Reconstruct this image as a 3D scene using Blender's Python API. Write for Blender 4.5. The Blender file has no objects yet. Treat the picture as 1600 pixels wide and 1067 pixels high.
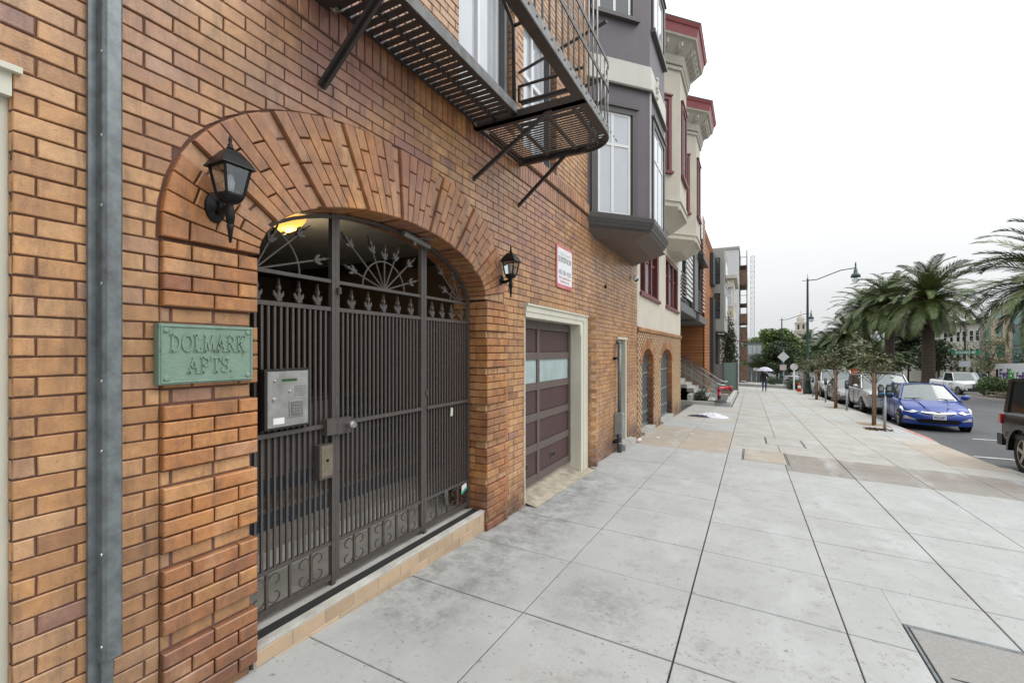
import bpy, math, random
from mathutils import Vector, Matrix, noise as mnoise
R = math.radians
random.seed(7)
SC = bpy.context.scene
COL = SC.collection

# ------------------------------------------------------------------ camera
TH = math.atan(372.0/711.0); SN, CS = math.sin(TH), math.cos(TH)
CAMX, CAMZ = 2.11, 1.48
cam_d = bpy.data.cameras.new('camera'); cam = bpy.data.objects.new('camera', cam_d); COL.objects.link(cam)
cam.location = (CAMX, 0, CAMZ); cam.rotation_euler = (R(90), 0, TH)
cam_d.sensor_width = 36; cam_d.lens = 711/1600*36; cam_d.shift_y = 14.5/1600
cam_d.clip_start = 0.05; cam_d.clip_end = 6000
SC.camera = cam

# ------------------------------------------------------------------ world: bright overcast
world = bpy.data.worlds.new('World'); SC.world = world; world.use_nodes = True
wn = world.node_tree; wn.nodes.clear()
wout = wn.nodes.new('ShaderNodeOutputWorld'); bg = wn.nodes.new('ShaderNodeBackground')
sky = wn.nodes.new('ShaderNodeTexSky'); sky.sky_type = 'NISHITA'; sky.sun_disc = False
SUN_EL, SUN_AZ = R(48), R(65)       # azimuth measured from +Y towards +X
sky.sun_elevation = SUN_EL; sky.sun_rotation = SUN_AZ
sky.air_density = 1.0; sky.dust_density = 3.0
hsv = wn.nodes.new('ShaderNodeHueSaturation'); hsv.inputs['Saturation'].default_value = 0.12
wn.links.new(sky.outputs[0], hsv.inputs['Color'])
tc = wn.nodes.new('ShaderNodeTexCoord'); sep = wn.nodes.new('ShaderNodeSeparateXYZ')
wn.links.new(tc.outputs['Generated'], sep.inputs[0])
# cloud layer: overcast luminance (1+2 sin el)/3, mottled by noise
mp = wn.nodes.new('ShaderNodeMapping'); mp.inputs['Scale'].default_value = (1.2, 1.2, 3.5)
wn.links.new(tc.outputs['Generated'], mp.inputs[0])
nz = wn.nodes.new('ShaderNodeTexNoise'); nz.inputs['Scale'].default_value = 1.6; nz.inputs['Detail'].default_value = 5
wn.links.new(mp.outputs[0], nz.inputs['Vector'])
def wmath(op, a, b=None, clamp=False):
    n = wn.nodes.new('ShaderNodeMath'); n.operation = op; n.use_clamp = clamp
    for i, v in enumerate((a, b)):
        if v is None: continue
        if isinstance(v, (int, float)): n.inputs[i].default_value = v
        else: wn.links.new(v, n.inputs[i])
    return n.outputs[0]
el = wmath('MAXIMUM', sep.outputs[2], 0.0)
lum = wmath('ADD', wmath('ADD', wmath('MULTIPLY', el, 9.5), 7.05), wmath('MULTIPLY', wmath('POWER', el, 2.0), 10.0))
lum = wmath('MULTIPLY', lum, wmath('ADD', wmath('MULTIPLY', nz.outputs[0], 0.30), 0.85))
cl = wn.nodes.new('ShaderNodeMixRGB'); cl.blend_type = 'MULTIPLY'; cl.inputs[0].default_value = 1.0
cl.inputs[1].default_value = (0.965, 0.985, 1.0, 1)
comb = wn.nodes.new('ShaderNodeCombineXYZ')
for i in range(3): wn.links.new(lum, comb.inputs[i])
wn.links.new(comb.outputs[0], cl.inputs[2])
mx = wn.nodes.new('ShaderNodeMixRGB'); mx.inputs[0].default_value = 0.9
wn.links.new(hsv.outputs[0], mx.inputs[1]); wn.links.new(cl.outputs[0], mx.inputs[2])
wn.links.new(mx.outputs[0], bg.inputs[0]); bg.inputs[1].default_value = 0.115
wn.links.new(bg.outputs[0], wout.inputs[0])

sun_d = bpy.data.lights.new('sun', 'SUN'); sun_d.energy = 1.2; sun_d.angle = R(40); sun_d.color = (1, 0.97, 0.93)
sun = bpy.data.objects.new('sun', sun_d); COL.objects.link(sun)
sd = Vector((math.sin(SUN_AZ)*math.cos(SUN_EL), math.cos(SUN_AZ)*math.cos(SUN_EL), math.sin(SUN_EL)))
sun.rotation_euler = sd.to_track_quat('Z', 'Y').to_euler(); sun.location = (10, 10, 30)
SC.view_settings.view_transform = 'Standard'; SC.view_settings.look = 'None'
SC.view_settings.exposure = 0.0; SC.view_settings.gamma = 1.0; SC.view_settings.use_curve_mapping = False
SC.render.engine = 'CYCLES'
SC.cycles.max_bounces = 6; SC.cycles.use_denoising = True
try: SC.cycles.use_adaptive_sampling = True
except Exception: pass

# ------------------------------------------------------------------ materials
MATS = {}
def mat(name, col, rough=0.6, metal=0.0, var=0.12, nscale=6.0, bump=0.0, bscale=60.0, col2=None, stretch=None,
        tone=None, spec=None, emit=None, estr=0.0, trans=0.0, detail=6, streak=0.0, coat=0.0, objr=0.0):
    """procedural principled material in world-space texture coordinates"""
    if name in MATS: return MATS[name]
    m = bpy.data.materials.new(name); m.use_nodes = True; MATS[name] = m
    nt = m.node_tree; b = nt.nodes['Principled BSDF']
    b.inputs['Roughness'].default_value = rough; b.inputs['Metallic'].default_value = metal
    if spec is not None: b.inputs['Specular IOR Level'].default_value = spec
    if coat: b.inputs['Coat Weight'].default_value = coat; b.inputs['Coat Roughness'].default_value = 0.04
    if trans: b.inputs['Transmission Weight'].default_value = trans
    if emit: b.inputs['Emission Color'].default_value = (*emit, 1); b.inputs['Emission Strength'].default_value = estr
    tcn = nt.nodes.new('ShaderNodeTexCoord'); geo = nt.nodes.new('ShaderNodeNewGeometry')
    mpn = nt.nodes.new('ShaderNodeMapping')
    if stretch: mpn.inputs['Scale'].default_value = stretch
    nt.links.new(geo.outputs['Position'], mpn.inputs[0])
    n1 = nt.nodes.new('ShaderNodeTexNoise'); n1.inputs['Scale'].default_value = nscale; n1.inputs['Detail'].default_value = detail
    n1.inputs['Roughness'].default_value = 0.62
    nt.links.new(mpn.outputs[0], n1.inputs['Vector'])
    if tone:   # tone = list of (pos, colour) chosen per brick by the 'tone' face attribute
        at = nt.nodes.new('ShaderNodeAttribute'); at.attribute_name = 'tone'
        cr = nt.nodes.new('ShaderNodeValToRGB')
        while len(cr.color_ramp.elements) < len(tone): cr.color_ramp.elements.new(0.5)
        for e, (p, c) in zip(cr.color_ramp.elements, tone): e.position = p; e.color = (*c, 1)
        nt.links.new(at.outputs['Fac'], cr.inputs[0]); base = cr.outputs[0]
    else:
        mc = nt.nodes.new('ShaderNodeMixRGB'); c2 = col2 or tuple(max(0, v*(1-2.2*var)) for v in col)
        mc.inputs[1].default_value = (*col, 1); mc.inputs[2].default_value = (*c2, 1)
        rp = nt.nodes.new('ShaderNodeMapRange'); rp.inputs[1].default_value = 0.36; rp.inputs[2].default_value = 0.72
        nt.links.new(n1.outputs[0], rp.inputs[0]); nt.links.new(rp.outputs[0], mc.inputs[0]); base = mc.outputs[0]
    if tone or objr:
        mv = nt.nodes.new('ShaderNodeMixRGB'); mv.blend_type = 'MULTIPLY'; mv.inputs[0].default_value = 1
        rg = nt.nodes.new('ShaderNodeMapRange'); rg.inputs[1].default_value = 0.3; rg.inputs[2].default_value = 0.7
        if objr:
            oi = nt.nodes.new('ShaderNodeObjectInfo'); nt.links.new(oi.outputs['Random'], rg.inputs[0])
            rg.inputs[1].default_value = 0; rg.inputs[2].default_value = 1
            rg.inputs[3].default_value = 1-objr; rg.inputs[4].default_value = 1+objr
        else:
            nt.links.new(n1.outputs[0], rg.inputs[0]); rg.inputs[3].default_value = 1-var*1.6; rg.inputs[4].default_value = 1+var
        nt.links.new(base, mv.inputs[1]); nt.links.new(rg.outputs[0], mv.inputs[2]); base = mv.outputs[0]
    if streak:
        ms = nt.nodes.new('ShaderNodeMapping'); ms.inputs['Scale'].default_value = (9, 9, 0.7)
        nt.links.new(geo.outputs['Position'], ms.inputs[0])
        n3 = nt.nodes.new('ShaderNodeTexNoise'); n3.inputs['Scale'].default_value = 1.3; n3.inputs['Detail'].default_value = 5
        nt.links.new(ms.outputs[0], n3.inputs['Vector'])
        r3 = nt.nodes.new('ShaderNodeMapRange'); r3.inputs[1].default_value = 0.52; r3.inputs[2].default_value = 0.75
        r3.inputs[3].default_value = 1.0; r3.inputs[4].default_value = 1-streak
        nt.links.new(n3.outputs[0], r3.inputs[0])
        mm = nt.nodes.new('ShaderNodeMixRGB'); mm.blend_type = 'MULTIPLY'; mm.inputs[0].default_value = 1
        nt.links.new(base, mm.inputs[1]); nt.links.new(r3.outputs[0], mm.inputs[2]); base = mm.outputs[0]
    nt.links.new(base, b.inputs['Base Color'])
    if bump:
        n2 = nt.nodes.new('ShaderNodeTexNoise'); n2.inputs['Scale'].default_value = bscale; n2.inputs['Detail'].default_value = 4
        nt.links.new(mpn.outputs[0], n2.inputs['Vector'])
        bp = nt.nodes.new('ShaderNodeBump'); bp.inputs['Strength'].default_value = bump; bp.inputs['Distance'].default_value = 0.01
        nt.links.new(n2.outputs[0], bp.inputs['Height']); nt.links.new(bp.outputs[0], b.inputs['Normal'])
    m['base'] = 1
    return m

def add_layer(m, col, mask):
    """mix a further stain/dirt colour over a material; mask(nt)->socket"""
    nt = m.node_tree; b = nt.nodes['Principled BSDF']; src = b.inputs['Base Color'].links[0].from_socket
    mx_ = nt.nodes.new('ShaderNodeMixRGB'); mx_.inputs[2].default_value = (*col, 1)
    nt.links.new(src, mx_.inputs[1]); nt.links.new(mask(nt), mx_.inputs[0]); nt.links.new(mx_.outputs[0], b.inputs['Base Color'])
def nmask(scale, lo, hi, amt, stretch=(1, 1, 1), off=(0, 0, 0), detail=6, box=None, rough=0.65):
    """noise mask, optionally limited to a soft box (x0,x1,y0,y1,z0,z1,soft)"""
    def f(nt):
        geo = nt.nodes.new('ShaderNodeNewGeometry'); mpn = nt.nodes.new('ShaderNodeMapping')
        mpn.inputs['Scale'].default_value = stretch; mpn.inputs['Location'].default_value = off
        nt.links.new(geo.outputs['Position'], mpn.inputs[0])
        n = nt.nodes.new('ShaderNodeTexNoise'); n.inputs['Scale'].default_value = scale; n.inputs['Detail'].default_value = detail
        n.inputs['Roughness'].default_value = rough
        nt.links.new(mpn.outputs[0], n.inputs['Vector'])
        r = nt.nodes.new('ShaderNodeMapRange'); r.inputs[1].default_value = lo; r.inputs[2].default_value = hi
        r.inputs[4].default_value = amt; nt.links.new(n.outputs[0], r.inputs[0]); out = r.outputs[0]
        if box:
            sp = nt.nodes.new('ShaderNodeSeparateXYZ'); nt.links.new(geo.outputs['Position'], sp.inputs[0]); soft = box[6]
            for i in range(3):
                lo_, hi_ = box[2*i], box[2*i+1]
                for (edge, sgn) in ((lo_, 1), (hi_, -1)):
                    if edge is None: continue
                    q = nt.nodes.new('ShaderNodeMapRange'); q.interpolation_type = 'SMOOTHSTEP'
                    q.inputs[1].default_value = edge - soft*sgn; q.inputs[2].default_value = edge + soft*sgn
                    if sgn < 0: q.inputs[1].default_value = edge - soft; q.inputs[2].default_value = edge + soft; q.inputs[3].default_value = 1; q.inputs[4].default_value = 0
                    nt.links.new(sp.outputs[i], q.inputs[0])
                    mu = nt.nodes.new('ShaderNodeMath'); mu.operation = 'MULTIPLY'
                    nt.links.new(out, mu.inputs[0]); nt.links.new(q.outputs[0], mu.inputs[1]); out = mu.outputs[0]
        return out
    return f

# ------------------------------------------------------------------ mesh builder
WL = {}      # world location of the frame each object's mesh coordinates are given in
class MB:
    def __init__(s): s.v = []; s.f = []; s.t = []; s.m = []; s.ct = None; s.cm = 0; s.sm = []; s.smooth = False
    def _f(s, idx):
        s.f.append(idx); s.t.append(s.ct if s.ct is not None else 0.5); s.m.append(s.cm); s.sm.append(s.smooth)
    def face(s, pts):
        k = len(s.v); s.v += [tuple(p) for p in pts]; s._f(tuple(range(k, k+len(pts)))); return s
    def box(s, x0, x1, y0, y1, z0, z1):
        k = len(s.v)
        s.v += [(x, y, z) for z in (z0, z1) for y in (y0, y1) for x in (x0, x1)]
        for q in ((0, 2, 3, 1), (4, 5, 7, 6), (0, 1, 5, 4), (2, 6, 7, 3), (0, 4, 6, 2), (1, 3, 7, 5)): s._f(tuple(k+i for i in q))
        return s
    def obox(s, c, ax, hx, ay, hy, az, hz):
        c = Vector(c); ax = Vector(ax).normalized()*hx; ay = Vector(ay).normalized()*hy; az = Vector(az).normalized()*hz
        k = len(s.v)
        s.v += [tuple(c+ax*a+ay*b+az*d) for d in (-1, 1) for b in (-1, 1) for a in (-1, 1)]
        for q in ((0, 2, 3, 1), (4, 5, 7, 6), (0, 1, 5, 4), (2, 6, 7, 3), (0, 4, 6, 2), (1, 3, 7, 5)): s._f(tuple(k+i for i in q))
        return s
    def bar(s, p0, p1, w, h=None, up=(0, 0, 1)):
        """rectangular bar between two points, w across, h along 'up'"""
        p0 = Vector(p0); p1 = Vector(p1); d = p1-p0; up = Vector(up); h = h or w
        sd_ = d.cross(up)
        if sd_.length < 1e-6: sd_ = d.cross(Vector((1, 0, 0)))
        sd_.normalize(); u = sd_.cross(d).normalized()
        return s.obox((p0+p1)/2, d, d.length/2, sd_, w/2, u, h/2)
    def tube(s, pts, r, n=8, caps=True):
        pts = [Vector(p) for p in pts]; rs = r if isinstance(r, (list, tuple)) else [r]*len(pts)
        k = len(s.v); prev = None
        for i, p in enumerate(pts):
            d = (pts[min(i+1, len(pts)-1)] - pts[max(i-1, 0)]).normalized()
            if prev is None:
                a = d.cross(Vector((0, 0, 1)));
                if a.length < 1e-3: a = Vector((1, 0, 0))
                a.normalize()
            else:
                a = prev - d*prev.dot(d)
                if a.length < 1e-5: a = d.orthogonal()
                a.normalize()
            prev = a; b = d.cross(a)
            for j in range(n):
                t = 2*math.pi*(j+0.5)/n; s.v.append(tuple(p + (a*math.cos(t)+b*math.sin(t))*rs[i]))
        for i in range(len(pts)-1):
            for j in range(n):
                a0 = k+i*n+j; a1 = k+i*n+(j+1) % n; s._f((a0, a1, a1+n, a0+n))
        if caps:
            s._f(tuple(k+j for j in range(n))[::-1]); s._f(tuple(k+(len(pts)-1)*n+j for j in range(n)))
        return s
    def lathe(s, prof, c, n=16, axis=(0, 0, 1)):
        c = Vector(c); az = Vector(axis).normalized(); ax = az.orthogonal().normalized(); ay = az.cross(ax); k = len(s.v)
        if abs(az.z) > .99: ax = Vector((1, 0, 0)); ay = az.cross(ax)
        for (r, h) in prof:
            for j in range(n):
                t = 2*math.pi*(j+.5)/n; s.v.append(tuple(c+az*h+(ax*math.cos(t)+ay*math.sin(t))*r))
        for i in range(len(prof)-1):
            for j in range(n):
                a0 = k+i*n+j; a1 = k+i*n+(j+1) % n; s._f((a0, a1, a1+n, a0+n))
        s._f(tuple(k+j for j in range(n))[::-1]); s._f(tuple(k+(len(prof)-1)*n+j for j in range(n)))
        return s
    def prism(s, poly, fr, d0, d1, ch=0.0):
        """2D polygon (u,v) in frame fr=(origin,u,v,n), from depth d0 to d1 along n, front edge chamfered"""
        o, u, v, n = fr; N = len(poly); k = len(s.v)
        cu = sum(p[0] for p in poly)/N; cv = sum(p[1] for p in poly)/N
        def P(a, b, d): return tuple(o+u*a+v*b+n*d)
        s.v += [P(a, b, d0) for a, b in poly]; s.v += [P(a, b, d1-ch) for a, b in poly]
        for r in range(1): 
            for i in range(N): s._f((k+i, k+(i+1) % N, k+N+(i+1) % N, k+N+i))
        if ch:
            rr = max(max(abs(p[0]-cu) for p in poly), 1e-6); rv = max(max(abs(p[1]-cv) for p in poly), 1e-6)
            s.v += [P(cu+(a-cu)*(1-ch/rr), cv+(b-cv)*(1-ch/rv), d1) for a, b in poly]
            for i in range(N): s._f((k+N+i, k+N+(i+1) % N, k+2*N+(i+1) % N, k+2*N+i))
            s._f(tuple(k+2*N+i for i in range(N)))
        else: s._f(tuple(k+N+i for i in range(N)))
        s._f(tuple(k+i for i in range(N))[::-1])
        return s
    def ball(s, c, r, n=8, sc=(1, 1, 1)):
        pr_ = [(max(1e-4, math.sin(math.pi*i/n))*r, -math.cos(math.pi*i/n)*r) for i in range(n+1)]
        k = len(s.v); s.lathe(pr_, (0, 0, 0), n*2 if n < 7 else 12)
        for i in range(k, len(s.v)): a = s.v[i]; s.v[i] = (c[0]+a[0]*sc[0], c[1]+a[1]*sc[1], c[2]+a[2]*sc[2])
        return s
    def mesh(s, name, mats, org=(0, 0, 0)):
        me = bpy.data.meshes.new(name)
        me.from_pydata([(a-org[0], b-org[1], c-org[2]) for a, b, c in s.v], [], s.f)
        for m_ in (mats if isinstance(mats, (list, tuple)) else [mats]): me.materials.append(m_)
        me.polygons.foreach_set('material_index', s.m); me.polygons.foreach_set('use_smooth', s.sm)
        a = me.attributes.new('tone', 'FLOAT', 'FACE'); a.data.foreach_set('value', s.t)
        me.validate(); me.update(); return me
    def build(s, name, mats, parent=None, label=None, kind=None, cat=None, group=None, loc=None):
        org = WL.get(parent.name, (0, 0, 0)) if parent else (0, 0, 0)
        if loc is not None: org = loc
        me = s.mesh(name, mats, org); o = bpy.data.objects.new(name, me); COL.objects.link(o)
        if parent: o.parent = parent; WL[o.name] = org
        else: o.location = org; WL[o.name] = org
        tag(o, label, cat, group, kind); return o
def tag(o, label=None, cat=None, group=None, kind=None):
    for k, v in (('label', label), ('category', cat), ('group', group), ('kind', kind)):
        if v: o[k] = v
    return o
def thing(name, label, cat, loc=(0, 0, 0), rz=0, group=None, local=False, kind=None):
    o = bpy.data.objects.new(name, None); o.empty_display_size = 0.1; COL.objects.link(o)
    o.location = loc; o.rotation_euler = (0, 0, rz); WL[o.name] = (0, 0, 0) if local else tuple(loc)
    return tag(o, label, cat, group, kind)
def copy_tree(o, parent=None):
    c = o.copy(); COL.objects.link(c); c.parent = parent; WL[c.name] = WL.get(o.name, (0, 0, 0))
    for ch in list(o.children): copy_tree(ch, c)
    return c
def clone(root, loc, rz=0, label=None, sc=None):
    c = copy_tree(root); c.location = loc; c.rotation_euler = (0, 0, rz)
    if sc: c.scale = (sc, sc, sc)
    if label: c['label'] = label
    return c
X, Y, Z = Vector((1, 0, 0)), Vector((0, 1, 0)), Vector((0, 0, 1))
def FR(o, u, v, n): return (Vector(o), Vector(u), Vector(v), Vector(n))
WALL = FR((0, 0, 0), Y, Z, X)          # facade frame: u = y, v = z, n = +x

# projection helpers, only used to rank which bricks show largest
def proj(x, y, z):
    dx = x-CAMX; dep = -SN*dx+CS*y
    if dep < .1: return None
    return (800+711*(CS*dx+SN*y)/dep, 548-711*(z-CAMZ)/dep)
def parea(pts):
    q = [proj(*p) for p in pts]
    if any(a is None for a in q): return 0
    cx = sum(a[0] for a in q)/len(q); cy = sum(a[1] for a in q)/len(q)
    if not (-10 < cx < 1610 and -10 < cy < 1077): return 0
    A = 0
    for i in range(len(q)): a, b = q[i], q[(i+1) % len(q)]; A += a[0]*b[1]-b[0]*a[1]
    return abs(A)/2

# ------------------------------------------------------------------ ground heights
SL, CR = 0.0382, 0.030
def YS(y): return y if y < 150 else 150+(y-150)*0.15
def zs(x, y): return -SL*YS(y)-CR*x          # pavement
def zr(y): return -0.303-SL*YS(y)            # road

# ------------------------------------------------------------------ palette
BUFF = [(0.0, (.31, .155, .078)), (.3, (.46, .235, .100)), (.55, (.545, .285, .120)), (.8, (.56, .325, .160)), (.93, (.46, .26, .155)), (1.0, (.35, .18, .125))]
REDB = [(0.0, (.31, .12, .055)), (.2, (.38, .155, .058)), (.5, (.48, .205, .070)), (.75, (.54, .26, .092)), (.92, (.55, .29, .14)), (1.0, (.32, .13, .07))]
M_brick = mat('buff_brick', (0.5, 0.3, 0.15), rough=.38, spec=.6, var=.16, nscale=18, bump=.16, bscale=150, tone=BUFF, stretch=(1, 1, 1))
M_red = mat('red_brick', (0.5, 0.2, 0.1), rough=.40, spec=.6, var=.2, nscale=18, bump=.2, bscale=140, tone=REDB, stretch=(1, 1, 1))
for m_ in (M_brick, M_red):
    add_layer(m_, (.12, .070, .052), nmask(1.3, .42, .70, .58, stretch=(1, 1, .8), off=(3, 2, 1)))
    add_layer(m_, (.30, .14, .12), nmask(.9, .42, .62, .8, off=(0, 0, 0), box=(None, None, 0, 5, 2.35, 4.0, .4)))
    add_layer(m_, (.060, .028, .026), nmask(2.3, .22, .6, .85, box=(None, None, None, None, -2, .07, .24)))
    add_layer(m_, (.62, .42, .26), nmask(7, .55, .75, .35, stretch=(1, .8, .5), off=(4, 0, 9)))
for m_ in (M_brick, M_red): add_layer(m_, (.10, .06, .04), nmask(95, .62, .72, .45, detail=2)); add_layer(m_, (.08, .055, .045), nmask(3.0, .50, .68, .62, stretch=(1, 2.6, .5), off=(8, 8, 0), detail=9, rough=.75))
M_mortar = mat('brick_mortar', (.15, .078, .058), rough=.95, var=.15, bump=.3, bscale=150)
M_soffit_dark = mat('sooty_plaster', (.12, .09, .07), rough=.9)
M_cream = mat('cream_painted_wood', (.62, .60, .50), rough=.45, var=.05, nscale=3, streak=.12)
M_iron = mat('brown_painted_iron', (.085, .072, .066), rough=.42, var=.12, nscale=30, bump=.05)
M_feir = mat('dark_brown_fire_escape_paint', (.036, .029, .027), rough=.42, var=.2, nscale=12)
M_feirlt = mat('worn_grey_fire_escape_edge', (.20, .20, .20), rough=.45, var=.3, nscale=12)
M_galv = mat('galvanised_steel', (.21, .235, .245), rough=.45, metal=.5, var=.22, nscale=18, stretch=(1, 1, 1), streak=.25)
M_steel = mat('brushed_steel', (.42, .43, .42), rough=.36, metal=.85, var=.1, nscale=14, streak=.15)
M_black = mat('black_paint', (.008, .008, .009), rough=.4, var=.1, spec=.25)
M_blackm = mat('black_rubber', (.02, .02, .02), rough=.75)
M_white = mat('white_paint', (.78, .79, .8), rough=.4, var=.04)
M_conc = mat('old_concrete', (.42, .41, .38), rough=.85, var=.16, nscale=5, bump=.25, bscale=120)
M_marble = mat('worn_marble', (.56, .54, .49), rough=.5, var=.2, nscale=7, col2=(.34, .33, .30))
M_glasslight = mat('window_glass_pale_blind', (.52, .56, .6), rough=.07, var=.05, nscale=2, spec=.8, coat=.4)
M_glassdark = mat('dark_window_glass', (.03, .038, .042), rough=.05, var=.1, nscale=1, spec=.9, coat=.6)
M_clear = None
def clear_glass(name, tint=(.9, .95, .95), amt=.25, rough=.02):
    if name in MATS: return MATS[name]
    m = bpy.data.materials.new(name); m.use_nodes = True; nt = m.node_tree; nt.nodes.clear(); MATS[name] = m
    o = nt.nodes.new('ShaderNodeOutputMaterial'); mx_ = nt.nodes.new('ShaderNodeMixShader'); t = nt.nodes.new('ShaderNodeBsdfTransparent')
    g = nt.nodes.new('ShaderNodeBsdfGlossy'); g.inputs['Roughness'].default_value = rough; t.inputs[0].default_value = (*tint, 1)
    g.inputs['Color'].default_value = (.9, .95, 1, 1)
    fr_ = nt.nodes.new('ShaderNodeFresnel'); ad = nt.nodes.new('ShaderNodeMath'); ad.inputs[1].default_value = amt
    nt.links.new(fr_.outputs[0], ad.inputs[0]); nt.links.new(ad.outputs[0], mx_.inputs[0])
    nt.links.new(t.outputs[0], mx_.inputs[1]); nt.links.new(g.outputs[0], mx_.inputs[2]); nt.links.new(mx_.outputs[0], o.inputs[0])
    return m
M_lantern_glass = clear_glass('lantern_glass', amt=.12)
# ================================================================== GROUND
M_slab = mat('pavement_concrete', (.368, .376, .368), rough=.78, var=.06, nscale=2.2, bump=.12, bscale=160)
M_slabtan = mat('tan_pavement_concrete', (.37, .32, .255), rough=.82, var=.06, nscale=2.5, bump=.12, bscale=160)
M_slabwarm = mat('warm_grey_pavement_concrete', (.385, .37, .335), rough=.82, var=.09, nscale=1.7, bump=.12, bscale=160)
M_slabbrn = mat('brownish_pavement_concrete', (.25, .225, .195), rough=.85, var=.1, nscale=2.5, bump=.12, bscale=160)
for m_ in (M_slab, M_slabtan, M_slabwarm, M_slabbrn):
    add_layer(m_, (.27, .275, .27), nmask(.9, .47, .72, .55, off=(2, 5, 0), detail=8))
    add_layer(m_, (.44, .455, .455), nmask(2.6, .52, .72, .6, off=(7, 1, 3), stretch=(1, .35, 1)))
    add_layer(m_, (.20, .20, .195), nmask(70, .60, .68, .5, off=(1, 1, 1), detail=4))
    add_layer(m_, (.14, .14, .132), nmask(5.5, .43, .64, .8, box=(-1, .62, 2.0, 6.3, None, None, .28), detail=9, rough=.8))
    add_layer(m_, (.15, .15, .145), nmask(9, .42, .64, .7, box=(1.0, 1.5, 2.6, 3.15, None, None, .18), detail=9, rough=.85))
    add_layer(m_, (.14, .12, .11), nmask(14, .56, .66, .8, box=(1.3, 3.0, 1.7, 3.2, None, None, .3), detail=7, rough=.8))
    add_layer(m_, (.14, .135, .125), nmask(4.2, .54, .72, .6, off=(5, 5, 5), detail=10, rough=.8))
    add_layer(m_, (.15, .15, .15), nmask(30, .70, .74, .7, off=(2, 9, 0), detail=1))
    add_layer(m_, (.30, .25, .22), nmask(3.0, .45, .62, .7, box=(1.0, 1.5, 1.6, 2.1, None, None, .15), detail=7))
M_joint = mat('dirty_joint', (.045, .045, .04), rough=.95)
M_asph = mat('asphalt', (.062, .064, .068), rough=.85, var=.12, nscale=1.2, bump=.3, bscale=140)
add_layer(M_asph, (.10, .10, .10), nmask(.6, .45, .7, .6, stretch=(1, .15, 1)))
add_layer(M_asph, (.16, .16, .16), nmask(90, .60, .66, .6, detail=2))
M_kerb = mat('kerb_granite', (.34, .33, .31), rough=.8, var=.14, nscale=5, bump=.2)
M_redkerb = mat('worn_red_kerb_paint', (.42, .12, .09), rough=.7, var=.3, nscale=9, col2=(.36, .30, .27))
M_line = mat('road_paint', (.62, .62, .6), rough=.7, var=.18, nscale=9, col2=(.25, .25, .25))
M_earth = mat('planting_soil', (.07, .05, .035), rough=.95, var=.3, nscale=20, bump=.6, bscale=40)
M_far = mat('distant_ground', (.12, .13, .09), rough=.95, var=.25, nscale=.02)

def sheet(x0, x1, y0, y1, fz, ny=1, nx=1, thick=0.0):
    b = MB()
    for i in range(nx):
        for j in range(ny):
            a, c = x0+(x1-x0)*i/nx, x0+(x1-x0)*(i+1)/nx; d, e = y0+(y1-y0)*j/ny, y0+(y1-y0)*(j+1)/ny
            b.face([(a, d, fz(a, d)), (c, d, fz(c, d)), (c, e, fz(c, e)), (a, e, fz(a, e))])
    return b
b = MB()
ys_ = [-200, 0, 150, 300, 700, 1500, 4000]; xs_ = [-3000, -600, -60, 60, 600, 3000]
for i in range(len(xs_)-1):
    for j in range(len(ys_)-1):
        f = lambda x, y: zr(y)-.35 + (0.0 if abs(x) < 100 else 0.02*(abs(x)-100)*.5)
        b.face([(xs_[i+p], ys_[j+q], f(xs_[i+p], ys_[j+q])) for p, q in ((0, 0), (1, 0), (1, 1), (0, 1))])
b.build('ground', M_far, kind='structure')

road = sheet(6.22, 34.5, -14, 150, lambda x, y: zr(y), 4).build('road', M_asph, kind='structure')
sheet(6.22, 34.5, 150, 400, lambda x, y: zr(y), 1).build('road_beyond', M_asph, kind='structure')
sheet(-60, 6.22, 48.6, 58.5, lambda x, y: zr(y), 1).build('side_street', M_asph, kind='structure')
sheet(34.5, 90, 48.6, 58.5, lambda x, y: zr(y), 1).build('far_side_street', M_asph, kind='structure')
# parking marks
for (x, y0_, y1_, w) in ((8.25, 16.6, 17.3, .1), (7.0, 13.3, 13.42, 1.0), (8.2, 24.0, 24.8, .1)):
    b = MB(); z = zr(y0_)+.005
    b.face([(x-w/2, y0_, zr(y0_)+.005), (x+w/2, y0_, zr(y0_)+.005), (x+w/2, y1_, zr(y1_)+.005), (x-w/2, y1_, zr(y1_)+.005)])
    b.build('parking_mark', M_line, road)
for x0_, x1_, y_ in ((7.55, 8.35, 16.95), (6.4, 7.0, 13.3)):
    b = MB(); b.face([(x0_, y_, zr(y_)+.009), (x1_, y_, zr(y_)+.009), (x1_, y_+.13, zr(y_+.13)+.009), (x0_, y_+.13, zr(y_+.13)+.009)]); b.build('parking_mark', M_line, road)
for k in range(12):
    y_ = -4+k*9
    if 48 < y_ < 60: continue
    b = MB(); b.face([(11.6, y_, zr(y_)+.005), (11.7, y_, zr(y_)+.005), (11.7, y_+3, zr(y_+3)+.005), (11.6, y_+3, zr(y_+3)+.005)]); b.build('lane_dash', M_line, road)

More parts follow.
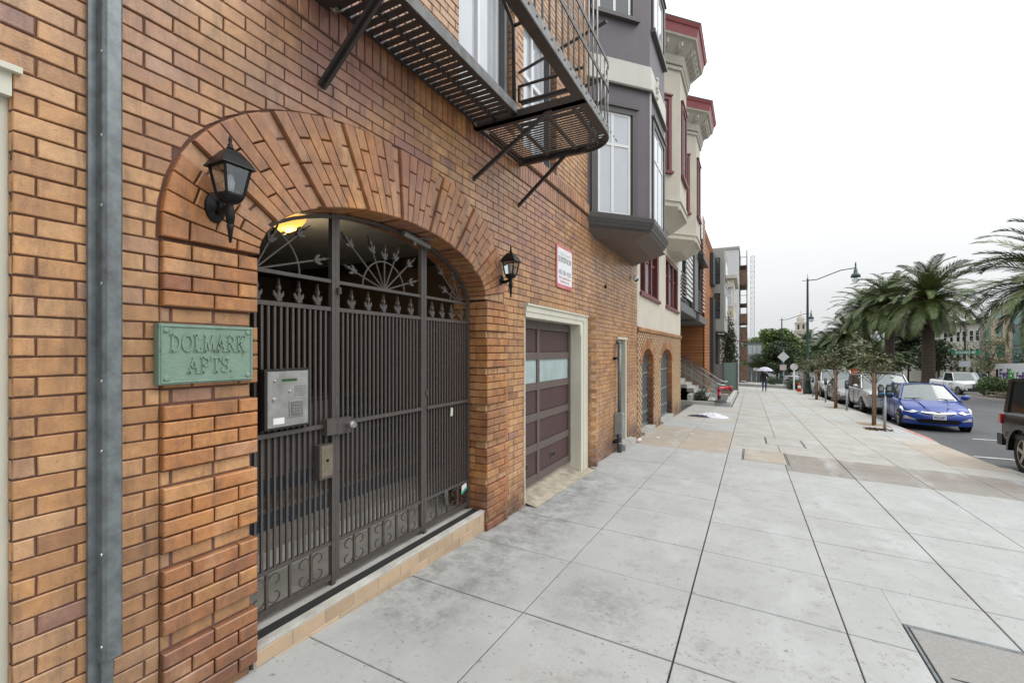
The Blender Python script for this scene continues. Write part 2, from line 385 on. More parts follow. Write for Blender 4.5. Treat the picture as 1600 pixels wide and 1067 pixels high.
# pavement: recessed dirt-dark bed, then slabs one by one
pave = MB()
pave.face([(-.3, -14, zs(0, -14)-.016), (6.1, -14, zs(6.1, -14)-.016), (6.1, 48.6, zs(6.1, 48.6)-.016), (-.3, 48.6, zs(0, 48.6)-.016)])
pave = pave.build('pavement', M_joint, kind='structure')
GX = [0, .875, 1.75, 2.625, 3.5, 4.375, 5.25, 6.1]; GY0, GP = 2.505, .8325
def slab_poly(x0, x1, y0, y1, g):
    return (x0+g[0], x1-g[1], y0+g[2], y1-g[3])
slabs = []
HOLES = [(1.98, 2.70, 8.80, 10.05), (2.40, 3.14, 11.05, 12.2), (2.95, 4.3, 1.6, 3.67)]
def gapx(k): return .0052 if k in (2, 4) else .0038
def gapy(j): return .0058 if j in (0, 2, 4, 8, 12) else .0034
def minus(rects, h):
    out = []
    for (a, c, d, e) in rects:
        if h[1] <= a or h[0] >= c or h[3] <= d or h[2] >= e: out.append((a, c, d, e)); continue
        if h[0] > a: out.append((a, h[0], d, e))
        if h[1] < c: out.append((h[1], c, d, e))
        a2, c2 = max(a, h[0]), min(c, h[1])
        if h[2] > d: out.append((a2, c2, d, h[2]))
        if h[3] < e: out.append((a2, c2, h[3], e))
    return [r for r in out if r[1]-r[0] > .03 and r[3]-r[2] > .03]
for j in range(-7, 56):
    y0_, y1_ = GY0+GP*j, GY0+GP*(j+1)
    if y1_ > 48.6: break
    for k in range(7):
        x0_, x1_ = GX[k], GX[k+1]
        if 14.6 < y0_ and k in (1, 3, 5): x0_, x1_ = x0_-.0, x1_
        if k == 0: x0_ = -.02
        m_ = M_slab
        if k < 2 and 8 <= j <= 11: m_ = M_slabtan
        elif k >= 3 and 7 <= j <= 8: m_ = M_slabbrn
        elif k >= 2 and 9 <= j <= 13: m_ = M_slabwarm
        elif k >= 5 and 10 <= j <= 13: m_ = M_slabtan if (k == 6) else M_slabwarm
        elif j > 13: m_ = M_slabwarm if random.random() < .8 else M_slab
        if 10 <= j <= 13 and k == 6: m_ = M_slabtan
        rs = [(x0_+(gapx(k) if k else 0), x1_-gapx(k+1), y0_+gapy(j), y1_-gapy(j+1))]
        for h in HOLES: rs = minus(rs, h)
        if k == 6:   # tree pits along the kerb
            for ty in (18.1, 25.4, 32.2, 39.2): rs = minus(rs, (5.2, 5.95, ty-.55, ty+.45))
        if k == 5:
            for ty in (18.1, 25.4, 32.2, 39.2): rs = minus(rs, (5.2, 5.95, ty-.55, ty+.45))
        if k < 2 and 20.7 < (y0_+y1_)/2 < 36:
            rs = minus(rs, (-1, 1.45, 20.75, 36.2))
        for r in rs: slabs.append((r, m_))
def slab_mb(b, r, dz=0.0):
    x0_, x1_, y0_, y1_ = r; c = .003
    dzr = random.uniform(-.0012, .0012)
    k = len(b.v)
    for (xx, yy, dd) in ((x0_, y0_, -.03), (x1_, y0_, -.03), (x1_, y1_, -.03), (x0_, y1_, -.03)): b.v.append((xx, yy, zs(xx, yy)+dd))
    for (xx, yy) in ((x0_, y0_), (x1_, y0_), (x1_, y1_), (x0_, y1_)): b.v.append((xx, yy, zs(xx, yy)-c+dzr))
    for (xx, yy) in ((x0_+c, y0_+c), (x1_-c, y0_+c), (x1_-c, y1_-c), (x0_+c, y1_-c)): b.v.append((xx, yy, zs(xx, yy)+dzr))
    for i in range(4):
        i2 = (i+1) % 4; b._f((k+i, k+i2, k+4+i2, k+4+i)); b._f((k+4+i, k+4+i2, k+8+i2, k+8+i))
    b._f((k+8, k+9, k+10, k+11))
slabs.sort(key=lambda s: -parea([(s[0][0], s[0][2], zs(s[0][0], s[0][2])), (s[0][1], s[0][2], zs(s[0][1], s[0][2])), (s[0][1], s[0][3], zs(s[0][1], s[0][3])), (s[0][0], s[0][3], zs(s[0][0], s[0][3]))]))
for r, m_ in slabs[:290]:
    b = MB(); slab_mb(b, r); b.build('paving_slab', m_, pave)
rest = {}
for r, m_ in slabs[290:]:
    slab_mb(rest.setdefault(m_.name, MB()), r)
for nm, b in rest.items(): b.build('distant_paving_slabs', MATS[nm], pave, kind='stuff')
# hatch covers flush in the pavement
M_vault = mat('aggregate_vault_cover', (.285, .28, .265), rough=.9, var=.12, nscale=60, bump=.3, bscale=220)
def cover(x0, x1, y0, y1, m_, label):
    t = thing('utility_cover', label, 'cover', (x0, y0, zs(x0, y0)))
    b = MB()
    for q in ((x0+.008, x0+.026, y0+.008, y1-.008), (x1-.026, x1-.008, y0+.008, y1-.008), (x0+.026, x1-.026, y0+.008, y0+.026), (x0+.026, x1-.026, y1-.026, y1-.008)): slab_mb(b, q)
    b.build('frame', M_galv, t)
    b = MB(); slab_mb(b, (x0+.034, x1-.034, y0+.034, y1-.034)); b.build('lid', m_, t)
    return t
cover(1.98, 2.70, 8.80, 10.05, M_slabtan, 'tan utility cover in a steel frame, nearer of the two in mid pavement')
cover(2.40, 3.14, 11.05, 12.2, M_slabwarm, 'pale grey utility cover in a steel frame, farther of the two on the pavement')
v = cover(2.95, 4.3, 1.6, 3.67, M_vault, 'large pebbly vault cover with metal edge at the bottom right corner of the pavement')
b = MB(); b.box(3.03, 3.3, 2.96, 2.985, zs(3.1, 3)-.02, zs(3.1, 3)+.002); b.box(3.03, 3.3, 3.13, 3.14, zs(3.1, 3.1)-.02, zs(3.1, 3.1)+.001); b.build('lifting_slot', M_black, v)
b = MB(); b.lathe([(.022, -.01), (.022, .003), (.008, .004)], (3.08, 3.05, zs(3.08, 3.05)), 10); b.build('lifting_eye', M_steel, v)

# kerb stones, dropped for the driveway
kerb = thing('kerb', None, None, (6.1, 0, zs(6.1, 0)), kind='structure')
def kerbdrop(y):
    if 12.1 < y < 14.4: return .10
    if 11.3 < y <= 12.1: return .10*(y-11.3)/.8
    if 14.4 <= y < 15.3: return .10*(15.3-y)/.9
    return 0
y = -12.0
while y < 48.4:
    L = 1.2 if y < 10 or y > 16 else .6
    e = min(y+L, 48.5); b = MB(); k = 0
    red = (14.5 < y < 16.9) or (11.2 < y < 12.2)
    b.v += [(6.104, y+.004, zs(6.1, y)-kerbdrop(y)), (6.245, y+.004, zs(6.1, y)-kerbdrop(y)-.004), (6.27, y+.004, zr(y)-.05), (6.104, y+.004, zr(y)-.05)]
    b.v += [(6.104, e-.004, zs(6.1, e)-kerbdrop(e)), (6.245, e-.004, zs(6.1, e)-kerbdrop(e)-.004), (6.27, e-.004, zr(e)-.05), (6.104, e-.004, zr(e)-.05)]
    for q in ((0, 1, 5, 4), (1, 2, 6, 5), (0, 3, 2, 1), (4, 5, 6, 7)): b._f(q)
    b.build('kerb_stone', M_redkerb if red else M_kerb, kerb)
    y = e
# pavement across the side street and on the far side
sheet(-3, 6.1, 58.5, 150, lambda x, y: zs(x, y), 2).build('pavement_beyond', M_slabwarm, kind='structure')
MB().box(6.1, 6.25, 58.5, 59, -9, -9.1)
b = MB()
for y0_, y1_ in ((58.5, 150),):
    b.face([(6.1, y0_, zs(6.1, y0_)), (6.25, y0_, zs(6.1, y0_)), (6.25, y1_, zs(6.1, y1_)), (6.1, y1_, zs(6.1, y1_))])
    b.face([(6.25, y0_, zs(6.1, y0_)), (6.25, y0_, zr(y0_)), (6.25, y1_, zr(y1_)), (6.25, y1_, zs(6.1, y1_))])
    b.face([(-3, 58.5, zr(58.5)), (6.25, 58.5, zr(58.5)), (6.25, 58.5, zs(6.1, 58.5)), (-3, 58.5, zs(-3, 58.5))])
b.build('kerb_beyond', M_kerb, kind='structure')
sheet(31.0, 40, -14, 48.6, lambda x, y: zr(y)+.13, 1).build('far_pavement', M_slabwarm, kind='structure')
sheet(31.0, 40, 58.5, 150, lambda x, y: zr(y)+.13, 1).build('far_pavement_beyond', M_slabwarm, kind='structure')
# central median
def median(y0, y1, nm):
    t = thing(nm, None, None, (17, y0, zr(y0)), kind='structure')
    b = MB(); n = 8
    out = []
    for i in range(n+1):
        a = math.pi*i/n; out.append((19.5-2.5*math.cos(a), y0+1.6-1.6*math.sin(a)))
    for i in range(n+1):
        a = math.pi*i/n; out.append((19.5+2.5*math.cos(a), y1-1.6+1.6*math.sin(a)))
    N = len(out)
    inn = [(19.5+(x-19.5)*.93, y+(.18 if y < (y0+y1)/2 else -.18)) for x, y in out]
    for i in range(N):
        p, q = out[i], out[(i+1) % N]; r_, s_ = inn[i], inn[(i+1) % N]
        b.face([(*p, zr(p[1])), (*q, zr(q[1])), (*q, zr(q[1])+.16), (*p, zr(p[1])+.16)])
        b.face([(*p, zr(p[1])+.16), (*q, zr(q[1])+.16), (*s_, zr(s_[1])+.16), (*r_, zr(r_[1])+.16)])
        b.face([(*r_, zr(r_[1])+.16), (*s_, zr(s_[1])+.16), (*s_, zr(s_[1])+.1), (*r_, zr(r_[1])+.1)])
    b.build('median_kerb', M_kerb, t)
    b = MB(); b.face([(x, y, zr(y)+.12) for x, y in inn]); b.build('planting_bed', M_earth, t)
median(-12, 49.6, 'median'); median(59, 149, 'median_beyond')
# ================================================================== BRICK APARTMENT BUILDING
BLD = thing('brick_apartment_building', 'orange brick apartment building with gated arched entrance and recessed garage door', 'building', (0, 2.4, -.1))
CH = .0665; ZT = 1.925                      # course height, reference bed joint
C0Y, INA, INB, SPZ = 2.43, 1.07, .44, 1.94  # arch centre, inner half width, rise, springing
def inn(t): # inner ellipse, t 0..pi from left
    return (C0Y-INA*math.cos(t), SPZ+INB*math.sin(t))
OUL, OUR, OUB = 1.465, 1.42, .90
def outr(t):
    c_ = math.cos(t); s_ = math.sin(t); e = .86
    return (C0Y-(OUL if c_ > 0 else OUR)*math.copysign(abs(c_)**e, c_), SPZ+OUB*abs(s_)**e)
OUTP = [outr(math.pi*i/60) for i in range(61)]
def inside_ring(y, z):
    if z < SPZ: return False
    a = (OUL if y < C0Y else OUR); return (abs(y-C0Y)/a)**(2/.86)+((z-SPZ)/OUB)**(2/.86) < 1
def clip(poly, p, n):
    """keep the part of a convex polygon where (q-p).n >= 0"""
    out = []
    for i in range(len(poly)):
        a, b_ = poly[i], poly[(i+1) % len(poly)]
        da = (a[0]-p[0])*n[0]+(a[1]-p[1])*n[1]; db = (b_[0]-p[0])*n[0]+(b_[1]-p[1])*n[1]
        if da >= 0: out.append(a)
        if (da >= 0) != (db >= 0): t = da/(da-db); out.append((a[0]+(b_[0]-a[0])*t, a[1]+(b_[1]-a[1])*t))
    return out
def parea2(poly): return abs(sum(poly[i][0]*poly[(i+1) % len(poly)][1]-poly[(i+1) % len(poly)][0]*poly[i][1] for i in range(len(poly))))/2
# openings in the facade, (y0,y1,z0,z1)
WZ0, WZ1 = 3.61, 5.25
OPEN = [(-5, .555, -2, 2.395), (.965, 3.90, -2, SPZ), (4.325, 6.40, -2, 1.985), (8.13, 8.86, -2, 1.72),
        (3.10, 4.10, WZ0, WZ1), (4.30, 5.23, WZ0, WZ1), (6.42, 9.45, 3.28, 20)]
BAND1 = (3.25, 3.440)     # soldier course
BAND2 = (3.452, 3.60)      # projecting rowlock sill band
YB0, YB1, ZB0, ZB1 = -.6, 9.70, -.55, 7.0
J = .0072
wallb = []
n0 = int(math.floor((ZT-ZB0)/CH)); 
z = ZT-CH*(n0)
rows = []
while z < BAND1[0]-.01:
    rows.append((z, min(z+CH, BAND1[0]))); z += CH
z = BAND2[1]+.008
while z < ZB1: rows.append((z, z+CH)); z += CH
for ri, (z0, z1) in enumerate(rows):
    iv = [(YB0, YB1)]
    for (a, c, d, e) in OPEN:
        if d < (z0+z1)/2 < e:
            nv = []
            for (p, q) in iv:
                if c <= p or a >= q: nv.append((p, q)); continue
                if a > p: nv.append((p, a))
                if c < q: nv.append((c, q))
            iv = nv
    for (p, q) in iv:
        bl = .2032; off = (bl/2 if ri % 2 else 0)
        k0 = int(math.floor((p-off)/bl))
        yy = k0*bl+off
        while yy < q:
            a, c = max(yy, p)+J/2*(yy > p), min(yy+bl, q)-J/2*(yy+bl < q)
            if 0 < yy+bl-p < .05: yy += bl; continue
            if 0 < yy-p < .05: a = p
            if 0 < q-yy < .05 and yy > p+.05: yy += bl; continue
            if 0 < q-(yy+bl) < .05: c = q
            yy += bl
            if c-a < .022: continue
            poly = [(a, z0+J/2), (c, z0+J/2), (c, z1-J/2), (a, z1-J/2)]
            # cut against the arch ring
            if z1 > SPZ and a < 4.1 and c > .8:
                cy, cz = (a+c)/2, (z0+z1)/2
                k = min(range(61), key=lambda i: (OUTP[i][0]-cy)**2+(OUTP[i][1]-cz)**2)
                t0, t1 = OUTP[max(k-1, 0)], OUTP[min(k+1, 60)]
                dx, dz = t1[0]-t0[0], t1[1]-t0[1]; L = math.hypot(dx, dz); nn = (-dz/L, dx/L)
                pp = (OUTP[k][0]+nn[0]*.01, OUTP[k][1]+nn[1]*.01)
                if all(inside_ring(*v_) for v_ in poly): continue
                poly = clip(poly, pp, nn)
                if len(poly) < 3 or parea2(poly) < .0007: continue
            wallb.append(poly)
def wnoise(y, z): return mnoise.noise(Vector((y*.8, z*.8, 5)))
def btone(y, z, sp=.3):
    t = random.gauss(.52, .21) + .12*wnoise(y, z)
    if random.random() < .03: t = random.uniform(.88, 1)
    return min(1, max(0, t))
def area_w(poly): return parea([(0, a, b_) for a, b_ in poly])
wallb.sort(key=lambda p: -area_w(p))
wall = MB()
# backing of the facade as columns between openings (mortar face at x=-.012)
def columns(b, x0, x1, y0, y1, z0, z1, holes, ys=()):
    cuts = sorted(set([y0, y1]+[v_ for h in holes for v_ in h[:2] if y0 < v_ < y1]+list(ys)))
    for i in range(len(cuts)-1):
        a, c = cuts[i], cuts[i+1]; m_ = (a+c)/2; iv = [(z0, z1)]
        for h in holes:
            if h[0] < m_ < h[1]:
                nv = []
                for (p, q) in iv:
                    if h[3] <= p or h[2] >= q: nv.append((p, q)); continue
                    if h[2] > p: nv.append((p, h[2]))
                    if h[3] < q: nv.append((h[3], q))
                iv = nv
        for p, q in iv: b.box(x0, x1, a, c, p, q)
holes = [h for i, h in enumerate(OPEN) if i not in (1,)] + [(C0Y-INA-.03, C0Y+INA+.045, -2, SPZ)]
N = 36
for i in range(N):   # arched head, stepped well behind the ring bricks
    a, c = C0Y-INA+2*INA*i/N, C0Y-INA+2*INA*(i+1)/N; m_ = max(abs(a-C0Y), abs(c-C0Y)); m2 = min(abs(a-C0Y), abs(c-C0Y))
    holes.append((a, c, SPZ-.01, SPZ+.02+INB*math.sqrt(max(0, 1-(m2/INA)**2))))
columns(wall, -.34, -.007, YB0, YB1, -.7, ZB1, holes)
wall = wall.build('wall', M_mortar, BLD)
cache = {}
def full_brick(tq, w, h):
    key = (tq, round(w, 3), round(h, 3))
    if key not in cache:
        b = MB(); b.ct = tq/12; g = lambda: random.uniform(-.0013, .0013); b.prism([(-w/2+g(), -h/2+g()), (g(), -h/2+g()), (w/2+g(), -h/2+g()), (w/2+g(), h/2+g()), (g()*20, h/2+g()), (-w/2+g(), h/2+g())], WALL, -.09, 0, .003); cache[key] = b.mesh('brick', M_brick)
    return cache[key]
rest = MB()
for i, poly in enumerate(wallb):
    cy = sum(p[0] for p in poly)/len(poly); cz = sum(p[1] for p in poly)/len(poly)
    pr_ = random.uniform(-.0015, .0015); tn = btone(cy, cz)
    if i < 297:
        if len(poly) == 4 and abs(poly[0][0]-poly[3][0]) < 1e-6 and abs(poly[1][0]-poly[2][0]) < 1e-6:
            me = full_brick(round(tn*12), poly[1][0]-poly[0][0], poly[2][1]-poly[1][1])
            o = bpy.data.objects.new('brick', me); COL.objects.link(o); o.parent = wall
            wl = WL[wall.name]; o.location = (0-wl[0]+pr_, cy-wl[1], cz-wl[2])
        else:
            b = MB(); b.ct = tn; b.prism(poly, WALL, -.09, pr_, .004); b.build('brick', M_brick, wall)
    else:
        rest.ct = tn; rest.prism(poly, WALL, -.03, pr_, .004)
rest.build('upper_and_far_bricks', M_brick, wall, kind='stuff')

# returns of the openings (jamb bricks), facing along the street
def jamb(b, y, sgn, xa, xb, z0, z1, tones=btone, m=0):
    """brick courses on a plane y=const, facing sgn*y, from x=xa (back) to xb (front)"""
    zz = ZT - CH*math.ceil((ZT-z0)/CH); i = 0
    while zz < z1-.01:
        a, c = xa, xb; cut = a+(.1 if int(round((ZT-zz)/CH)) % 2 else .2)
        top = min(zz+CH, z1)
        for (p, q) in ((a, cut), (cut, c)):
            if q-p < .02: continue
            b.ct = tones(y, zz)
            b.prism([(p+J/2, zz+J/2), (q-J/2*(q < c), zz+J/2), (q-J/2*(q < c), top-J/2), (p+J/2, top-J/2)], FR((0, y, 0), X, Z, Y*sgn), -.07, 0, .003)
        zz += CH
# soldier band and sill band
sb = MB(); y = YB0
segs1 = [(YB0, YB1)]
y = YB0
while y < YB1:
    if not (6.42 < y+.03 < 9.45 and False):
        sb.ct = min(1, max(0, random.gauss(.4, .25))); sb.prism([(y+J/2, BAND1[0]+J/2), (y+CH-J/2, BAND1[0]+J/2), (y+CH-J/2, BAND1[1]-J/2), (y+J/2, BAND1[1]-J/2)], WALL, -.03, .012 + random.uniform(-.001, .001), .004)
        sb.ct = min(1, max(0, random.gauss(.45, .25)))
        if y < 6.36 or y > 9.5: sb.prism([(y+J/2, BAND2[0]+J/2), (y+CH-J/2, BAND2[0]+J/2), (y+CH-J/2, BAND2[1]-J/2), (y+J/2, BAND2[1]-J/2)], WALL, -.03, .042 + random.uniform(-.001, .001), .005)
    y += CH
bnd = MB(); bnd.box(-.03, .004, YB0, YB1, BAND1[0]-.004, BAND1[1]); bnd.box(-.03, .03, YB0, 6.42, BAND1[1]+.001, BAND2[1]); bnd.box(-.03, .03, 9.45, YB1, BAND1[1]+.001, BAND2[1])
band = bnd.build('soldier_course_band', M_mortar, BLD); sb.build('soldier_bricks', M_red, band, kind='stuff')

# arch ring: radial rows of bricks, four or five rows proud, then one recessed buff row
arch = MB(); arch.box(-.33, -.10, 1.2, 1.3, SPZ+.1, SPZ+.2)
for i in range(60):
    t0, t1 = math.pi*i/60, math.pi*(i+1)/60
    (a, b_), (c, d) = inn(t0), inn(t1); (e, f), (g, h) = outr(t0), outr(t1)
    q = lambda p, s_: (C0Y+(p[0]-C0Y)*s_, SPZ+(p[1]-SPZ)*s_)
    A_, B_ = q((a, b_), 1.006), q((c, d), 1.006); E_, F_ = q((e, f), .995), q((g, h), .995)
    arch.face([(.0, *A_), (.0, *E_), (.0, *F_), (.0, *B_)])
    arch.face([(.0, *A_), (.0, *B_), (-.335, *B_), (-.335, *A_)])
    O1, O2 = q((e, f), 1.0), q((g, h), 1.0)
    arch.face([(.0, *E_), (-.02, *E_), (-.02, *F_), (.0, *F_)])
arch = arch.build('arch', M_mortar, BLD)
# parameter along ring with equal mid arc length
mid = lambda t: ((inn(t)[0]+outr(t)[0])/2, (inn(t)[1]+outr(t)[1])/2)
NS = 400; acc = [0]
for i in range(NS):
    p, q = mid(math.pi*i/NS), mid(math.pi*(i+1)/NS); acc.append(acc[-1]+math.hypot(p[0]-q[0], p[1]-q[1]))
NR = 47
def tt(s_):
    v_ = s_*acc[-1]
    for i in range(NS):
        if acc[i+1] >= v_: return math.pi*(i+(v_-acc[i])/(acc[i+1]-acc[i]))/NS
    return math.pi
patt = [(4, 1)]*20; proudrow = []
for i in range(NR): proudrow.append((i+1) % 6 != 5)
ab = 0; soff = MB()
for i in range(NR):
    t0, t1 = tt(i/NR), tt((i+1)/NR); I0, I1, O0, O1 = inn(t0), inn(t1), outr(t0), outr(t1)
    proud = proudrow[i]; ext = 1.0
    cuts = [0, .48, 1] if i % 2 else [0, .24, .74, 1]
    if random.random() < .2: cuts = [0, .36, .80, 1]
    L = math.hypot(O0[0]-I0[0], O0[1]-I0[1])
    for k in range(len(cuts)-1):
        f0, f1 = cuts[k]+(J/2/L if k else -.0), cuts[k+1]-(J/2/L if k < len(cuts)-2 else 0)
        lerp = lambda A_, B_, f: (A_[0]+(B_[0]-A_[0])*f, A_[1]+(B_[1]-A_[1])*f)
        a, b_, c, d = lerp(I0, O0, f0), lerp(I1, O1, f0), lerp(I1, O1, f1), lerp(I0, O0, f1)
        def shrink(p, q, gap):
            dd = math.hypot(q[0]-p[0], q[1]-p[1]); g = gap/2/max(dd, 1e-4); return lerp(p, q, g), lerp(p, q, 1-g)
        a, b_ = shrink(a, b_, J*.75); d, c = shrink(d, c, J*.75)
        if k == 0 and proud:    # proud rows hang slightly below the soffit line
            a = (a[0]+(C0Y-a[0])*.012, a[1]-.010*math.sin(t0)); b_ = (b_[0]+(C0Y-b_[0])*.012, b_[1]-.010*math.sin(t1))
        dep = -.19 if k == 0 else -.05
        tn = random.gauss(.48, .14) if proud else random.gauss(.7, .15)
        b = MB(); b.ct = min(.95, max(0, tn)); b.prism([a, b_, c, d], WALL, dep, (.026 if proud else .004)+random.uniform(-.002, .002), .005)
        b.build('arch_brick', M_red if proud else M_brick, arch)
    # soffit bricks behind
    for (xa, xb) in ((-.335, -.20),):
        a, b_ = shrink(I0, I1, J*.75); c, d = lerp(I1, O1, .15), lerp(I0, O0, .15)
        soff.ct = random.random()*.8; soff.prism([a, b_, c, d], WALL, xa, xb, .003)
soff.build('soffit_bricks', M_red, arch, kind='stuff')

# piers either side of the opening: blocks of four proud red courses and one buff course
def pier(ya, yb, z0, jambside):
    body = MB(); body.box(-.33, .0, ya+(.006 if jambside > 0 else .032), yb-(.03 if jambside > 0 else .006), z0-.2, SPZ-.002)
    p = body.build('pier', M_mortar, BLD); zz = ZT-CH
    k = 0; stuff = MB()
    while zz > z0-.1:
        proud = (k % 5) != 4; a, c = ya+.004, yb
        if not proud:
            if jambside > 0: c = yb-.022
            else: a = ya+.022
        w = c-a; odd = k % 2
        pat = ([.5, .5] if odd else [.27, .5, .23]) if jambside > 0 else ([.55, .45] if odd else [.3, .5, .2])
        if not proud: pat = [.1, .45, .45]
        q = a
        for f in pat:
            l = w*f; g0, g1 = (J/2 if q > a+.001 else 0), (J/2 if q+l < c-.001 else 0)
            b = MB(); b.ct = min(.97, max(0, random.gauss(.45, .2) if proud else random.gauss(.6, .15)))
            if zz < .25: b.ct *= .45
            dd = (-.33 if (jambside > 0 and q+l > c-.01) or (jambside < 0 and q < a+.01) else -.03)
            if jambside < 0 and q < a+.01: dd = -.10
            b.prism([(q+g0, zz+J/2), (q+l-g1, zz+J/2), (q+l-g1, zz+CH-J/2), (q+g0, zz+CH-J/2)], WALL, dd, (.030 if proud else .002)+random.uniform(-.0015, .0015), .005)
            b.build('pier_brick', M_red if proud else M_brick, p); q += l
        if jambside < 0:   # the jamb that the camera looks at
            jy = ya+(.004 if proud else .026)
            for (xa, xb) in ((-.21, -.10-J), (-.335, -.21-J)) if odd else ((-.26, -.10-J), (-.335, -.26-J)):
                stuff.ct = min(.9, max(0, random.gauss(.42, .2)))
                stuff.prism([(xa, zz+J/2), (xb, zz+J/2), (xb, zz+CH-J/2), (xa, zz+CH-J/2)], FR((0, jy, 0), X, Z, -Y), -.03, random.uniform(-.001, .001), .003)
        zz -= CH; k += 1
    stuff.build('jamb_bricks', M_red, p, kind='stuff') if jambside < 0 else None
    return p
pier(.965, 1.362, -.15, 1); pier(3.50, 3.90, -.3, -1)
# jambs of garage, doors and windows
jb = MB()
jamb(jb, .551, -1, -.22, -.010, -.4, 2.39)
jamb(jb, 6.396, -1, -.06, -.010, -.4, 1.98)
jamb(jb, 8.856, -1, -.34, -.010, -.4, 1.71)
jamb(jb, 4.096, -1, -.2, -.010, WZ0, WZ1); jamb(jb, 5.226, -1, -.2, -.010, WZ0, WZ1)
jb.build('opening_jamb_bricks', M_brick, BLD, kind='stuff')

# ---- first floor sash windows behind the fire escape
M_wgrey = mat('dark_grey_window_paint', (.085, .085, .088), rough=.4, streak=.1)
M_wlight = mat('off_white_window_paint', (.60, .60, .58), rough=.4, var=.04)
M_vinyl = mat('white_vinyl', (.75, .76, .77), rough=.3, var=.03)
def sash(y0, y1, z0, z1, rail=True):
    b = MB(); x = -.10
    for q in ((y0, y0+.09), (y1-.09, y1)): b.box(x-.12, x+.03, *q, z0, z1)
    b.box(x-.12, x+.032, y0, y1, z1-.1, z1+.0); b.box(x-.12, x+.06, y0-.0, y1, z0-.05, z0+.03)
    b.box(x-.1, x+.05, y1-.13, y1-.09, z0+.03, z1-.1)
    f = b.build('window', M_wgrey, BLD)
    b = MB(); zm = (z0+z1)/2+.1
    for q in ((y0+.09, y0+.135), (y1-.175, y1-.13), ((y0+y1)/2-.02, (y0+y1)/2+.02)): b.box(x-.08, x-.02, *q, z0+.03, z1-.1)
    for q in ((z0+.03, z0+.09), (zm, zm+.05), (z1-.15, z1-.1)) if rail else ((z0+.03, z0+.09), (z1-.15, z1-.1)): b.box(x-.079, x-.021, y0+.135, y1-.175, *q)
    b.build('sash_frame', M_vinyl, f)
    b = MB(); b.box(x-.07, x-.05, y0+.1, y1-.14, z0+.05, z1-.12); b.build('pane', M_glasslight, f)
sash(3.10, 4.10, WZ0, WZ1, False); sash(4.30, 5.23, WZ0, WZ1)

# ---- garage: cream frame and recessed brown panelled door
fr = MB()
def trim_profile(b, x0, x1, y0, y1, z0, z1): b.box(x0, x1, y0, y1, z0, z1)
for (ya, yb, xa, xb) in ((6.07, 6.385, -.34, .012), (6.20, 6.385, .012, .02), (6.07, 6.11, .012, .022)): fr.box(xa, xb, ya, yb, -.5, 1.70)
for (ya, yb, xa, xb) in ((4.33, 4.36, -.34, -.01),): fr.box(xa, xb, ya, yb, -.5, 1.84)
for (za, zb, xa, xb) in ((1.84, 1.985, -.34, .010), (1.90, 1.98, .010, .018), (1.965, 1.985, .018, .034)): fr.box(xa, xb, 4.331, 6.384, za, zb)
fr.box(-.34, .012, 6.07, 6.384, 1.70, 1.84); fr.box(.012, .02, 6.20, 6.384, 1.70, 1.90)
for i in range(2): fr.box(-.22+.1*i, -.215+.1*i, 6.062, 6.07, -.5, 1.80)
fr.build('garage_frame', M_cream, BLD)
M_gd = mat('brown_garage_door_paint', (.115, .088, .080), rough=.5, var=.06, nscale=4, streak=.1)
M_gp = mat('maroon_garage_panel_paint', (.070, .034, .036), rough=.55, var=.06, nscale=4, streak=.08)
M_frost = mat('frosted_glass', (.40, .50, .50), rough=.3, var=.12, nscale=4, spec=.6)
GXd = -.16; gz0, gz1, gy0, gy1 = -.075, 1.83, 4.36, 6.07
door = MB(); rh = (gz1-gz0-.10)/5; cw = .505
cols = [gy1-.02-cw*4+cw*i+.0 for i in range(5)]
cols = [4.33, 4.98, 6.04]
for yv in cols: door.box(GXd-.03, GXd+.022, max(yv-.035, 4.36), min(yv+.035, 6.09), gz0, gz1)
for i in range(6): zz = gz0+.05+rh*i; door.box(GXd-.03, GXd+.020, 4.36, 6.09, zz-.045 if i else gz0, zz+.045 if i < 5 else gz1)
door = door.build('garage_door', M_gd, BLD)
for r_ in range(5):
    for c_ in range(2):
        a, c = max(cols[c_]+.035, 4.365), cols[c_+1]-.035; za, zb = gz0+.05+rh*r_+.045, gz0+.05+rh*(r_+1)-.045
        b = MB(); b.prism([(a, za), (c, za), (c, zb), (a, zb)], WALL, GXd-.02, GXd+.006, .008 if r_ != 3 else 0)
        b.build('glass_panel' if r_ == 3 else 'door_panel', M_frost if r_ == 3 else M_gp, door)
b = MB(); b.box(GXd+.004, GXd+.016, 5.38, 5.54, .11, .19); b.box(GXd+.004, GXd+.016, 4.60, 4.70, .11, .19); b.build('vent', M_gd, door)
b = MB(); b.box(GXd+.0165, GXd+.018, 5.395, 5.525, .122, .178); b.box(GXd+.0165, GXd+.018, 4.61, 4.69, .122, .178); b.build('vent_opening', M_black, door)
b = MB()
b.face([(-.34, 4.33, -.06), (.12, 4.36, zs(.12, 4.36)+.004), (.12, 6.45, zs(.12, 6.45)+.004), (-.34, 6.40, -.10)])
b.build('garage_apron', mat('broken_beige_concrete', (.42, .37, .29), rough=.9, var=.25, nscale=6, bump=.4, bscale=50), BLD)

